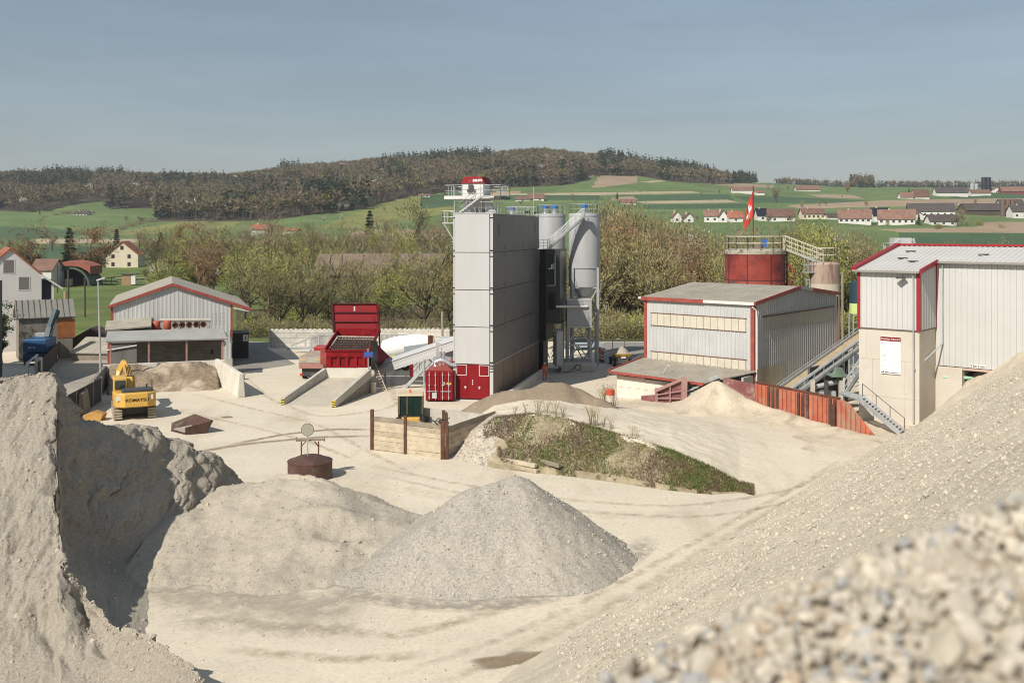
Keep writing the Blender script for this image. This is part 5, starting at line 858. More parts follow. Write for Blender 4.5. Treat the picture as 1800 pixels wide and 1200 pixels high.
YR = mat('cream_railing', (.50, .46, .34), .6, .15, 2); m = MB(); rail(m, [c + V(math.cos(a) * (RR - .1), math.sin(a) * (RR - .1), 12.8) for a in np.linspace(-.2, 6.0, 15)], 1.5, 1, .05, 2); m.build('railing', YR, rt_)
m = MB(); m.lathe(c + V(.2, -.9, 12.9), [(.5, 0), (.5, .6), (.05, .65)], 16); m.build('hatch', mat('hatch_grey', (.2, .15, .14), .8, .2), rt_); m = MB(); m.box(c.x + .65, c.x + 1.1, c.y - 1.1, c.y - .7, 13.1, 14.0); m.build('motor', BLUECAP, rt_); m = MB(); m.tube([c + V(RR + .12, -.6, 12.8), c + V(RR + .12, -.6, 6)], .09, 8); m.build('pipe', mat('pipe_green', (.07, .13, .05), .6, .1), rt_); m = MB(); m.tube([c + V(RR - .1, -.8, 11.2), c + V(RR + .5, -.8, 11.1), c + V(RR + .75, -.8, 10.5), c + V(RR + .6, -.8, 9.9), c + V(RR + .25, -.8, 9.5), c + V(RR + .25, -.8, 7)], .09, 8); m.build('hose', mat('orange_hose', (.45, .10, .045), .6, .15), rt_)
ss = T('small_silo', P(1449, 560, 109), 'smaller round pale silo streaked with rust, right of the big red tank', 'silo'); ss.location.z = 0; c3 = ss.location.copy(); r3 = 1.62; m = MB(); m.lathe(c3, [(r3, 0), (r3, 9.2)], 32); m.build('base_shell', mat('silo_base', (.50, .44, .35), .85, .1, .5, streak=True), ss, 'es'); m = MB(); m.lathe(c3, [(r3, 9.2), (r3, 11.3), (r3 - .25, 11.55), (.05, 11.6)], 32); m.build('shell', mat('silo_streaked', (.36, .27, .21), .8, .2, 1.2, stain=(.17, .06, .055), st_scl=1.0, st_th=(.5, .65), streak=True), ss, 'es'); m = MB(); rail(m, [c3 + V(math.cos(a) * 1.3, math.sin(a) * 1.3, 11.55) for a in np.linspace(-2.4, 3.2, 9)], 1.5, 1, .045, 1.2); m.build('railing', YR, ss)
m = MB(); m.tube([c3 + V(-r3 - .5, -.4, 0), c3 + V(-r3 - .5, -.4, 10)], .05, 5); m.tube([c3 + V(-r3 - .1, -.4, 0), c3 + V(-r3 - .1, -.4, 10)], .05, 5); [m.tube([c3 + V(-r3 - .5, -.4, z), c3 + V(-r3 - .1, -.4, z)], .04, 5) for z in np.arange(6, 10, .4)]; m.build('ladder', GALV, ss); m = MB(); m.tube([c3 + V(r3 + .05, -.9, 10.5), c3 + V(r3 + .08, -.9, 0)], .14, 8); m.build('pipe', mat('rusty_pipe', (.25, .2, .16), .8, .2), ss)
ts = T('gangway_stair', (c + c3) / 2, 'open steel stair descending from the red tank rim to the smaller silo', 'stair'); p0, p1 = c + V(RR - .2, -1.1, 12.9), c3 + V(-.6, -1.5, 11.4); m = MB(); stair(m, p0, p1, V(0, .85, 0), 15, .08, .28); m.build('flight', mat('mossy_steel', (.38, .37, .30), .7, .2, 1), ts); m = MB(); rail(m, [p0, p1], 1.5, 2, .045, .9); rail(m, [p0 + V(0, .85, 0), p1 + V(0, .85, 0)], 1.5, 2, .045, .9); m.build('handrail', YR, ts); m = MB(); pb_ = c3 + V(-1.6, -.5, 10.4); m.box(pb_.x - .9, pb_.x + .4, pb_.y - .5, pb_.y + .5, pb_.z, pb_.z + .08); rail(m, [pb_ + V(-.9, -.5, .1), pb_ + V(.4, -.5, .1)], 1.5, 1, .04, .5); m.build('landing', GALV, ts)
fp = T('flag_pole', P(1324, 560, 117.5), 'flag pole with a hanging red flag bearing a white cross behind the red tank', 'flag'); fp.location.z = 0; q = fp.location; m = MB(); m.tube([q, Vector((q.x, q.y, zpy(327, q.y)))], .07, 6); m.build('pole', RUST, fp)
def flag():
    Y = q.y; top, bot = zpy(336, Y), zpy(382, Y); fly = 2.35; N1, N2 = 22, 26; vs = []; mi = []
    for i in range(N1 + 1):
        for j in range(N2 + 1):
            s, t = i / N1, j / N2; x = q.x + .03 - .07 - s * fly * .40; y = Y - .3 * math.sin(s * 9 + t * 3) * s; z = top + (bot - top) * t - 1.6 * s ** 1.1 - .9 * s * (1 - t); vs.append((x, y, z))
    fs = [(i * (N2 + 1) + j, (i + 1) * (N2 + 1) + j, (i + 1) * (N2 + 1) + j + 1, i * (N2 + 1) + j + 1) for i in range(N1) for j in range(N2)]
    for i in range(N1):
        for j in range(N2): s, t = (i + .5) / N1, (j + .5) / N2; mi.append(1 if (abs(s - .5) < .09 and abs(t - .5) < .30) or (abs(t - .5) < .09 and abs(s - .5) < .30) else 0)
    o = npmesh('cloth', vs, fs, [mat('flag_red', (.55, .05, .03), .7, .06), mat('flag_white', (.8, .79, .77), .7, .03)], mi, True, fp, loc=q); md = o.modifiers.new('t', 'SOLIDIFY'); md.thickness = .015
flag()
gt = T('water_tank', P(1504, 560, 96), 'dark teal and lime tank on a lattice frame peeking out behind the white building', 'tank'); gt.location.z = 0; q = P(1507, 496, 96); m = MB(); m.lathe(Vector((q.x, q.y, 8.0)), [(.75, 0), (.75, 2.0), (.1, 2.2)], 18); m.build('shell', mat('teal_tank', (.02, .05, .065), .5, .1), gt, 'es'); m = MB(); m.lathe(Vector((q.x, q.y, 7.0)), [(.74, 0), (.74, 1.0)], 18); m.build('band', mat('lime_band', (.5, .6, .22), .6, .05), gt, 'es'); m = MB(); [m.beam(Vector((q.x + a, q.y + b, 0)), Vector((q.x + a, q.y + b, 7)), .1) for a in (-.6, .6) for b in (-.6, .6)]; [m.beam(Vector((q.x - .6, q.y - .6, z)), Vector((q.x + .6, q.y - .6, z + .6)), .07) for z in np.arange(3.5, 6.8, .65)]; m.build('lattice', GALV, gt)
# ---------------------------------------------------------------- gabled hall on the left with annexes
lh = Fr((-42.7, 105.9, 0), (.945, .33)); LW, LD = 12.5, 19; hz, hr = 6.95, 9.15
gh = T('gabled_hall', lh.p(6, 9, 0), 'grey-white boarded gabled hall with faded red edges and a dusty roof, behind the concrete bay', 'hall')
m = MB(); corr(m, lh.p(.1, 0, 0), lh.p(LW - .1, 0, 0), .9, lambda t: hz + (hr - hz) * (1 - abs(2 * t - 1)), .42, .022, -lh.b); m.build('gable_wall', mat('boarded_wall', (.47, .47, .45), .6, .10, .7, streak=True, stain=(.38, .36, .31), st_scl=.8), gh)
m = MB(); m.prism([lh.p(.05, .04, 0), lh.p(LW - .05, .04, 0), lh.p(LW - .05, .04, hz - .1), lh.p(LW / 2, .04, hr - .1), lh.p(.05, .04, hz - .1)], lh.b * LD); m.build('core', GREYM, gh)
m = MB(); lh.box(m, 0, LW, -.05, .1, 0, .9); m.build('plinth', CONC, gh)
ov = 2.0; dz = (hr - hz) / (LW / 2)
m = MB(); m.slab([lh.p(-.25, -.25, hz - .25 * dz + .1), lh.p(LW / 2, -.25, hr + .1), lh.p(LW / 2, LD, hr + .1), lh.p(-.25, LD, hz - .25 * dz + .1)], .14); m.build('roof_slope', OLDROOF, gh); m = MB(); m.slab([lh.p(LW / 2, -.25, hr + .1), lh.p(LW + ov, -.25, hz - ov * dz + .1), lh.p(LW + ov, LD, hz - ov * dz + .1), lh.p(LW / 2, LD, hr + .1)], .14); m.build('roof_slope', OLDROOF, gh)
m = MB(); m.beam(lh.p(-.25, -.3, hz - .08), lh.p(LW / 2, -.3, hr), .1, .3); m.build('verge_trim', TRIM, gh); m = MB(); m.beam(lh.p(LW / 2, -.3, hr), lh.p(LW + ov, -.3, hz - ov * dz), .1, .3); m.build('verge_trim', TRIM, gh); m = MB(); m.beam(lh.p(LW + .1, -.2, hz - .5), lh.p(LW + ov - .2, -.2, hz - ov * dz - .2), .08, .12); m.build('soffit_strip', WHITE, gh)
for a in (0, LW - .2): m = MB(); lh.box(m, a, a + .22, -.06, .1, 3.2 if a else 0, hz - .15); m.build('corner_trim', TRIM, gh)
an = T('lean_to', lh.p(2, -2, 0), 'small dark boarded lean-to at the left end of the gabled hall', 'lean-to'); m = MB(); lh.box(m, .1, 3.9, -3.0, -.1, 1.2, 4.6); m.build('wall', mat('dark_boards', (.16, .155, .145), .8, .25, 1, streak=True), an); m = MB(); m.slab([lh.p(-.4, -3.2, 4.75), lh.p(4.1, -3.2, 5.0), lh.p(4.1, .0, 5.7), lh.p(-.4, 0, 5.4)], .14); m.build('roof', mat('weathered_boards', (.33, .30, .245), .85, .2, 1), an); m = MB(); lh.box(m, -.15, .25, -3.0, -2.6, 0, 4.6); m.build('post', TRIM, an); m = MB(); m.tube([lh.p(-.3, -3.1, 2.6), lh.p(3.4, -3.1, 3.1), lh.p(3.7, -3.1, 3.3), lh.p(3.7, -3.1, 4.2)], .08, 6); m.build('pipe', WHITE, an)
os_ = Fr((-39.9, 98.3, 0), (.945, .33)); shd = T('open_shelter', os_.p(5, 1, 0), 'open shelter with long grey roof on thin posts over a block wall darkened for shade', 'shelter')
m = MB(); m.slab([os_.p(-.2, -.2, 4.1), os_.p(11.4, -.2, 3.95), os_.p(11.0, 2.8, 4.75), os_.p(-.2, 2.8, 4.8)], .14); m.build('roof', mat('grey_roof_felt', (.30, .30, .28), .8, .12, .6), shd)
for a in (0.15, 3.7, 7.3, 10.8): m = MB(); os_.box(m, a, a + .17, 0, .17, 0, 4.05); m.build('post', mat('pink_post', (.36, .20, .16), .7, .2, 2), shd)
m = MB(); os_.box(m, .2, 11.0, .02, .16, 3.62, 3.82); m.build('beam', mat('rust_beam', (.10, .06, .05), .8, .3), shd)
m = MB(); os_.box(m, 2.6, 10.9, 2.4, 2.7, 0, 4.3); wl = m.build('wall', grid_mat('shaded_blocks', (.15, .135, .115), (.12, .11, .095), (.08, .07, .06), .5, .25, .015, rot=math.atan2(.33, .945)), shd); m = MB(); os_.box(m, 9.8, 10.1, 2.38, 2.42, 2.1, 2.6); m.build('vent', BLACK, wl)  # grey blocks darkened for the shade under the shelter roof
m = MB(); os_.box(m, 11.2, 11.25, 0, .05, 0, 0.05); pc = T('screw_conveyor', lh.p(6, -1, 0), 'horizontal pipe conveyor with two red drums and dark wheels above the shelter roof', 'conveyor'); m = MB(); m.tube([lh.p(4.9, -1.0, 5.4), lh.p(10.2, -1.0, 5.25)], .2, 10); m.build('pipe', mat('pale_pipe', (.45, .42, .36), .6, .15), pc, 'es')
for a in (4.6, 5.7): m = MB(); m.lathe(lh.p(a, -1.2, 4.25), [(.25, 0), (.42, .3), (.42, .95), (.34, 1.08), (.05, 1.12)], 18); m.build('drum', mat('drum_red', (.42, .09, .05), .6, .2), pc, 'es')
for k in range(5): m = MB(); m.lathe(lh.p(6.5 + k * .72, -1.3, 4.85), [(.34, 0), (.34, .1), (.2, .1), (.2, 0)], 16, tuple(-lh.b)); m.build('wheel', RUST, pc)
m = MB(); rail(m, [lh.p(10.3, -1.3, 4.7), lh.p(11.6, -1.3, 4.7)], 1.3, 2, .03, .5); [m.tube([lh.p(6 + k, -1, 4.1), lh.p(6 + k, -1, 5.2)], .05, 5) for k in range(5)]; m.build('frame', GREYM, pc)
# concrete bay
bay = T('concrete_bay', BF.p(5, 0, 0), 'three-sided pale concrete storage bay with a broken top edge', 'storage bay')
m = MB(); BF.box(m, -.3, 10.9, -.1, .35, 0, 2.15); m.build('back_wall', CONCW, bay)
def wedgewall(p0, p1, z0, z1, th, zb=0):
    p0, p1 = Vector(p0), Vector(p1); d = (p1 - p0).normalized(); n = Vector((-d.y, d.x, 0)); mm = MB(); w0, w1 = n * th, n * th * .55
    mm.hexa([p0 - w0 + u * zb, p1 - w0 + u * zb, p1 + w0 + u * zb, p0 + w0 + u * zb, p0 - w1 + u * z0, p1 - w1 + u * z1, p1 + w1 + u * z1, p0 + w1 + u * z0]); return mm
wedgewall((-29.2, 98.6, 0), (-24.3, 89.4, 0), 2.3, 2.15, .35).build('side_wall', CONCW, bay, bevel=.05); wedgewall((-38.9, 95.1, 0), (-34.9, 80.6, 0), 2.1, 1.8, .28).build('side_wall', mat('shaded_concrete', (.22, .20, .17), .9, .2, .6), bay, bevel=.05)  # left wall's shaded face put into a darker concrete colour
m = MB(); q = G(412, 668); m.box(q.x - .2, q.x + .9, q.y, q.y + .6, 0, .55); tag(m.build('block_stack', LGREY, bevel=.05), 'small stack of pale paving blocks beside the bay wall and the hall corner', 'blocks')
bx = Fr(G(408, 634), (1, .3)); t = T('tool_shed', bx.p(1, 1, 0), 'black boarded shed with a small white sign at the right side of the gabled hall', 'shed'); m = MB(); bx.box(m, .1, 1.9, 2, 5, 0, 2.9); m.build('wall', mat('black_boards', (.03, .028, .026), .8, .3, 1), t); m = MB(); bx.box(m, 1.25, 1.85, 1.95, 2.0, 2.0, 2.75); s = m.build('sign', WHITE, t); text('arrow', '1', .55, bx.p(1.55, 1.94, 2.36), bx.a, (0, 0, 1), BLACK, s, .004, True); m = MB(); bx.box(m, 0, 2, 1.9, 5.1, 2.9, 3.0); m.build('roof', DGREY, t)
# ---------------------------------------------------------------- excavator
ef = Fr((-30.0, 79.2, 0), (.91, .415)); ex = T('excavator', ef.p(0, 1.5, 0), 'yellow crawler excavator seen from behind, its boom folded over the bay', 'excavator'); a_ = ef.a; b_ = ef.b
for s, a in ((-1, -1.55), (1, 1.0)):
    pr = [(-.2, .32), (-.05, .06), (.35, 0), (3.4, 0), (3.85, .1), (4.1, .4), (4.05, .75), (3.6, .95), (.3, .92), (-.08, .7)]
    m = MB(); m.prism([ef.p(a, b, z) for b, z in pr], a_ * .58); tr = m.build('track', mat('dusty_track', (.34, .29, .22), .9, .25, 2), ex)
    m = MB()
    for k in range(9): ef.box(m, a - .02, a + .6, .1 + k * .43, .3 + k * .43, .9, 1.0)
    for z in (.12, .32, .52, .72): ef.box(m, a - .02, a + .6, -.26, -.1, z, z + .13)
    m.build('track_shoe', MC['dusty_track'], tr); m = MB(); ef.box(m, a + .1, a + .5, .5, 3.4, .3, .7); m.build('frame', DGREY, tr)
m = MB(); ef.box(m, -1.0, 1.0, .9, 3.0, .35, .95); m.lathe(ef.p(0, 2, .9), [(.75, 0), (.75, .25)], 20); m.build('undercarriage', DGREY, ex)
m = MB(); m.prism([ef.p(a, b, 1.05) for a, b in ((-1.55, .35), (-1.4, -.35), (-.8, -.75), (.9, -.75), (1.5, -.35), (1.62, .35), (1.62, .8), (-1.55, .8))], (0, 0, 1.12)); m.build('counterweight', YEL, ex, bevel=.09)
m = MB(); ef.box(m, -1.5, 1.55, .8, 3.7, 1.1, 1.75); ef.box(m, .1, 1.55, .8, 2.2, 1.75, 2.1); m.build('body', YEL, ex, bevel=.05)
m = MB(); m.prism([ef.p(a, b, 2.12) for a, b in ((-.95, -.25), (1.25, -.25), (1.4, .5), (1.2, 1.0), (-.9, 1.0), (-1.0, .5))], (0, 0, .28)); m.build('engine_hood', mat('hood_dark', (.055, .058, .06), .5, .15), ex, bevel=.07)
cbm = MB(); ef.box(cbm, -1.55, -.5, 1.3, 3.1, 1.7, 3.15); cbo = cbm.build('cab', YEL, ex, bevel=.07); m = MB(); ef.box(m, -1.42, -.64, 1.26, 1.31, 2.25, 2.95); m.build('window', GLASS, cbo, bevel=.03); m = MB(); ef.box(m, -1.6, -1.54, 1.5, 2.9, 2.1, 3.0); m.build('window', GLASS, cbo)
text('lettering', 'KOMATSU', .33, ef.p(.12, -.762, 1.62), a_, (0, 0, 1), BLACK, ex, .006, True, sx=1.12)
for a in (-1.22, 1.12): m = MB(); ef.box(m, a - .22, a + .2, -.6 if a > 0 else -.55, -.5, 1.62, 1.98); m.hexa if 0 else None; m.build('reflector', mat('white_sticker', (.72, .68, .6), .5, .05), ex)
m = MB(); m.tube([ef.p(1.3, .9, 2.1), ef.p(1.3, .9, 3.0)], .03, 5); m.tube([ef.p(1.45, 1.3, 2.1), ef.p(1.45, 1.3, 2.9)], .03, 5); m.build('handrail', DGREY, ex); m = MB(); m.tube([ef.p(.95, .9, 2.35), ef.p(.95, .9, 2.62)], .06, 8); m.build('exhaust', BLACK, ex)
bm_pts = [ef.p(-.15, 2.6, 1.7), ef.p(-.2, 3.6, 2.75), ef.p(-.25, 5.2, 3.3), ef.p(-.3, 7.6, 3.25)]
m = MB()
for p, q, h0 in ((bm_pts[0], bm_pts[1], .62), (bm_pts[1], bm_pts[2], .66), (bm_pts[2], bm_pts[3], .5)): m.beam(p, q, .44, h0)
m.build('boom', YEL, ex, bevel=.03)
m = MB(); stp = [ef.p(-.35, 7.0, 3.75), ef.p(-.75, 7.5, 2.9), ef.p(-1.1, 6.9, 1.5)]; m.beam(stp[0], stp[1], .36, .5); m.beam(stp[1], stp[2], .34, .4); m.build('stick', YEL, ex, bevel=.03)
m = MB(); [m.tube([ef.p(a, 2.9, 1.9), ef.p(a, 4.3, 2.85)], .1, 8) for a in (.16, -.5)]; m.build('boom_cylinder', YEL, ex); m = MB(); m.tube([ef.p(-.25, 4.8, 3.6), ef.p(-.33, 7.0, 3.75)], .09, 8); m.build('stick_cylinder', YEL, ex); m = MB(); [m.tube([bm_pts[0] + a_ * d + u * .25, bm_pts[1] + a_ * d + u * .4, bm_pts[2] + a_ * d + u * .42], .028, 5) for d in (-.18, -.06, .06, .18)]; m.build('hose', BLACKM, ex)
m = MB(); q = stp[2]; m.prism([q + V(0, 0, 0), q + b_ * .5 + u * -.3, q + b_ * .4 - u * 1.0, q - b_ * .3 - u * 1.3, q - b_ * .5 - u * .9], a_ * .9); m.build('bucket', DGREY, ex)
# ---------------------------------------------------------------- loose bucket, yellow digger bucket, manhole
q = G(318, 766); t = T('loader_bucket', q, 'open rusty loader bucket lying on the yard just behind the grey heap', 'bucket'); o = V(q.x, q.y + 1.2, 0)
m = MB(); e = [o + V(-1.4, .9, .55), o + V(.2, 1.3, 1.15), o + V(2.0, -.1, .95), o + V(.2, -.9, .55)]; lw = [o + V(-1.3, .5, 0), o + V(.1, .9, .05), o + V(1.5, -.2, 0), o + V(.2, -.8, 0)]
for i, j in ((0, 1), (1, 2), (2, 3)): m.slab([lw[i], lw[j], e[j], e[i]], .07)
m.slab([lw[0], lw[1], lw[2], lw[3]], .06); m.build('shell', TANKRUST, t); m = MB(); m.slab([o + V(-1.1, .5, .12), o + V(.1, .9, .3), o + V(1.1, 0, .15), o + V(.1, -.6, .1)], .1); m.build('sand_load', COARSE, t)
q = G(163, 740); m = MB(); m.prism([q + V(-.8, 0, 0), q + V(.6, 0, 0), q + V(.8, 0, .5), q + V(0, 0, .75), q + V(-.8, 0, .45)], (0, .9, 0)); tag(m.build('bucket', mat('ochre_steel', (.40, .22, .06), .6, .2), bevel=.05), 'small ochre digger bucket lying by the dark mesh fence near the excavator', 'bucket')
q = G(399, 733); m = MB(); m.lathe(q, [(.45, 0), (.45, .012), (.01, .014)], 20); tag(m.build('manhole_cover', mat('manhole_iron', (.22, .17, .12), .8, .2)), 'round brown manhole cover set in the sandy yard right of the excavator', 'manhole cover')
# ---------------------------------------------------------------- rusty tank with frame and disc
q = G(545, 838); q.y = 60.6; q.x = (545 - 900) * q.y / F; t = T('rusty_tank', q, 'squat round brown rusted tank standing on the sandy yard behind the gravel fan', 'tank'); m = MB(); m.lathe(q, [(1.34, 0), (1.34, 1.0), (1.30, 1.03), (.7, 1.28), (.05, 1.36)], 40); m.build('shell', TANKRUST, t, 'es'); m = MB(); m.lathe(q, [(1.36, .98), (1.36, 1.03)], 40); m.build('rim', RUST, t)
t = T('steel_trestle', q + V(0, 0, 1.3), 'two-legged brown trestle with a crossbar standing on the round rusty tank', 'trestle'); m = MB(); [m.beam(q + V(a, .1, 1.2), q + V(a, .1, 2.15), .07) for a in (-.55, .5)]; [m.beam(q + V(a, .1, 1.85), q + V(a * .5, .1, 2.15), .06) for a in (-.55, .5)]; m.build('leg', RUST, t); m = MB(); m.beam(q + V(-.86, .1, 2.2), q + V(.86, .1, 2.26), .1, .1); [m.beam(q + V(a, .1, 2.15), q + V(a, .1, 2.42), .05) for a in (-.86, .86)]; m.build('crossbar', mat('frame_grey', (.22, .17, .13), .8, .2), t)
t = T('disc_marker', q + V(-.1, -.1, 1.3), 'round wire-mesh disc on a thin pole rising from the rusty tank', 'marker'); q2 = q + V(-.12, -.12, 0); m = MB(); m.tube([q2 + u * 1.25, q2 + u * 3.3], .035, 6); m.build('pole', GALV, t); m = MB(); m.lathe(q2 + V(0, -.03, 2.92), [(.36, 0), (.36, .04)], 26, (0, -1, 0)); m.build('disc', mat('disc_mesh', (.34, .32, .25), .7, .1, 6), t); m = MB(); m.tube([q2 + V(math.cos(a) * .37, -.05, 2.92 + math.sin(a) * .37) for a in np.linspace(0, 6.2832, 25)], .022, 5); m.build('ring', DGREY, t)
# ---------------------------------------------------------------- plank bin with loader
pb = T('plank_bin', G(720, 790), 'storage bin of weathered planks between rusty steel posts', 'storage bin'); w0, w1, w2 = G(654, 790), G(781, 806), G(781, 806) + V(3.3, 3.9, 0)
w0.z = w1.z = 0
def planks(p0, p1, z0, z1, n, name='plank', jit=.02, parent=pb, mt=WOOD, sag=0):
    d = (p1 - p0).normalized(); nn = Vector((d.y, -d.x, 0)); nn = nn if nn.y < 0 else -nn
    for k in range(n):
        za = z0 + (z1 - z0) * k / n; zb_ = z0 + (z1 - z0) * (k + 1) / n - .015; j = random.uniform(0, jit); s = random.uniform(-.02, .02)
        m = MB(); o0 = p0 + nn * j + V(0, 0, 0); o1 = p1 + nn * j; m.hexa([o0 + u * za, o1 + u * (za + s + sag), o1 - nn * .09 + u * (za + s + sag), o0 - nn * .09 + u * za, o0 + u * zb_, o1 + u * (zb_ + s + sag), o1 - nn * .09 + u * (zb_ + s + sag), o0 - nn * .09 + u * zb_]); m.build(name, mt[k % len(mt)] if isinstance(mt, list) else mt, parent)
WOODB = mat('bleached_plank', (.47, .40, .29), .85, .22, .9, stain=(.22, .13, .07), st_scl=1.6, st_th=(.6, .7)); WOODD = mat('grey_plank', (.24, .20, .155), .85, .3, 1.2)
mid = w0.lerp(w1, .47); planks(w0, mid, .05, 2.3, 7, mt=[WOODB, WOODB, WOODB, WOOD, WOODB, WOODB, WOODD]); planks(mid, w1, 0, 2.25, 7, mt=[WOODB, WOODB, WOODB, WOODB, WOODB, WOOD, WOODD])
for p, h, w in ((w0, 2.75, .22), (mid, 2.55, .2), (w1 + V(-.1, -.12, 0), 2.5, .26), (w1 + V(.18, -.1, 0), 2.45, .2)): m = MB(); m.box(p.x - w / 2, p.x + w / 2, p.y - .12, p.y - .06, 0, h); m.box(p.x - .03, p.x + .03, p.y - .06, p.y + .1, 0, h); m.box(p.x - w / 2, p.x + w / 2, p.y + .1, p.y + .16, 0, h); m.build('post', RUST, pb)
planks(w1 + V(.25, .1, 0), w2, .25, 2.1, 5, mt=[WOODD, WOOD, WOOD, WOOD, WOODD], sag=.35)
m = MB(); k0, k1 = P(742, 760, 73.2), P(872, 760, 71.2); m.hexa([V(k0.x, k0.y, 0), V(k1.x, k1.y, 0), V(k1.x, k1.y + .3, 0), V(k0.x, k0.y + .3, 0), V(k0.x, k0.y, 1.95), V(k1.x, k1.y, 1.75), V(k1.x, k1.y + .3, 1.75), V(k0.x, k0.y + .3, 1.95)]); m.build('concrete_wall', CONC, pb); m = MB(); q = P(780, 745, 72.4); m.box(q.x - .12, q.x + .12, q.y - .15, q.y, 0, 1.95); m.build('post', RUST, pb)
bs = T('wire_bundle', w1 + V(-.2, .4, 2.2), 'tangle of dead twigs and wire caught on the bin corner post', 'debris'); m = MB()
for k in range(14): q = w1 + V(random.uniform(-.5, .2), random.uniform(.2, .5), 2.2); m.tube([q, q + V(random.uniform(-.3, .3), random.uniform(-.1, .2), random.uniform(.1, .45)), q + V(random.uniform(-.5, .4), .1, random.uniform(0, .5))], .03, 4)
m.build('twig', BARK, bs)
ldf = Fr(P(695, 735, 72.0), (1, .05)); ldf.o.z = 0; ld = T('wheel_loader', ldf.p(1, 1, 0), 'wheel loader with a cream cab and orange beacon parked behind the plank bin', 'wheel loader')
for a, b in ((.0, 0), (1.7, 0), (0, 3.0), (1.7, 3.0)): m = MB(); m.lathe(ldf.p(a, b, .75), [(.3, 0), (.75, .05), (.75, .4), (.3, .45)], 20, tuple(ldf.a)); w = m.build('wheel', BLACKM, ld); m = MB(); m.lathe(ldf.p(a - .02, b, .75), [(.32, 0), (.32, .5)], 14, tuple(ldf.a)); m.build('rim', YEL, w)
m = MB(); ldf.box(m, .2, 2.0, .1, 4.2, .8, 1.45); ldf.box(m, .3, 1.9, -1.0, .1, .8, 1.3); m.build('body', YEL, ld, bevel=.06); m = MB(); ldf.box(m, .12, 2.0, .2, 1.9, 2.95, 3.1); m.build('cab_roof', mat('cream_roof', (.55, .46, .32), .6, .08), ld, bevel=.05)
m = MB(); [ldf.box(m, a, a + .09, b, b + .09, 1.65, 2.98) for a in (.18, .78, 1.88) for b in (.25, 1.75)]; ldf.box(m, .16, .3, .22, .3, 1.65, 2.98); m.build('cab_frame', mat('cab_frame_dark', (.12, .10, .06), .6, .2), ld); m = MB(); ldf.box(m, .24, 1.92, .3, 1.8, 1.46, 2.95); m.build('window', mat('green_glass', (.012, .03, .026), .08, .2, spec=.8), ld); m = MB(); m.lathe(ldf.p(1.0, 1, 3.1), [(.09, 0), (.09, .2), (.02, .24)], 10); m.build('beacon', mat('beacon_orange', (.7, .18, .03), .4, .05), ld); m = MB(); ldf.box(m, 2.0, 2.9, .8, 1.6, .7, 1.35); m.build('step', DGREY, ld)
# timbers by the weedy bank
for i, (a, b, z, w, l) in enumerate((((868, 806), (942, 822), .28, .3, 'pale squared timber lying on top at the foot of the weedy bank'), ((905, 801), (984, 822), .42, .22, 'darker longer timber lying behind the pale one at the weedy bank'), ((880, 818), (945, 832), .0, .26, 'half buried timber lying lowest at the foot of the weedy bank'))):
    p, q = G(*a, z), G(*b, z); m = MB(); m.beam(p + u * .12, q + u * .12, w, .24); tag(m.build('timber', [WOODB, WOODD, WOOD][i], bevel=.02), l, 'timber', 'timbers at the foot of the weedy bank')
# barrel
q = P(1073, 700, 80); zz = zem(1073, 80); q.z = max(zz - .1, EYE - (706 - HZ) * 80 / F); t = T('barrel', q, 'battered red and white barrel standing beside a dry bush on the sandy bank', 'barrel'); m = MB(); m.lathe(q, [(.3, 0), (.33, .1), (.33, .55)], 18); m.build('lower_shell', mat('barrel_white', (.55, .50, .44), .7, .15, 3, stain=(.3, .1, .06), st_scl=4), t, 'es'); m = MB(); m.lathe(q, [(.34, .55), (.34, .9), (.36, .95), (.3, 1.0), (.02, 1.0)], 18); m.build('upper_shell', mat('barrel_red', (.50, .08, .04), .6, .2, 3), t, 'es')
# ---------------------------------------------------------------- block wall, steel barrier
BLK = grid_mat('white_blocks', (.60, .57, .51), (.52, .49, .43), (.36, .33, .28), 1.6, .62, .02, rot=-.02)
bw = T('block_wall', G(530, 612), 'long pale concrete block wall across the back of the yard left of the tower', 'wall'); p0, p1 = G(473, 611), G(790, 609); m = MB(); m.hexa([p0, p1, p1 + V(0, .8, 0), p0 + V(0, .8, 0), p0 + u * 2.25, p1 + u * 2.2, p1 + V(0, .8, 2.2), p0 + V(0, .8, 2.25)]); m.build('wall', BLK, bw); m = MB(); d = (p1 - p0) / 38
for k in range(38): q = p0 + d * k + V(d.x * .5, .4, 2.25); m.box(q.x - d.x * .3, q.x + d.x * .3, q.y - .2, q.y + .2, q.z, q.z + .1)
m.build('block_stud', CONCW, bw)
sb = T('steel_barrier', G(545, 615), 'grey steel barrier with a sloping brace and upright bars in front of the block wall', 'barrier'); y0 = 122; m = MB(); m.beam(P(504, 612.5, y0), P(575, 611, y0), .25, .3); m.beam(P(512, 608, y0), P(560, 588, y0), .2); m.beam(P(560, 588, y0), P(596, 588, y0), .2); [m.beam(P(x, yy, y0), P(x, 608, y0), .18) for x, yy in ((537, 597), (547, 593), (560, 588))]; [m.beam(P(x, 613, y0), P(x - 5, 619, y0 - .5), .16) for x in (547, 575)]; m.build('frame', GALV, sb); m = MB(); [m.tube([P(x, 589, y0), P(x, 609, y0)], .045, 4) for x in np.arange(548, 600, 1.9)]; m.build('bar', GREYM, sb)
m = MB(); [m.tube([P(x, 588, 120), P(x, 606, 120)], .045, 4) for x in np.arange(668, 722, 2.2)]; m.beam(P(666, 588, 120), P(722, 588, 120), .08); m.beam(P(666, 606, 120), P(722, 606, 120), .08); tag(m.build('bar_fence', GREYM), 'low grey upright-bar fence between the red hopper and the white mixer drum', 'fence')
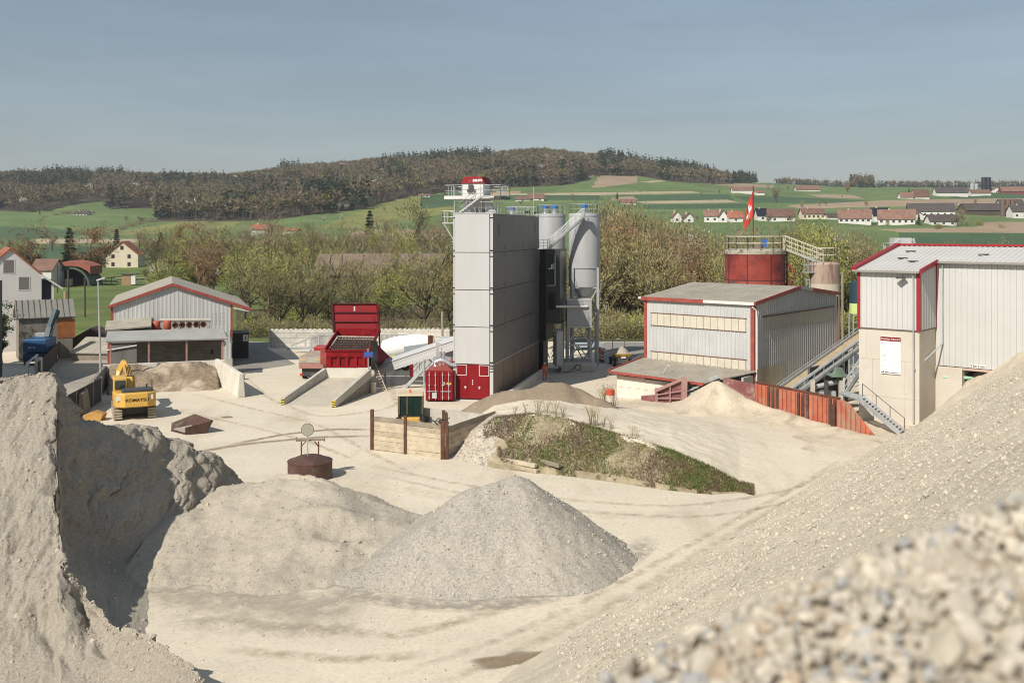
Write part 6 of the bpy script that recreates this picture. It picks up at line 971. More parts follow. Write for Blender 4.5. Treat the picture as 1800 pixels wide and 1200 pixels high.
# ---------------------------------------------------------------- trucks
def wheel(parent, c, r, w, ax=(1, 0, 0)):
    m = MB(); m.lathe(c, [(r * .55, 0), (r, .04), (r, w - .04), (r * .55, w)], 20, ax); o = m.build('wheel', BLACKM, parent); m = MB(); m.lathe(Vector(c) - Vector(ax) * .01, [(r * .5, 0), (r * .5, w + .02)], 14, ax); m.build('rim', LGREY, o)
tf2 = Fr(G(526, 668), (1, -.05)); tk = T('tipper_truck', tf2.p(1.2, 3, 0), 'dusty tipper truck seen from behind beside the red hopper', 'truck')
m = MB(); tf2.box(m, -.05, 2.45, 0, 5.2, 1.15, 2.35); m.build('tipper_body', mat('dusty_tipper', (.36, .28, .22), .8, .2, 1.2, stain=(.3, .16, .13), st_scl=1), tk); m = MB(); tf2.box(m, 0, 2.4, -.06, 0, 1.2, 1.7); m.build('tailgate_lower', mat('dusty_pink', (.36, .17, .14), .8, .2, 2), tk); m = MB(); tf2.box(m, 0, 2.4, -.05, 0, 1.74, 2.3); m.build('tailgate_upper', mat('dusty_grey', (.36, .34, .30), .8, .15), tk); m = MB(); tf2.box(m, .15, .7, -.075, -.05, 1.95, 2.08); tf2.box(m, 1.65, 2.2, -.075, -.05, 1.95, 2.08); m.build('reflector', mat('amber_strip', (.6, .38, .12), .5, .1), tk); m = MB(); tf2.box(m, 0.2, 2.2, .3, 7, .6, 1.1); tf2.box(m, .1, 2.3, -.1, .1, .45, .62); m.build('chassis', DGREY, tk); m = MB(); tf2.box(m, .15, .45, -.14, -.08, .5, .72); m.build('tail_light', mat('tail_red', (.5, .03, .03), .4, .05), tk); m = MB(); tf2.box(m, 1.95, 2.25, -.14, -.08, .5, .72); m.build('tail_light', MC['tail_red'], tk); m = MB(); tf2.box(m, .05, 2.35, 5.5, 7.3, .7, 2.7); m.build('cab', mat('truck_red', (.35, .03, .03), .4, .08), tk, bevel=.08)
for a in (.05, 1.95):
    for b in (1.2, 2.5, 6.2): wheel(tk, tf2.p(a, b, .5), .5, .4, tuple(tf2.a))
mx = T('mixer_truck', P(715, 640, 108), 'white concrete mixer truck standing behind the feed conveyor', 'truck'); mx.location.z = 0; c0, c1 = P(671, 613, 108), P(764, 603, 108); ax = (c1 - c0).normalized(); Lm = (c1 - c0).length
m = MB(); m.lathe(c0, [(.55, -.02), (.85, .15), (1.12, 1.2), (1.2, 2.0), (1.2, Lm * .62), (1.0, Lm * .85), (.6, Lm)], 36, tuple(ax)); m.build('drum', mat('drum_white', (.80, .79, .76), .45, .03), mx, 'es')
m = MB(); c = P(731, 615, 106.6); m.prism([P(710, 609, 106.6), P(756, 603, 106.6), P(756, 625, 106.6), P(710, 625, 106.6)], (0, .12, 0)); m.build('side_panel', mat('mixer_panel', (.30, .34, .35), .5, .06), mx); m = MB(); q = P(668, 626, 106.8); q1_ = P(772, 626, 106.8); m.box(q.x, q1_.x, q.y, q.y + 2.3, q.z - .35, q.z); m.build('chassis', GREYM, mx); [wheel(mx, P(x, 640, 107).xy.to_3d() + V(0, b, .52), .52, .35, (0, 1, 0)) for x in (690, 712, 752, 772) for b in (-.2, 1.9)]; m = MB(); q = P(769, 605, 107); m.box(q.x, q.x + 1.6, q.y, q.y + 2.3, 1.0, 3.4); m.build('cab', mat('mixer_cab', (.5, .5, .48), .4, .05), mx, bevel=.1); m = MB(); q = P(688, 628, 106.5); m.box(q.x, q.x + .35, q.y, q.y + .3, q.z - .1, q.z + .2); m.build('lamp', mat('lime_lamp', (.5, .6, .1), .5, .1), mx)
# parked car in the shade under the silo frame
cf2 = Fr(G(1001, 616), (1, .05)); car = T('parked_car', cf2.p(2, .8, 0), 'pale blue car parked in deep shade behind the silo legs', 'car'); m = MB(); m.prism([cf2.p(a, 0, z) for a, z in ((0, .35), (4.2, .35), (4.25, .75), (4.1, .95), (3.3, 1.02), (.2, 1.0), (0, .8))], cf2.b * 1.75); m.build('body', mat('car_blue', (.30, .36, .40), .3, .05), car, bevel=.08); m = MB(); m.prism([cf2.p(a, .15, z) for a, z in ((.45, 1.0), (3.2, 1.0), (2.6, 1.5), (.9, 1.5))], cf2.b * 1.45); m.build('cabin', GLASS, car, bevel=.08); [wheel(car, cf2.p(a, b, .33), .33, .2, tuple(cf2.b)) for a in (.8, 3.4) for b in (-.02, 1.56)]; [MB().add([], []) for _ in ()]
m = MB(); m.lathe(cf2.p(-.02, .3, .7), [(.12, 0), (.12, .04)], 10, tuple(-cf2.a)); m.build('headlight', WHITE, car); m = MB(); m.lathe(cf2.p(-.02, 1.45, .7), [(.12, 0), (.12, .04)], 10, tuple(-cf2.a)); m.build('headlight', WHITE, car)
df = Fr(G(1081, 645), (1, .12)); dm = T('site_dumper', df.p(.9, 1.2, 0), 'small yellow site dumper heaped with gravel, parked left of the ribbed hall', 'dumper'); m = MB(); m.hexa([df.p(.3, .3, 1.0), df.p(1.6, .3, 1.0), df.p(1.6, 1.3, 1.0), df.p(.3, 1.3, 1.0), df.p(0, -.2, 1.45), df.p(1.9, -.2, 1.45), df.p(1.9, 1.7, 1.45), df.p(0, 1.7, 1.45)]); m.build('skip', YEL, dm); m = MB(); m.lathe(df.p(.95, .75, 1.42), [(.9, 0), (.55, .4), (.1, .75)], 12); m.build('gravel_load', COARSE, dm); m = MB(); df.box(m, .4, 1.5, 0, 3.2, .5, 1.0); m.build('chassis', DGREY, dm); m = MB(); m.tube([df.p(.3, 2.6, .9), df.p(.3, 2.6, 2.6), df.p(.5, 2.6, 2.8), df.p(1.5, 2.6, 2.8), df.p(1.7, 2.6, 2.6), df.p(1.7, 2.6, .9)], .05, 6); m.build('roll_bar', GREYM, dm); [wheel(dm, df.p(a, b, .42), .42, .35, tuple(df.a)) for a in (-.1, 1.65) for b in (.5, 2.6)]; m = MB(); df.box(m, .7, 1.2, -.1, .1, .95, 1.1); m.build('lamp', WHITE, dm)
# ---------------------------------------------------------------- left: fences, lamp, crane truck, houses
q = G(178, 691); lp = T('street_lamp', q, 'tall grey street lamp standing by the pale road left of the gabled hall', 'street lamp'); tp = P(172.5, 493, q.y); m = MB(); m.tube([q, tp], .12, 8, .07); m.build('pole', GREYM, lp); m = MB(); m.beam(tp + V(-.1, 0, .02), tp + V(.75, -.2, .28), .22, .12); m.build('lamp_head', LGREY, lp)
def panel_fence(name, label, pts, h, m_panel, m_post, step=2.2, th=.06, cat='fence', pw=.12):
    o = T(name, pts[0], label, cat)
    for a, b in zip(pts, pts[1:]):
        n = max(1, round((b - a).length / step))
        for k in range(n): p, r = a.lerp(b, k / n), a.lerp(b, (k + 1) / n); mm = MB(); mm.beam(p + u * (h / 2 + .05), r + u * (h / 2 + .05), th, h - .1); mm.build('panel', m_panel, o)
        for k in range(n + 1): p = a.lerp(b, k / n); mm = MB(); mm.box(p.x - pw / 2, p.x + pw / 2, p.y - pw / 2, p.y + pw / 2, 0, h + .1); mm.build('post', m_post, o)
    return o
panel_fence('mesh_fence', 'dark mesh fence with thin posts running beside the excavator', [G(118, 742), G(178, 706)], 2.1, mat('dark_mesh', (.03, .03, .028), .8, .2), GREYM, 2.1, .04, pw=.07)
panel_fence('board_fence', 'dark brown board fence along the left edge of the pale road', [G(68, 672), G(122, 610)], 2.0, mat('brown_boards', (.065, .05, .036), .85, .3, 1.5, streak=True), BARK, 2.6)
q = G(68, 668); m = MB(); m.box(q.x - .3, q.x + .3, q.y - .25, q.y + .2, 0, 2.3); tag(m.build('gate_pillar', CONCW, bevel=.03), 'pale concrete gate pillar at the near end of the brown board fence', 'pillar'); q = G(48, 672); m = MB(); m.box(q.x - .12, q.x + .12, q.y - .12, q.y + .12, 0, 2.0); m.beam(q + u * 1.9, G(66, 665, 0) + u * 2.4, .15); tag(m.build('gate_post', WHITE), 'white gate post with a sloping rail left of the pale concrete pillar', 'post')
kf = Fr(G(40, 643), (1, .1)); kt = T('crane_truck', kf.p(1.2, 3, 0), 'blue loading-crane truck standing in the shade left of the board fence', 'truck'); BLU = mat('truck_blue', (.02, .08, .19), .45, .1); m = MB(); kf.box(m, 0, 2.5, 0, 3.2, 1.5, 2.9); m.build('body', BLU, kt, bevel=.08); m = MB(); kf.box(m, .05, 2.4, -.02, 4, .5, 1.35); m.build('lower_body', mat('truck_blue_dark', (.014, .05, .12), .5, .1), kt); m = MB(); c = [kf.p(1.9, 2.2, 2.9), kf.p(2.0, 2.6, 4.0), kf.p(2.4, 3.5, 5.9)]; m.beam(c[0], c[1], .6, .6); m.beam(c[1], c[2], .55, .6); [m.beam(c[0] + V(-.35, 0, .3), c[2] + V(-.2, 0, -.6), .1), m.beam(c[0] + V(.35, -.1, .2), c[2] + V(.3, 0, -.3), .12)]; m.build('crane_arm', mat('crane_grey', (.06, .085, .095), .5, .25, 2), kt); m = MB(); kf.box(m, .1, 1.3, 3.2, 4.2, 1.0, 3.3); m.build('cab', GREYM, kt, bevel=.06); text('lettering', 'BG 20', .3, kf.p(.95, -.02, 2.0), kf.a, (0, 0, 1), WHITE, kt, .004, True); [wheel(kt, kf.p(a, b, .5), .5, .35, tuple(kf.a)) for a in (0, 2.1) for b in (.6, 3.6)]
def gable_house(name, label, fr, w, d, h, hr_, wm, rm, ridge='b', ov=.35, wins=(), cat='house', chim=None, group=None, trim=None):
    """gable house in a local frame; ridge 'b' = gable faces the viewer, 'a' = long side faces the viewer. wins: (face, c, z, w, h)"""
    o = T(name, fr.p(w / 2, d / 2, 0), label, cat, group); m = MB()
    if ridge == 'b':
        m.prism([fr.p(0, 0, -1.5), fr.p(w, 0, -1.5), fr.p(w, 0, h), fr.p(w / 2, 0, hr_), fr.p(0, 0, h)], fr.b * d); k = (hr_ - h) / (w / 2); e = h - ov * k
        r = [[fr.p(-ov, -ov, e + .12), fr.p(w / 2, -ov, hr_ + .12), fr.p(w / 2, d + ov, hr_ + .12), fr.p(-ov, d + ov, e + .12)], [fr.p(w / 2, -ov, hr_ + .12), fr.p(w + ov, -ov, e + .12), fr.p(w + ov, d + ov, e + .12), fr.p(w / 2, d + ov, hr_ + .12)]]
    else:
        m.prism([fr.p(0, 0, -1.5), fr.p(0, d, -1.5), fr.p(0, d, h), fr.p(0, d / 2, hr_), fr.p(0, 0, h)], fr.a * w); k = (hr_ - h) / (d / 2); e = h - ov * k
        r = [[fr.p(-ov, -ov, e + .12), fr.p(w + ov, -ov, e + .12), fr.p(w + ov, d / 2, hr_ + .12), fr.p(-ov, d / 2, hr_ + .12)], [fr.p(-ov, d / 2, hr_ + .12), fr.p(w + ov, d / 2, hr_ + .12), fr.p(w + ov, d + ov, e + .12), fr.p(-ov, d + ov, e + .12)]]
    m.build('wall', wm, o)
    m = MB(); [m.slab(q if (q[1] - q[0]).cross(q[2] - q[0]).z > 0 else q[::-1], .2) for q in r]; rf = m.build('roof', rm, o)
    if chim: m = MB(); fr.box(m, chim[0] - .4, chim[0] + .4, chim[1] - .4, chim[1] + .4, h, hr_ + chim[2]); m.build('chimney', CONC, rf)
    for f, c, z, ww, hh, mm, fm in wins:
        m = MB(); g = MB(); q = .05
        if f == 'f': fr.box(m, c - ww / 2, c + ww / 2, -.04, .02, z, z + hh); fr.box(g, c - ww / 2 - .12, c + ww / 2 + .12, -.03, .02, z - .12, z + hh + .1)
        else: fr.box(m, w - .02, w + .04, c - ww / 2, c + ww / 2, z, z + hh); fr.box(g, w - .02, w + .03, c - ww / 2 - .12, c + ww / 2 + .12, z - .12, z + hh + .1)
        wo = m.build('window', mm, o)
        if fm: g.build('frame', fm, wo)
    return o
SHUT = mat('grey_blind', (.17, .16, .145), .6, .1, 3); HW = mat('white_render', (.60, .58, .55), .8, .05, .3)
wc = P(73, 600, 125); whf = Fr((wc.x - .86 * 7, wc.y - .51 * 7, 0), (.86, .51)); ws = 7.0
wh = gable_house('house', 'white rendered gable house with grey blinds at the left edge', whf, ws, 10, 9.55, 12.75, HW, TILER, 'b', .18, [('f', 3.3, 9.75, 1.15, 1.6, SHUT, HW), ('f', 5.0, 7.65, 1.15, 1.55, SHUT, HW), ('f', 4.1, 4.2, .65, 1.0, GLASS, HW)], chim=(1.2, 3, .6))
m = MB(); whf.box(m, ws, ws + 1.35, .6, 6, 0, 8.7); m.build('side_recess', mat('navy_recess', (.02, .025, .035), .7, .1), wh); m = MB(); whf.box(m, ws + 1.2, ws + 1.45, .2, .5, 0, 8.3); whf.box(m, ws + .02, ws + 1.4, .3, .6, 4.6, 5.6); m.build('porch_frame', HW, wh)
m = MB(); m.slab([whf.p(ws + .02, -.4, 9.5), whf.p(ws + 2.5, -.4, 7.7), whf.p(ws + 2.5, .4, 7.7), whf.p(ws + .02, .4, 9.5)], .22); m.build('porch_roof', HW, wh)
sh = gable_house('garden_shed', 'low shed with a grey seamed metal roof and orange boards behind the blue truck', Fr(P(33, 600, 114.5).xy.to_3d(), (.86, .5)), 5.7, 4.4, 5.0, 6.7, mat('grey_planks', (.20, .18, .15), .85, .25, 1.5, streak=True), mat('seamed_roof', (.21, .20, .175), .6, .08, .6), 'a', .3, [('f', 5.0, 2.4, 1.9, 2.2, mat('orange_boards', (.30, .11, .035), .7, .2, 2), None)], cat='shed')
m = MB(); f_ = Fr(P(33, 600, 114.5).xy.to_3d(), (.86, .5)); [m.beam(f_.p(a, -.25, 4.93), f_.p(a, 2.2, 6.88), .06, .1) for a in np.arange(-.2, 6.0, .62)]; m.build('roof_seam', mat('seam_dark', (.12, .115, .10), .6, .1), sh)
gable_house('plank_shed', 'small brown-roofed open shed half collapsed between the board fence and the hall', Fr(P(128, 590, 122).xy.to_3d(), (1, .15)), 4.2, 3.5, 1.7, 2.9, mat('shed_brown', (.12, .08, .055), .85, .25), mat('shed_roof_brown', (.11, .07, .055), .8, .2), 'b', .4, [('f', 2.1, .2, 2.6, 1.2, BLACK, None)], cat='shed'); f_ = Fr(P(128, 600, 116).xy.to_3d(), (1, .08)); t = T('lean_shed', f_.o, 'low shelter with a sagging grey plank roof left of the gabled hall', 'shelter'); m = MB(); m.slab([f_.p(0, -1.2, .9), f_.p(4.8, -1.2, .8), f_.p(4.6, 2.6, 2.2), f_.p(.6, 2.6, 2.35)], .12); m.build('roof', MC['weathered_boards'], t); m = MB(); f_.box(m, .2, 4.6, -1.0, 2.4, 0, .75); m.build('stack', WOODD, t)
for px, pt, pb_, Y, l in ((101, 466, 505, 240, 'first thin utility pole left, before the round-roofed barn'), (120.5, 474, 562, 150, 'second utility pole standing in the meadow before the barn mouth'), (149.5, 487, 545, 172, 'third utility pole standing in the meadow right of the barn'), (115, 512, 600, 121, 'pale wooden post rising in front of the grey shed roof')):
    q = P(px, 600, Y); q.z = float(zt(px, Y)); m = MB(); m.tube([q, P(px - .5, pt, Y)], .14 if Y > 130 else .17, 6); tag(m.build('utility_pole', BARK if Y > 130 else mat('post_tan', (.34, .27, .16), .8, .2)), l, 'pole', 'poles by the meadow')
# round-roofed barn, cream house, small outbuilding, paddock hut
bq = Fr(GT(86, 270), (1, .05)); bn = T('round_barn', bq.p(5.5, 4, 0), 'open round-roofed barn with a brick upper gable behind the meadow', 'barn'); R0 = 5.4; arc = [(R0 + math.cos(a) * R0, 5.0 * math.sin(a) * 1.0) for a in np.linspace(0, math.pi, 17)]; m = MB(); ai = [(R0 + (x - R0) * .9, z * .9) for x, z in arc]; m.prism([bq.p(x, 0, z) for x, z in arc] + [bq.p(x, 0, z) for x, z in ai[::-1]], bq.b * 10); m.build('arched_roof', mat('barn_green', (.07, .10, .08), .7, .15), bn); m = MB(); m.prism([bq.p(x, 8, z) for x, z in ai], bq.b * .3); m.build('back_wall', BLACK, bn); m = MB(); m.prism([bq.p(0, .4, 3.0), bq.p(.6, .4, 3.6), bq.p(3, .4, 5.0), bq.p(5.4, .4, 5.3), bq.p(8, .4, 5.0), bq.p(10.2, .4, 3.8), bq.p(10.8, .4, 3.0), bq.p(10.8, .4, 5.2), bq.p(8.5, .4, 6.1), bq.p(5.4, .4, 6.7), bq.p(1.5, .4, 5.9), bq.p(0, .4, 5.2)], bq.b * 9); m.build('brick_gable', mat('barn_brick', (.30, .10, .065), .85, .15, .5), bn); m = MB(); bq.box(m, 4.6, 6.3, -1, .2, 0, 1.8); m.build('pallet_stack', WOOD, bn)
gable_house('house', 'small brown-tiled house tucked between the white gable house and the round-roofed barn', Fr(GT(54, 264), (1, .02)), 5.4, 8, 4.4, 7.2, HW, TILE, 'a', .4)
gable_house('house', 'cream gable house with brown shutters in front of the green field', Fr(GT(186, 345), (1, .1)), 10.8, 9, 4.6, 9.0, mat('cream_house', (.62, .54, .42), .8, .04), TILER, 'b', .5, [('f', c, z, .9, 1.2, GLASS, mat('shutter_brown', (.18, .08, .06), .7, .1)) for c, z in ((5.4, 6.2), (2.4, 3.2), (7.8, 3.2), (2.4, .5), (7.8, .5))], chim=(3.4, 5, -.6))
gable_house('barn', 'small grey outbuilding with a brown roof right of the cream house', Fr(GT(262, 330), (1, .2)), 6, 6, 3, 5.2, mat('grey_render', (.36, .33, .28), .85, .1), TILE, 'b', .5, cat='barn')
pk = Fr(GT(214, 275), (1, .05)); t = T('paddock_hut', pk.p(1, 1, 0), 'small wooden paddock hut with a white door at the top of the meadow', 'hut'); m = MB(); pk.box(m, 0, 2.4, 0, 2.5, -.5, 2.7); m.build('wall', mat('hut_wood', (.30, .19, .11), .8, .2, 2), t); m = MB(); pk.box(m, 2.5, 3.7, -.05, .3, 0, 2.4); m.build('door', WHITE, t); m = MB(); pk.box(m, -.2, 4, -.3, 2.7, 2.7, 2.9); m.build('roof', DGREY, t)
t = T('rail_fence', GT(230, 278), 'grey wooden rail fence of the horse paddock above the meadow', 'fence'); pts = [GT(x, 283) for x in range(176, 300, 10)]; m = MB(); rail(m, [p + V(0, 0, -.2) for p in pts], 1.6, 1, .1, 2.2, 4); m.build('rails', mat('rail_grey', (.36, .32, .26), .8, .15), t)
m = MB(); m.box(-70, -51.2, 74, 100, 0, 10); m.box(-70, -54.2, 70, 99, 10.01, 15.5); t = tag(m.build('dark_house', mat('dark_facade', (.10, .095, .09), .8, .2)), 'dark building cut off by the left edge, its unseen top added to shade the truck yard', 'building')  # upper block is unseen, raised to throw shade over the truck yard
# long farm building behind the river trees
fb = Fr(GT(555, 262), (1, -.06)); fbo = gable_house('farm_building', 'long brown-roofed farm building behind the river trees left of the tower', fb, 33, 14, 3.4, 8.2, mat('farm_wall', (.13, .10, .075), .85, .25), mat('farm_roof', (.17, .125, .095), .85, .2, .15), 'a', 1.0, cat='farm building'); gq = Fr(GT(769, 240), (1, -.05)); gable_house('farm_building', 'timber gable end with a bright orange door beside the left edge of the tower', gq, 7.5, 16, 5.2, 8.6, mat('timber_brown', (.17, .085, .05), .85, .25, .8), mat('farm_roof_dark', (.10, .075, .06), .85, .2), 'b', .9, [('f', 2.3, 1.6, 3.0, 2.2, mat('orange_door', (.45, .17, .05), .7, .1), None)], cat='farm building')
# ---------------------------------------------------------------- trees
def leafmat(name, c1, c2, rnd=.3):
    m = bpy.data.materials.new(name); m.use_nodes = True; t = m.node_tree; N = t.nodes.new; L = t.links.new; b = t.nodes['Principled BSDF']
    b.inputs['Roughness'].default_value = .8; b.inputs['Specular IOR Level'].default_value = .15
    g = N('ShaderNodeNewGeometry'); mx = N('ShaderNodeMix'); mx.data_type = 'RGBA'; L(g.outputs['Random Per Island'], mx.inputs[0]); mx.inputs[6].default_value = (*c1, 1); mx.inputs[7].default_value = (*c2, 1)
    oi = N('ShaderNodeObjectInfo'); hs = N('ShaderNodeHueSaturation'); mr = N('ShaderNodeMapRange'); mr.inputs[3].default_value = 1 - rnd; mr.inputs[4].default_value = 1 + rnd; L(oi.outputs['Random'], mr.inputs[0]); L(mr.outputs[0], hs.inputs['Value']); L(mx.outputs[2], hs.inputs['Color']); L(hs.outputs[0], b.inputs['Base Color'])
    MC[name] = m; return m
LM = dict(olive=leafmat('olive_twigs', (.17, .15, .07), (.30, .27, .12)), brown=leafmat('brown_twigs', (.17, .13, .08), (.28, .22, .14)), green=leafmat('fresh_leaves', (.18, .19, .055), (.30, .30, .09)), blossom=leafmat('blossom', (.34, .31, .26), (.55, .51, .45), .12), conifer=leafmat('conifer_needles', (.018, .03, .014), (.05, .07, .03)), rust=leafmat('rust_buds', (.20, .115, .055), (.30, .19, .10)), ivy=leafmat('ivy_leaves', (.03, .05, .015), (.08, .12, .03)), dry=leafmat('dry_stalks', (.30, .25, .16), (.42, .36, .25)))
BARKP = mat('pale_bark', (.50, .46, .40), .85, .25, 1.5, stain=(.12, .10, .09), st_scl=2.5); BARKM = mat('grey_bark', (.15, .125, .095), .9, .3, 2)
def slivers(pos, dirs, ln, wd, r):
    n = len(pos); d = dirs / (np.linalg.norm(dirs, axis=1, keepdims=True) + 1e-9); q = r.normal(size=(n, 3)); s = np.cross(d, q); s /= (np.linalg.norm(s, axis=1, keepdims=True) + 1e-9)
    a = pos - s * wd[:, None]; b = pos + s * wd[:, None]; c = pos + d * ln[:, None]
    return np.stack([a, b, c], 1).reshape(-1, 3), np.arange(3 * n).reshape(-1, 3)
def tree_proto(seed, h, rad, style, leaf, bark, n=2600, low=.25):
    """trunk with limbs and a crown of many twig-sized faces; returns (trunk mesh, crown mesh)"""
    r = np.random.default_rng(seed); rr = random.Random(seed); mb = MB(); tips = []
    def limb(p, d, L, rd, lev):
        pts = [p]; d = d.normalized()
        for i in range(3):
            d = (d + Vector((rr.uniform(-.22, .22), rr.uniform(-.22, .22), rr.uniform(-.03, .2)))).normalized(); pts.append(pts[-1] + d * L / 3)
        mb.tube(pts, rd, 6 if lev == 0 else 4, rd * .45, False)
        for k in range(1, 4): tips.append((np.array(pts[k]), np.array(d)))
        if lev < 2:
            for k in range(3 if lev == 0 else 2):
                q = pts[rr.choice((1, 2, 3))]; a = rr.uniform(0, 6.283); e = Vector((math.cos(a), math.sin(a), rr.uniform(.2, 1.0))); limb(q, (d + e * 1.1), L * rr.uniform(.5, .72), rd * .5, lev + 1)
    if style in ('round', 'multi', 'column', 'weep'):
        stems = 1 if style != 'multi' else 3; th = h * (.55 if style != 'column' else .8)
        for s in range(stems):
            p = Vector((rr.uniform(-.2, .2) * stems, rr.uniform(-.2, .2) * stems, -.5)); lean = Vector((rr.uniform(-.15, .15), rr.uniform(-.15, .15), 1)) if stems == 1 else Vector((rr.uniform(-.5, .5), rr.uniform(-.5, .5), 1)); pts = [p]
            for i in range(4): lean = (lean + Vector((rr.uniform(-.1, .1), rr.uniform(-.1, .1), .15))).normalized(); pts.append(pts[-1] + lean * th / 4)
            R0 = h * .022 / (stems ** .5); mb.tube(pts, R0, 8, R0 * .45)
            for k in range(7 if stems == 1 else 4):
                t = rr.uniform(.35, 1); q = pts[0].lerp(pts[-1], t); q = pts[min(4, int(t * 4))]; a = rr.uniform(0, 6.283); up = .45 if style != 'column' else 1.4; limb(q, Vector((math.cos(a), math.sin(a), rr.uniform(up, up + .9))), rad * rr.uniform(.7, 1.05), R0 * .55, 0)
        T0 = np.array([t[0] for t in tips]); ctr = np.array([0, 0, h * .66])
        # keep tips inside an ellipsoid
        sc_ = np.array([rad, rad, h * .36]); v = (T0 - ctr) / sc_; l = np.linalg.norm(v, axis=1, keepdims=True); v = np.where(l > 1, v / l, v); T0 = ctr + v * sc_
        # extra clump centres on the crown shell
        m = 46; g = r.normal(size=(m, 3)); g /= np.linalg.norm(g, axis=1, keepdims=True); g[:, 2] = np.where(g[:, 2] < -.55, -g[:, 2], g[:, 2]); E = ctr + g * sc_ * r.uniform(.55, 1.0, (m, 1)) * (1 + .18 * r.normal(size=(m, 1)).clip(-1.2, 1.2)); E[:, 2] = np.maximum(E[:, 2], h * low)
        CL = np.concatenate([T0, E]); wts = r.uniform(.3, 1.6, len(CL)); pick = r.choice(len(CL), n, p=wts / wts.sum()); sg = rad * .15
        pos = CL[pick] + r.normal(size=(n, 3)) * sg * np.array([1, 1, .8]); out = pos - np.array([0, 0, h * .42]); out /= np.linalg.norm(out, axis=1, keepdims=True)
        dirs = out + np.array([0, 0, .45 if style != 'weep' else -1.1]) + r.normal(size=(n, 3)) * .55
        ln = r.uniform(.4, 1.25, n) * h * .052; wd = r.uniform(.5, 1.2, n) * h * .0052
        if leaf in ('green', 'blossom', 'ivy'): ln *= .55; wd *= 2.1
        v, f = slivers(pos, dirs, ln, wd, r)
    elif style == 'conifer':
        mb.tube([(0, 0, -.4), (0, 0, h * .95)], h * .016, 7, h * .003); k = n; t = r.uniform(.06, 1, k) ** .8; a = r.uniform(0, 6.283, k); lay = np.round(t * 13) / 13; prof = rad * (1 - lay) ** .85 * (.75 + .35 * np.sin(a * 3 + lay * 40)); q = r.uniform(.15, 1, k) ** .6
        pos = np.stack([np.cos(a) * prof * q, np.sin(a) * prof * q, h * (lay * .93 + .05) - prof * q * .28 + r.normal(size=k) * .012 * h], 1); dirs = np.stack([np.cos(a), np.sin(a), r.uniform(-.55, .1, k)], 1) + r.normal(size=(k, 3)) * .25
        v, f = slivers(pos, dirs, r.uniform(.5, 1.1, k) * h * .062, r.uniform(.7, 1.3, k) * h * .012, r)
    elif style == 'shrub':
        for k in range(9): a = rr.uniform(0, 6.283); mb.tube([(0, 0, -.3), (math.cos(a) * rad * .3, math.sin(a) * rad * .3, h * .4), (math.cos(a) * rad * .7, math.sin(a) * rad * .7, h * .8)], h * .018, 4, h * .006)
        m = 30; g = r.normal(size=(m, 3)); g /= np.linalg.norm(g, axis=1, keepdims=True); E = np.array([0, 0, h * .42]) + np.abs(g) * np.sign(g) * np.array([rad, rad, h * .5]) * r.uniform(.4, 1, (m, 1)); pick = r.integers(0, m, n); pos = E[pick] + r.normal(size=(n, 3)) * rad * .2; pos[:, 2] = np.abs(pos[:, 2]); dirs = (pos - np.array([0, 0, 0])) / h + np.array([0, 0, .5]) + r.normal(size=(n, 3)) * .6
        v, f = slivers(pos, dirs, r.uniform(.4, 1.2, n) * h * .12, r.uniform(.5, 1.2, n) * h * .012 * (2 if leaf in ('green', 'ivy', 'blossom') else 1), r)
    return mb, v, f
PROTO = {}
def proto(key, seed, h, rad, style, leaf, bark, n, name, label, cat, group, low=.25):
    mb, v, f = tree_proto(seed, h, rad, style, leaf, bark, n, low); root = T(name, (0, 0, 0), label, cat, group)
    mb.build('trunk' if style != 'shrub' else 'stem', bark, root, 'all'); npmesh('crown' if style != 'shrub' else 'twigs', v, f, LM[leaf], None, False, root); PROTO[key] = (root, h, [False])
GR, GL, GM, GS = 'bare spring trees of the river wood right of the tower', 'bare spring trees along the river left of the tower', 'trees standing in the fields', 'shrubs along the river bank'
proto('olive1', 1, 14, 4.4, 'round', 'olive', BARKM, 2500, 'bare_tree', 'x', 'tree', GR, .38); proto('olive2', 2, 14, 3.8, 'multi', 'olive', BARKM, 2500, 'bare_tree', 'x', 'tree', GR); proto('olive3', 3, 14, 4.8, 'round', 'olive', BARKM, 2600, 'bare_tree', 'x', 'tree', GR)
proto('brown1', 4, 14, 4.6, 'round', 'brown', BARK, 2300, 'bare_tree', 'x', 'tree', GL); proto('brown2', 5, 14, 4.0, 'multi', 'brown', BARK, 2300, 'bare_tree', 'x', 'tree', GL); proto('sparse', 16, 14, 5.2, 'round', 'olive', BARK, 1700, 'bare_tree', 'x', 'tree', GL, .42)
proto('green1', 6, 14, 4.4, 'round', 'green', BARKM, 3400, 'leafing_tree', 'x', 'tree', GR, .15); proto('birch', 7, 14, 3.8, 'weep', 'rust', BARKP, 5000, 'birch_tree', 'x', 'tree', GL); proto('rust1', 8, 14, 4.4, 'round', 'rust', BARK, 5200, 'bare_tree', 'x', 'tree', GM)
proto('blossom', 9, 9, 2.6, 'round', 'blossom', BARKM, 1600, 'blossom_tree', 'x', 'tree', GM); proto('conifer', 10, 16, 3.2, 'conifer', 'conifer', BARK, 2200, 'conifer_tree', 'x', 'tree', GM); proto('ivy', 11, 14, 2.2, 'column', 'ivy', BARK, 2800, 'ivy_tree', 'x', 'tree', GR)
proto('shrub1', 12, 3, 2.2, 'shrub', 'olive', BARKM, 1500, 'shrub', 'x', 'shrub', GS); proto('shrub2', 13, 3, 2.2, 'shrub', 'green', BARKM, 1500, 'shrub', 'x', 'shrub', GS); proto('shrub3', 14, 3, 2.2, 'shrub', 'brown', BARKM, 1500, 'shrub', 'x', 'shrub', GS); proto('stalks', 15, 1.2, .5, 'shrub', 'dry', mat('stalk', (.34, .28, .18), .9), 130, 'dry_weed', 'x', 'weed', None)
tr_ = random.Random(99)
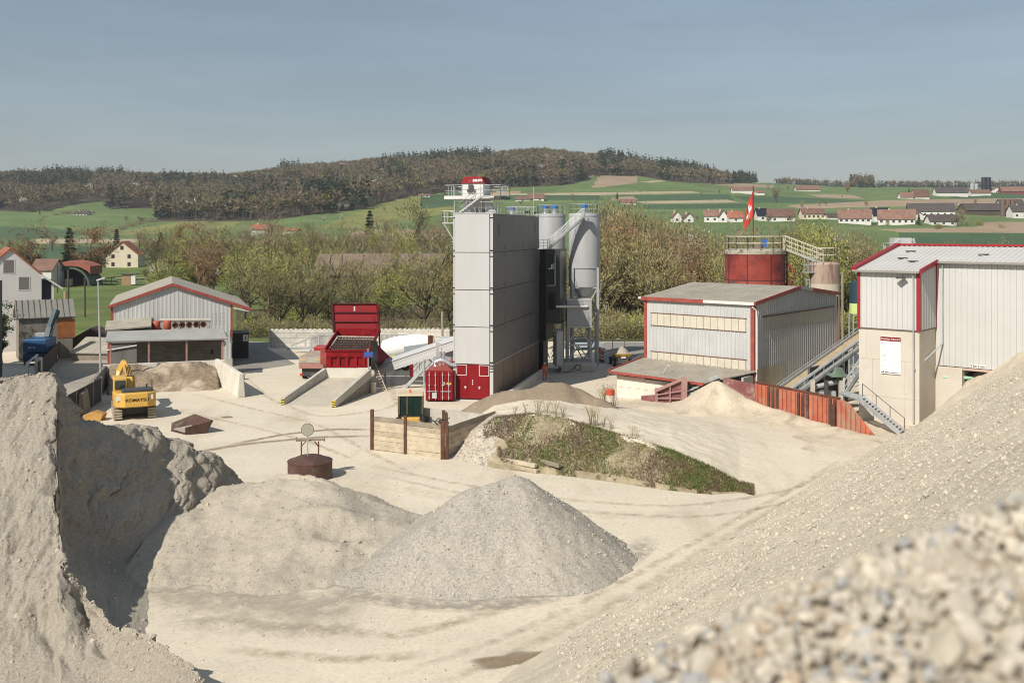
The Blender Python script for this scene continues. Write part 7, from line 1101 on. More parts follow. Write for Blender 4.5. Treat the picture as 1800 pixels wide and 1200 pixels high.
def put(key, p, h, label, group=None, wide=1.0):
    root, h0, used = PROTO[key]; s = h / h0
    if not used[0]: used[0] = True; root.location = p; o = root
    else: o = cp(root, p)
    o.rotation_euler = (0, 0, tr_.uniform(0, 6.283)); o.scale = (s * wide, s * wide, s); o['label'] = label
    if group: o['group'] = group
    elif 'group' in o: del o['group']
    return o
def tpx(key, px, Y, top, label, group=None, wide=1.0):   # tree at column px, distance Y, crown top at image row top
    p = GT(px, Y); h = max(1.5, EYE - (top - HZ) * Y / F - p.z); p.z -= .15; return put(key, p, h, label, group, wide)
# right river wood
LR = {'olive': 'olive budding tree among many like it in the river wood right of the silos', 'brown': 'bare brown tree in the river wood right of the silos', 'green': 'fresh yellow-green leafing tree in the river wood right of the silos', 'ivy': 'dark ivy-clad trunk in the river wood right of the silos', 'birch': 'pale-stemmed birch in the river wood right of the silos', 'blossom': 'white flowering tree in the river wood right of the silos'}
GG = lambda k: {'olive': 'olive trees of the river wood right of the tower', 'brown': 'brown bare trees of the river wood right of the tower', 'green': 'leafing trees of the river wood right of the tower', 'ivy': 'ivy-clad trees of the river wood', 'birch': 'birches of the river wood right of the tower', 'blossom': 'flowering trees of the river wood right of the tower'}[k]
def topR(px): return float(np.interp(px, [1040, 1065, 1110, 1150, 1200, 1250, 1300, 1350, 1400, 1450, 1500, 1560, 1700, 1800, 1900], [370, 356, 362, 385, 398, 405, 412, 408, 400, 395, 408, 425, 440, 440, 440]))
kinds = ['olive1', 'olive2', 'olive3', 'olive1', 'olive2', 'brown1', 'brown2', 'green1', 'olive3', 'birch']
for Y, step, dt in ((152, 24, 46), (168, 21, 20), (186, 19, 8), (208, 20, 0)):
    px = 1046 + tr_.uniform(0, 14)
    while px < 1530:
        k = tr_.choice(kinds); k = 'green1' if 1400 < px < 1470 and tr_.random() < .4 else k; kk = ''.join(c for c in k if c.isalpha()); top = topR(px) - 10 + dt + tr_.uniform(-4, 20)
        tpx(k, px, Y + tr_.uniform(-6, 6), top, LR[kk], GG(kk), tr_.uniform(.8, 1.05) * (1.25 if dt > 30 else 1)); px += step * tr_.uniform(.75, 1.3)
for px, Y, top in ((1108, 160, 415), (1092, 158, 440), (1475, 165, 420), (1483, 163, 450)): tpx('ivy', px, Y, top, LR['ivy'], GG('ivy'))
tpx('blossom', 1215, 178, 402, LR['blossom'], GG('blossom')); tpx('blossom', 1445, 200, 412, LR['blossom'], GG('blossom')); tpx('birch', 1200, 158, 400, LR['birch'], GG('birch')); tpx('birch', 1068, 162, 375, LR['birch'], GG('birch'))
for px, Y, top in ((1545, 230, 432), (1620, 260, 440), (1680, 265, 424), (1720, 250, 430), (1760, 260, 418), (1800, 255, 436), (1850, 250, 430)): tpx(tr_.choice(['olive1', 'olive2']), px, Y, top, 'olive budding tree showing its crown over the roof of the white building', 'crowns behind the white building roof')
LS = {'shrub1': ('olive twiggy shrub on the river bank behind the yard', 'olive shrubs on the river bank'), 'shrub2': ('fresh green shrub on the river bank behind the yard', 'green shrubs on the river bank'), 'shrub3': ('brown bare shrub on the river bank behind the yard', 'brown shrubs on the river bank')}
for lo, hi, Y, st_ in ((1045, 1510, 141, 17), (1045, 1500, 148, 22), (440, 800, 143, 20), (470, 800, 170, 34)):
    px = lo
    while px < hi: k = tr_.choice(['shrub1', 'shrub1', 'shrub3', 'shrub2']); put(k, GT(px, Y + tr_.uniform(-3, 3), -.2), tr_.uniform(2.0, 4.2 if px > 900 else 3.0), *LS[k], tr_.uniform(1.0, 1.35)); px += st_ * tr_.uniform(.7, 1.3)
# left river trees
LL = {'olive': ('olive budding tree in the river belt between the gabled hall and the tower', 'olive trees of the river belt left of the tower'), 'brown': ('bare brown tree in the river belt between the gabled hall and the tower', 'brown trees of the river belt left of the tower'), 'green': ('fresh yellow-green tree in the river belt between the gabled hall and the tower', 'leafing trees of the river belt left of the tower'), 'sparse': ('thin dark-limbed tree in the river belt behind the red hopper', 'thin dark-limbed trees behind the red hopper'), 'birch': ('rusty weeping birch in the river belt near the gabled hall', 'birches near the gabled hall')}
for Y, step, lo, hi, tops in ((160, 34, 425, 800, (436, 505)), (186, 25, 430, 800, (404, 468)), (300, 21, 270, 800, (395, 432)), (330, 23, 300, 800, (382, 418)), (390, 27, 420, 790, (372, 408))):
    px = lo + tr_.uniform(0, 12)
    while px < hi:
        k = tr_.choice(['olive1', 'sparse', 'olive3', 'green1', 'sparse', 'olive2', 'sparse'] if Y < 200 else ['brown1', 'brown2', 'brown1', 'olive1', 'olive3', 'green1', 'sparse']); 
        if 590 < px < 770 and Y < 200 and tr_.random() < .45: k = 'sparse'
        kk = ''.join(c for c in k if c.isalpha()); tpx(k, px, Y + tr_.uniform(-10, 10), tr_.uniform(*tops), *LL[kk], tr_.uniform(.75, 1.3)); px += step * tr_.uniform(.5, 1.7)
tpx('birch', 372, 210, 412, 'tall rusty weeping birch with white stems rising just behind the gabled hall roof', None, 1.15); tpx('birch', 345, 225, 425, *LL['birch'], 1.1); tpx('green1', 292, 215, 446, 'bright yellow-green tree left of the rusty birch behind the gabled hall', None, 1.2); tpx('green1', 425, 200, 430, *LL['green'], 1.2); tpx('rust1', 335, 330, 388, 'round rusty tree topped out above the birch behind the gabled hall', None, 1.2); tpx('green1', 325, 222, 450, *LL['green'], 1.2)
tpx('green1', 478, 178, 438, *LL['green'], 1.1); tpx('sparse', 632, 172, 452, *LL['sparse'], 1.1); tpx('sparse', 548, 168, 470, *LL['sparse'], 1.1); tpx('olive1', 720, 340, 347, 'tall pale olive tree standing above the others left of the tower', None, 1.1); tpx('conifer', 650, 420, 370, 'dark pine standing alone above the bare trees left of the tower', None, 1.1); tpx('conifer', 474, 430, 400, 'dark small conifer beside the red-roofed farmhouse', None, 1.3)
for px, Y, top, k, l in ((55, 300, 388, 'birch', 'tall brown birch with white stems above the white gable house'), (160, 290, 392, 'rust1', 'big round rusty-brown tree left of the cream house'), (122, 300, 400, 'conifer', 'dark slim conifer left of the big rusty-brown tree'), (118, 285, 437, 'conifer', 'short dark fir at the back edge of the meadow'), (205, 430, 402, 'conifer', 'dark pine behind the cream house'), (248, 400, 398, 'brown1', 'first bare brown tree right of the cream house'), (268, 395, 405, 'brown2', 'second bare brown tree right of the cream house'), (282, 398, 408, 'conifer', 'dark pine right of the bare brown trees by the cream house'), (92, 480, 405, 'brown1', 'small bare tree on the field edge beyond the brown birch'), (300, 440, 395, 'brown2', 'bare brown tree left of the round rusty tree'), (12, 420, 412, 'brown1', 'low bare tree behind the white gable house'), (256, 300, 462, 'sparse', 'small bare tree before the grey outbuilding')): tpx(k, px, Y, top, l, None, 1.25 if k == 'rust1' else (1.5 if px == 118 else 1.1))
for px, py, hp, k, l in ((595, 372, 22, 'blossom', ''), (608, 372, 20, 'blossom', ''), (545, 375, 24, 'blossom', ''), (600, 390, 16, 'blossom', ''), (570, 392, 14, 'blossom', ''), (455, 393, 10, 'blossom', ''), (222, 390, 12, 'brown1', ''), (248, 394, 20, 'brown2', ''), (70, 378, 9, 'conifer', ''), (110, 378, 7, 'brown1', ''), (165, 377, 8, 'brown2', ''), (675, 372, 10, 'brown1', ''), (740, 365, 12, 'conifer', ''), (1365, 357, 32, 'brown1', ''), (1410, 366, 14, 'olive1', ''), (1440, 362, 10, 'brown1', ''), (1452, 362, 12, 'brown2', ''), (1480, 348, 7, 'blossom', ''), (1524, 364, 16, 'olive1', ''), (1598, 349, 17, 'conifer', ''), (1680, 363, 12, 'blossom', ''), (1715, 360, 12, 'brown1', ''), (1690, 395, 30, 'brown1', ''), (1682, 397, 26, 'brown2', ''), (1615, 397, 22, 'conifer', ''), (1700, 400, 18, 'olive1', ''), (1232, 343, 6, 'brown1', ''), (1265, 341, 10, 'brown1', ''), (1085, 352, 14, 'conifer', ''), (1225, 388, 14, 'brown2', ''), (1290, 385, 16, 'brown1', ''), (1350, 390, 16, 'olive2', ''), (1390, 392, 20, 'brown2', ''), (1560, 398, 12, 'olive1', ''), (1648, 402, 10, 'shrub2', ''), (1720, 396, 10, 'shrub2', ''), (1760, 402, 9, 'shrub1', ''), (1006, 352, 12, 'olive1', ''), (1350, 333, 10, 'brown1', ''), (1385, 334, 12, 'olive1', ''), (1420, 332, 10, 'brown2', ''), (1490, 337, 16, 'rust1', ''), (915, 360, 10, 'brown2', '')):
    Y = YofPy(px, py, 380); nm = {'blossom': ('white blossoming tree standing in the fields on the hillside', 'blossoming trees on the hillside'), 'brown1': ('bare brown tree standing among the distant fields or houses', 'bare trees among the far fields'), 'brown2': ('bare brown tree standing among the distant fields or houses', 'bare trees among the far fields'), 'olive1': ('olive budding tree standing among the distant fields or houses', 'olive trees among the far fields'), 'olive2': ('olive budding tree standing among the distant fields or houses', 'olive trees among the far fields'), 'conifer': ('dark conifer standing alone among the distant fields or houses', 'conifers among the far fields'), 'shrub1': ('low garden shrub beside the distant village', 'garden shrubs by the village'), 'shrub2': ('low garden shrub beside the distant village', 'garden shrubs by the village'), 'rust1': ('rusty brown round tree on the ridge before the dark ridge wood', None)}[k]
    p = GT(px, Y); put(k, p + V(0, 0, -.3), hp * Y / F * 1.0 + .3, nm[0], nm[1], 1.0)
put('ivy', GT(2, 112, -.2), 7.5, 'tall ivy-dark shrub at the left picture edge before the white house', None, 1.3)
# dry weeds on and around the embankment
for i, (px, Y, h) in enumerate(((945, 66.8, 1.4), (960, 66.6, 1.2), (975, 66.2, 1.3), (990, 66, 1.1), (1040, 64.8, 1.6), (1048, 64.6, 1.5), (1060, 64.5, 1.0), (1075, 64.2, 1.0), (1110, 62.6, .9), (1120, 62.3, .8), (925, 67, 1.0), (1066, 80.5, 2.0), (1072, 81.2, 2.3), (1060, 81, 1.8), (1080, 82, 1.4), (905, 67.5, .8))):
    p = P(px, 600, Y); p.z = zem(px, Y) - .05; put('stalks', p, h, 'dry beige weed tuft on the top edge of the sandy embankment' if Y < 70 else 'tall dry weed clump by the battered barrel', 'dry weeds on the embankment edge' if Y < 70 else 'dry weeds by the barrel', 1.0)
for k, (root, h, used) in PROTO.items():
    if not used[0]:
        for c in list(root.children): bpy.data.objects.remove(c)
        bpy.data.objects.remove(root)
# weed cover on the bank face (uncountable)
def weeds():
    r = np.random.default_rng(5); n = 34000; px = r.uniform(850, 1325, n * 2); t = r.uniform(0, 1.12, n * 2); ks = sorted(EM); A = np.array([EM[q] for q in ks], float); Y0 = np.interp(px, ks, A[:, 1, 0]); Y1 = np.interp(px, ks, A[:, 2, 0]); Z1 = np.interp(px, ks, A[:, 2, 1]); Y = Y0 + (Y1 - Y0) * t; Z = Z1 * np.minimum(t, 1) - .05
    dens = fbm(px / 22, t * 5, 4, 77); edge = px - 905 + (t * 60) + fbm(px / 20, t * 4, 2, 5) * 50; keep = (dens > -.55) & (edge > 0) & ~((t < .12) & (dens < .15)); px, Y, Z, t, dens = px[keep][:n], Y[keep][:n], Z[keep][:n], t[keep][:n], dens[keep][:n]
    pos = np.stack([(px - 900) * Y / F, Y, Z + r.uniform(0, .06, len(px))], 1); dirs = r.normal(size=pos.shape) * .6 + np.array([0, -.35, 1]); v, f = slivers(pos, dirs, r.uniform(.08, .26, len(px)), r.uniform(.012, .035, len(px)), r)
    g = fbm(px / 30 + 3, t * 3, 3, 88) - .12 + np.where((px > 1160) & (px < 1290), .30, 0) + np.where(r.random(len(px)) < .12, .4, 0); mi = np.where(g > .2, 1, np.where(g > -.05, 0, 2))
    tag(npmesh('weeds', v, f, [LM['olive'], leafmat('weed_green', (.11, .14, .045), (.20, .23, .08)), leafmat('weed_brown', (.16, .11, .075), (.30, .23, .155))], mi), 'low olive and brown weeds covering the front of the sandy embankment', 'weeds', kind='stuff')
weeds()
# ---------------------------------------------------------------- forest masses
def forest():
    r = np.random.default_rng(11)
    def conv(k):   # unit-high low conifer
        n = 44; t = r.uniform(.08, 1, n); lay = np.round(t * 7) / 7; a = r.uniform(0, 6.283, n); pr = .17 * (1 - lay * .92); pos = np.stack([np.cos(a) * pr * .35, np.sin(a) * pr * .35, lay * .92 + .08 * r.random(n)], 1); d = np.stack([np.cos(a), np.sin(a), r.uniform(-.7, -.1, n)], 1); v, f = slivers(pos, d, pr * r.uniform(.9, 1.4, n) + .03, np.full(n, .055), r); return v
    def brv(k):
        n = 60; g = r.normal(size=(n, 3)); g /= np.linalg.norm(g, axis=1, keepdims=True); g[:, 2] = np.abs(g[:, 2]) * .9 - .15; pos = np.array([0, 0, .58]) + g * np.array([.24, .24, .36]) * r.uniform(.6, 1.1, (n, 1)); v, f = slivers(pos - g * .05, g + r.normal(size=(n, 3)) * .5 + [0, 0, .3], r.uniform(.09, .2, n), r.uniform(.02, .045, n), r)
        tv = np.array([[-.012, 0, 0], [.012, 0, 0], [0, 0, .7], [0, -.012, 0], [0, .012, 0], [0, 0, .7]]); return np.concatenate([v, tv])
    CV = [conv(k) for k in range(5)]; BV = [brv(k) for k in range(5)]
    N = 30000; px = r.uniform(-260, 1420, N); u_ = r.uniform(0, 1, N); Y = np.exp(math.log(640) + u_ * math.log(1750 / 640)); keep = r.random(N) < (Y / 1600) ** 1.2 + .1; px, Y = px[keep], Y[keep]; Z = zt(px, Y); py = HZ + (EYE - Z) * F / Y; m = inpoly(px, py, FOREST); px, Y, Z, py = px[m], Y[m], Z[m], py[m]
    bot = np.interp(px, [p[0] for p in FOREST[:29]], [p[1] for p in FOREST[:29]])
    con = fbm(px / 70, py / 16, 3, 33) * 1.3 + np.interp(bot - py, [0, 15, 38, 60], [-.30, -.10, .30, .65]) + np.where(px > 1050, .35, 0) + np.where((px < 160), .15, 0) - np.where((px > 300) & (px < 560), .12, 0) + r.uniform(-.38, .38, len(px)) > .0
    vs = []; mis = []
    for i in range(len(px)):
        c = con[i]; b = (CV if c else BV)[r.integers(5)]; h = (r.uniform(16, 26) if c else r.uniform(12, 19)) * np.interp(px[i], [1180, 1365], [1, .55]); w = h * r.uniform(.85, 1.25); a = r.uniform(0, 6.283); ca, sa = math.cos(a), math.sin(a); v = np.empty_like(b); v[:, 0] = (b[:, 0] * ca - b[:, 1] * sa) * w; v[:, 1] = (b[:, 0] * sa + b[:, 1] * ca) * w; v[:, 2] = b[:, 2] * h
        v += ((px[i] - 900) * Y[i] / F, Y[i], Z[i] - .5); vs.append(v); q = r.random(); mi = (0 if q < .5 else 1) if c else (2 if q < .50 else 3 if q < .78 else 4 if q < .955 else 5 if q < .985 else 6); mm = np.full(len(v) // 3, mi)
        if not c: mm[-2:] = 7
        mis.append(mm)
    v = np.concatenate(vs); f = np.arange(len(v)).reshape(-1, 3)
    FM = [leafmat('wood_fir', (.022, .036, .020), (.04, .058, .033)), leafmat('wood_pine', (.045, .056, .032), (.068, .08, .045)), leafmat('wood_brown', (.155, .115, .07), (.21, .16, .10)), leafmat('wood_grey', (.135, .112, .075), (.185, .155, .105)), leafmat('wood_olive', (.13, .125, .06), (.18, .17, .08)), leafmat('wood_lime', (.16, .17, .05), (.24, .25, .08)), LM['blossom'], leafmat('wood_trunk', (.13, .11, .09), (.26, .23, .19))]
    tag(npmesh('hill_forest', v, f, FM, np.concatenate(mis)), 'mixed dark conifer and bare brown forest covering the long hill', 'forest', kind='stuff')
    # far ridge wood on the right
    vs = []; mis = []
    for i in range(900):
        px_ = r.uniform(1362, 1950); Y_ = r.uniform(1700, 1800) if not (1490 < px_ < 1535) else r.uniform(1500, 1700); h = r.uniform(9, 16) * (1.6 if (1495 < px_ < 1535) else 1); z = float(zt(px_, Y_)); c = r.random() < .7; b = (CV if c else BV)[r.integers(5)]; vs.append(b * (h, h, h) + ((px_ - 900) * Y_ / F, Y_, z - .5)); mis.append(np.full(len(b) // 3, 0 if c else 2))
    v = np.concatenate(vs); tag(npmesh('ridge_wood', v, np.arange(len(v)).reshape(-1, 3), FM, np.concatenate(mis)), 'thin dark line of wood along the flat ridge on the right', 'wood', kind='stuff')
    # hedgerow on the left slope
    pts = [(80, 384, 5), (100, 381, 7), (120, 378, 9), (150, 376, 8), (185, 416, 8), (200, 410, 9), (215, 405, 9), (230, 400, 10), (245, 397, 10), (265, 393, 10), (370, 392, 7)]
    for i, (x, y, hp) in enumerate(pts): Yq = YofPy(x, y, 380); p = GT(x, Yq); put('shrub3', p, hp * Yq / F, 'brown bare bush in the hedgerow on the left hillside', 'hedgerow bushes on the left hillside', 1.8)
PROTO_HEDGE = 1
forest()
# ---------------------------------------------------------------- village and farms
WR = mat('village_white', (.66, .64, .60), .8, .05, .2, rnd=.06); DKR = mat('village_dark_roof', (.075, .06, .055), .8, .2, .3); YW = mat('village_cream', (.62, .56, .42), .8, .05); SOL = mat('solar_panel', (.012, .014, .02), .25, .1, spec=.6); WPX = mat('village_window', (.05, .05, .055), .3, .2)
def vh(px0, px1, base, roof_top, eave, label, ridge='a', wm=WR, rm=TILE, cat='house', dep=9, rot=0, nw=3, group=None, zmin=420, floors=1):
    Y = YofPy((px0 + px1) / 2, base, zmin); p = GT(px0, Y); w = (px1 - px0) * Y / F; z0 = p.z; h = EYE - (eave - HZ) * Y / F - z0; hr_ = EYE - (roof_top - HZ) * Y / F - z0; d = dep
    if ridge == 'a': hr_ -= 0
    fr = Fr(p, (1, rot)); h = max(h, 1.5); hr_ = max(hr_, h + 1); ww = min(1.4, w / (nw * 2 + 1))
    wins = [('f', w * (i + .5) / nw, h * (.25 if floors == 1 else .12 + .5 * fl), ww, min(1.4, h * .4 / floors), WPX, None) for i in range(nw) for fl in range(floors)] if nw else []
    chim = (w * .3, d * .5, .7) if cat in ('house', 'villa', 'farmhouse') else None
    return gable_house({'house': 'house', 'barn': 'barn', 'farm': 'farmhouse', 'villa': 'villa', 'shed': 'shed'}[cat], label, fr, w, d, h, hr_, wm, rm, ridge, .6, wins, cat if cat != 'farm' else 'farmhouse', chim, group)
def vh2(*a, side=True, **k):
    o = vh(*a, **k); return o
vh(1411, 1450, 385, 366, 375, 'cream hip-roofed villa in the middle of the village', wm=YW, cat='villa', nw=5)
vh(1474, 1528, 392, 368, 383, 'long brown-roofed white row house right of the cream villa', rot=-.35, nw=6); vh(1544, 1604, 394, 368, 384, 'second long brown-roofed white row house before the big farmhouse', rot=-.35, nw=6); vh(1536, 1566, 388, 365, 378, 'house with a black solar roof between the two row houses', rm=SOL, nw=2)
vh(1597, 1672, 381, 357, 371, 'big dark-roofed farmhouse with a white gable above the row houses', cat='farm', rm=DKR, rot=-.3, nw=7, dep=14); vh(1636, 1682, 396, 377, 388, 'low dark-roofed white house below the big farmhouse', rm=DKR, nw=3); vh(1606, 1624, 389, 372, 378, 'small white house squeezed between row house and farmhouse', ridge='b', nw=1)
vh(1700, 1768, 378, 357, 369, 'long dark-roofed barn at the right end of the village', cat='barn', rm=DKR, wm=mat('barn_dark', (.09, .07, .055), .85, .2), nw=0, dep=16); vh(1760, 1800, 368, 350, 358, 'dark hall roof above the long barn at the right edge', cat='barn', rm=DKR, wm=GREYM, nw=0); vh(1781, 1822, 384, 360, 371, 'white house with a dark roof cut by the right edge', rm=DKR, nw=3)
for i, px in enumerate((1763, 1772, 1780)): Y = YofPy(px, 380, 420); p = GT(px, Y); m = MB(); m.lathe(p, [(1.5, -1), (1.5, 11), (.1, 12)], 14); tag(m.build('farm_silo', mat('brown_silo', (.15, .10, .08), .7, .15), None, 'es'), 'tall brown farm silo standing beside the long barn in the village', 'silo', 'brown farm silos')
vh(1183, 1198, 391, 371, 380, 'leftmost small white gable house of the village', ridge='b', nw=1); vh(1204, 1219, 392, 374, 382, 'second small white gable house from the left of the village', ridge='b', nw=1); vh(1238, 1262, 390, 369, 379, 'brown-roofed house left of the flag', rot=-.2, nw=2); vh(1264, 1278, 391, 369, 379, 'white gable house just left of the flag', ridge='b', nw=1); vh(1282, 1306, 390, 371, 382, 'orange-tiled house behind the flag', rm=TILER, nw=1); vh(1332, 1350, 388, 366, 378, 'house with a black solar roof right of the flag', rm=SOL, nw=1); vh(1350, 1396, 390, 367, 380, 'wide brown-roofed farm building right of the solar roof', rot=-.15, nw=2, cat='barn')
vh(1456, 1474, 386, 375, 381, 'low grey shed between villa and row house', cat='shed', rm=DKR, nw=0)
RD = dict(zmin=800, cat='barn', nw=0, rm=TILE)
vh(1288, 1326, 340, 328, 334, 'ridge farm with a long brown roof above the flag', **RD); vh(1330, 1344, 342, 334, 338, 'low white annex beside the ridge farm above the flag', **RD); vh(1400, 1442, 337, 326, 333, 'long ridge barn with a white wall, left of the dark wood', **RD); vh(1584, 1606, 351, 338, 346, 'left brown-roofed farmhouse beside the dark conifer on the ridge', **RD); vh(1608, 1634, 351, 333, 345, 'right tall brown-roofed farmhouse beside the dark conifer on the ridge', **RD); vh(1646, 1702, 345, 329, 338, 'long dark ridge barn left of the grey silos', zmin=800, cat='barn', nw=0, rm=DKR); vh(1708, 1742, 344, 333, 339, 'reddish low ridge barn below the dark tanks', **RD); vh(1742, 1762, 341, 329, 335, 'white gabled ridge house right of the dark tanks', zmin=800, nw=1, ridge='b'); vh(1762, 1815, 342, 328, 336, 'red-walled ridge barn at the right edge', zmin=800, cat='barn', nw=0, wm=mat('ridge_red', (.22, .06, .05), .8, .15)); vh(1092, 1118, 360, 350, 356, 'brown barn roof behind the river wood right of the silos', zmin=600, cat='barn', nw=0); vh(906, 932, 354, 345, 350, 'lower brown farm roof behind the tower railing', zmin=600, cat='barn', nw=1); vh(928, 956, 353, 340, 348, 'taller brown farm roof behind the tower railing', zmin=600, cat='farm', nw=2); vh(736, 756, 346, 341, 343, 'small low white house at the forest edge left of the tower top', zmin=700, nw=2, dep=6); vh(1024, 1044, 312, 307, 310, 'tiny white farmhouse at the forest edge above the bare field', zmin=850, nw=1, dep=6)
vh(129, 152, 380, 371, 375, 'white chalet on the left hillside below the forest', zmin=500, nw=4, rm=DKR); vh(442, 470, 411, 394, 402, 'white farmhouse with a red-brown roof below the left forest', zmin=400, nw=4, floors=2, rm=TILER); vh(470, 496, 411, 396, 403, 'brown barn joined to the red-roofed farmhouse below the left forest', zmin=400, nw=0, cat='barn', ridge='b', wm=MC['barn_dark']); vh(497, 522, 410, 401, 405, 'low red-roofed shed right of the farmhouse below the left forest', zmin=400, nw=0, cat='shed', rm=TILER)
for px, l in ((1709, 'left pale grey farm silo on the ridge'), (1716, 'right pale grey farm silo on the ridge')): Y = YofPy(px, 341, 800); p = GT(px, Y); m = MB(); m.lathe(p, [(2.2, -1), (2.2, 9.5), (.1, 11)], 14); tag(m.build('farm_silo', GALV, None, 'es'), l, 'silo', 'pale silos on the ridge')
for px, l in ((1730, 'left dark tank tower on the ridge'), (1737, 'right dark tank tower on the ridge')): Y = YofPy(px, 341, 800); p = GT(px, Y); m = MB(); m.lathe(p, [(2.7, -1), (2.7, 17), (2.6, 17.3), (.1, 17.5)], 16); tag(m.build('tank_tower', mat('tank_navy', (.015, .018, .03), .5, .1), None, 'es'), l, 'tank', 'dark tank towers on the ridge')
# ---------------------------------------------------------------- loose stones
def stones_obj(name, pos, size, mats, label, cat, sub=1, seed=3):
    r = np.random.default_rng(seed); bm = bmesh.new(); bmesh.ops.create_icosphere(bm, subdivisions=sub, radius=1); B = np.array([v.co for v in bm.verts]); Fc = np.array([[v.index for v in f.verts] for f in bm.faces]); bm.free(); n = len(pos); nv = len(B); VV = []
    for i in range(n):
        b = B * (1 + r.uniform(-.3, .3, (nv, 1))) * r.uniform(.55, 1.25, 3); q = Quaternion(r.normal(size=4)).normalized(); M = np.array(q.to_matrix()); VV.append(b @ M.T * size[i] + pos[i])
    V_ = np.concatenate(VV); F_ = (Fc[None] + (np.arange(n) * nv)[:, None, None]).reshape(-1, 3); mi = np.repeat(r.integers(0, len(mats), n), len(Fc)); return tag(npmesh(name, V_, F_, mats, mi, False), label, cat, kind='stuff')
SM = [mat('stone_tan', (.46, .41, .335), .85, .2, 9, bump=.002, bsc=60), mat('stone_grey', (.33, .325, .315), .8, .25, 9, bump=.002, bsc=60), mat('stone_pale', (.60, .55, .46), .85, .15, 9), mat('stone_brown', (.36, .28, .20), .85, .2, 9), mat('stone_tan2', (.40, .36, .295), .85, .2, 9), mat('stone_slate', (.20, .205, .215), .8, .25, 9)]
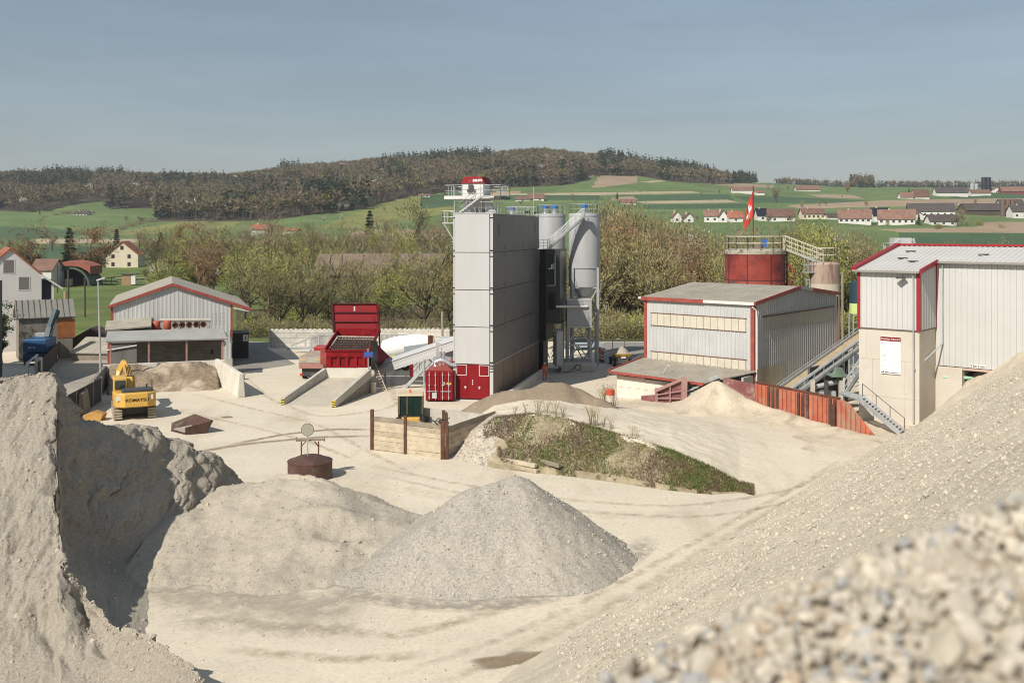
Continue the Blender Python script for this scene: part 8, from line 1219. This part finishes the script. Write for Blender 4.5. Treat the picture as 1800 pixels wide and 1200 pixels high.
def scatter():
    r = np.random.default_rng(21)
    # on the long slope
    n = 60000; Y_ = np.exp(r.uniform(math.log(4), math.log(75), n)); X_ = (r.uniform(980, 2000, n) - 900) * Y_ / F; a = (X_ - O2.x) * a2.x + (Y_ - O2.y) * a2.y; b = (X_ - O2.x) * n2.x + (Y_ - O2.y) * n2.y; kk = (b > .1) & (b < 18.3) & (a < 60); a, b, Y_ = a[kk][:26000], b[kk][:26000], Y_[kk][:26000]; n = len(a); off = fbm(a * .14, a * 0, 3, 47) * .8; z = slopez(a, b - off); X = O2.x + a * a2.x + b * n2.x; Y = O2.y + a * a2.y + b * n2.y; s = np.clip(r.uniform(.5, 1.5, n) * Y_ * .0011, .006, .045) * np.where(r.random(n) < .04, 2.0, 1); k = Y > 3; stones_obj('loose_stones', np.stack([X, Y, z + s * .3], 1)[k], s[k], [SM[0], SM[4], SM[0], mat('stone_warm_grey', (.40, .355, .29), .85, .2, 9), mat('stone_light', (.55, .48, .37), .85, .15, 9)], 'loose stones scattered over the long tan gravel slope', 'stones', 1, 4)
    n = 1500; x = r.uniform(-9, 6, n); y = r.uniform(39, 49, n); zz = cones(x, y, h1, .71, .5) + fbm(x * .6, y * .6, 4, 2) * .18 + fbm(x * 3, y * 3, 2, 4) * .09; k = zz > -.05; s = r.uniform(.025, .06, n); stones_obj('loose_stones', np.stack([x, y, np.maximum(zz, 0) + s * .2], 1)[k], s[k], [mat('stone_mid', (.40, .365, .31), .85, .2, 9), mat('stone_mid_pale', (.48, .44, .38), .85, .2, 9), mat('stone_mid_dark', (.32, .295, .255), .85, .2, 9)], 'coarse stones covering the pointed grey gravel heap', 'stones', 1, 5)
    for nm, cnt, lab in (('huge grey', 6000, 'crumbs and clods lying on the huge grey crushed gravel heap'), ('low fan', 2600, 'crumbs lying on the low fan of pale gravel')):
        ob = [o for o in bpy.data.objects if str(o.get('label', '')).startswith(nm)][0]; co = np.empty(len(ob.data.vertices) * 3, np.float32); ob.data.vertices.foreach_get('co', co); co = co.reshape(-1, 3) + np.array(ob.location); co = co[(co[:, 2] > .05) & (co[:, 0] > -34)]; q = co[r.integers(0, len(co), cnt)]; s = r.uniform(.018, .05, cnt) * np.where(r.random(cnt) < .04, 2.2, 1); stones_obj('loose_crumbs', q, s, [mat('crumb_grey', (.34, .30, .245), .9, .2, 9), mat('crumb_pale', (.44, .39, .31), .9, .2, 9)], lab, 'stones', 1, 12)
    n = 900; x = r.uniform(-14, 22, n); y = r.uniform(33, 72, n); s = r.uniform(.015, .05, n); q = 900 + x * F / y; stones_obj('loose_stones', np.stack([x, y, s * .3], 1), s, SM[:4], 'scattered pebbles lying on the sandy yard', 'stones', 1, 6)
    # out-of-focus mound right before the lens
    cr0, cr1 = np.array([.12, 1.95]), np.array([2.6, 2.5])
    def top(x): return np.interp(x, [-.6, .0, .22, .5, .8, 1.05, 1.4, 3], [13.7, 13.93, 14.06, 14.20, 14.34, 14.43, 14.55, 14.9])
    gx = np.linspace(-.9, 3, 90); gy = np.linspace(.35, 2.9, 70); X, Y = np.meshgrid(gx, gy, indexing='ij'); edge = np.clip((2.15 + .1 * fbm(X * 3, Y, 3, 3) - Y) / .1, -8, 0); Z = top(X) - .035 + edge * .07 + fbm(X * 6, Y * 6, 3, 2) * .04; n0, n1 = X.shape; ii, jj = np.meshgrid(np.arange(n0 - 1), np.arange(n1 - 1), indexing='ij'); k = (ii * n1 + jj).ravel(); mo = npmesh('gravel_mound', np.stack([X, Y, Z], -1).reshape(-1, 3), np.stack([k, k + n1, k + n1 + 1, k + 1], 1), mat('mound_earth', (.42, .365, .285), .9, .2, 6, bump=.01, bsc=30), None, True, loc=(1, 1.5, 14)); tag(mo, 'blurred gravel mound crest right before the lens in the lower right corner', 'gravel mound')
    n = 15000; x = r.uniform(-.8, 2.6, n); y = r.uniform(.6, 2.35, n); e = np.clip((2.15 - y) / .1, -8, 0); s = r.uniform(.006, .018, n) * np.where(r.random(n) < .05, 1.9, 1); z = top(x) - .03 + e * .07 + s * .35; stones_obj('mound_stones', np.stack([x, y, z], 1), s, [SM[0], SM[0], SM[4], SM[4], SM[1], SM[0], SM[3], SM[0], SM[4], SM[4], mat('stone_pale_dust', (.54, .48, .385), .9, .12, 9), mat('stone_dust', (.42, .37, .29), .9, .2, 9)], 'blurred pebbles covering the gravel mound right before the lens', 'stones', 1, 7)
scatter()
# ---------------------------------------------------------------- air
def haze():
    m = bpy.data.materials.new('haze'); m.use_nodes = True; t = m.node_tree; t.nodes.remove(t.nodes['Principled BSDF']); v = t.nodes.new('ShaderNodeVolumePrincipled'); v.inputs['Color'].default_value = (.90, .92, .95, 1); v.inputs['Density'].default_value = HAZE; v.inputs['Anisotropy'].default_value = .2
    t.links.new(v.outputs[0], t.nodes['Material Output'].inputs['Volume']); mb = MB(); mb.box(-4500, 4800, -300, 3100, -8, 185); tag(mb.build('haze', m), 'thin pale air haze filling the valley', 'haze', kind='stuff')
HAZE = .00013
haze()
print('objects', len(bpy.data.objects))
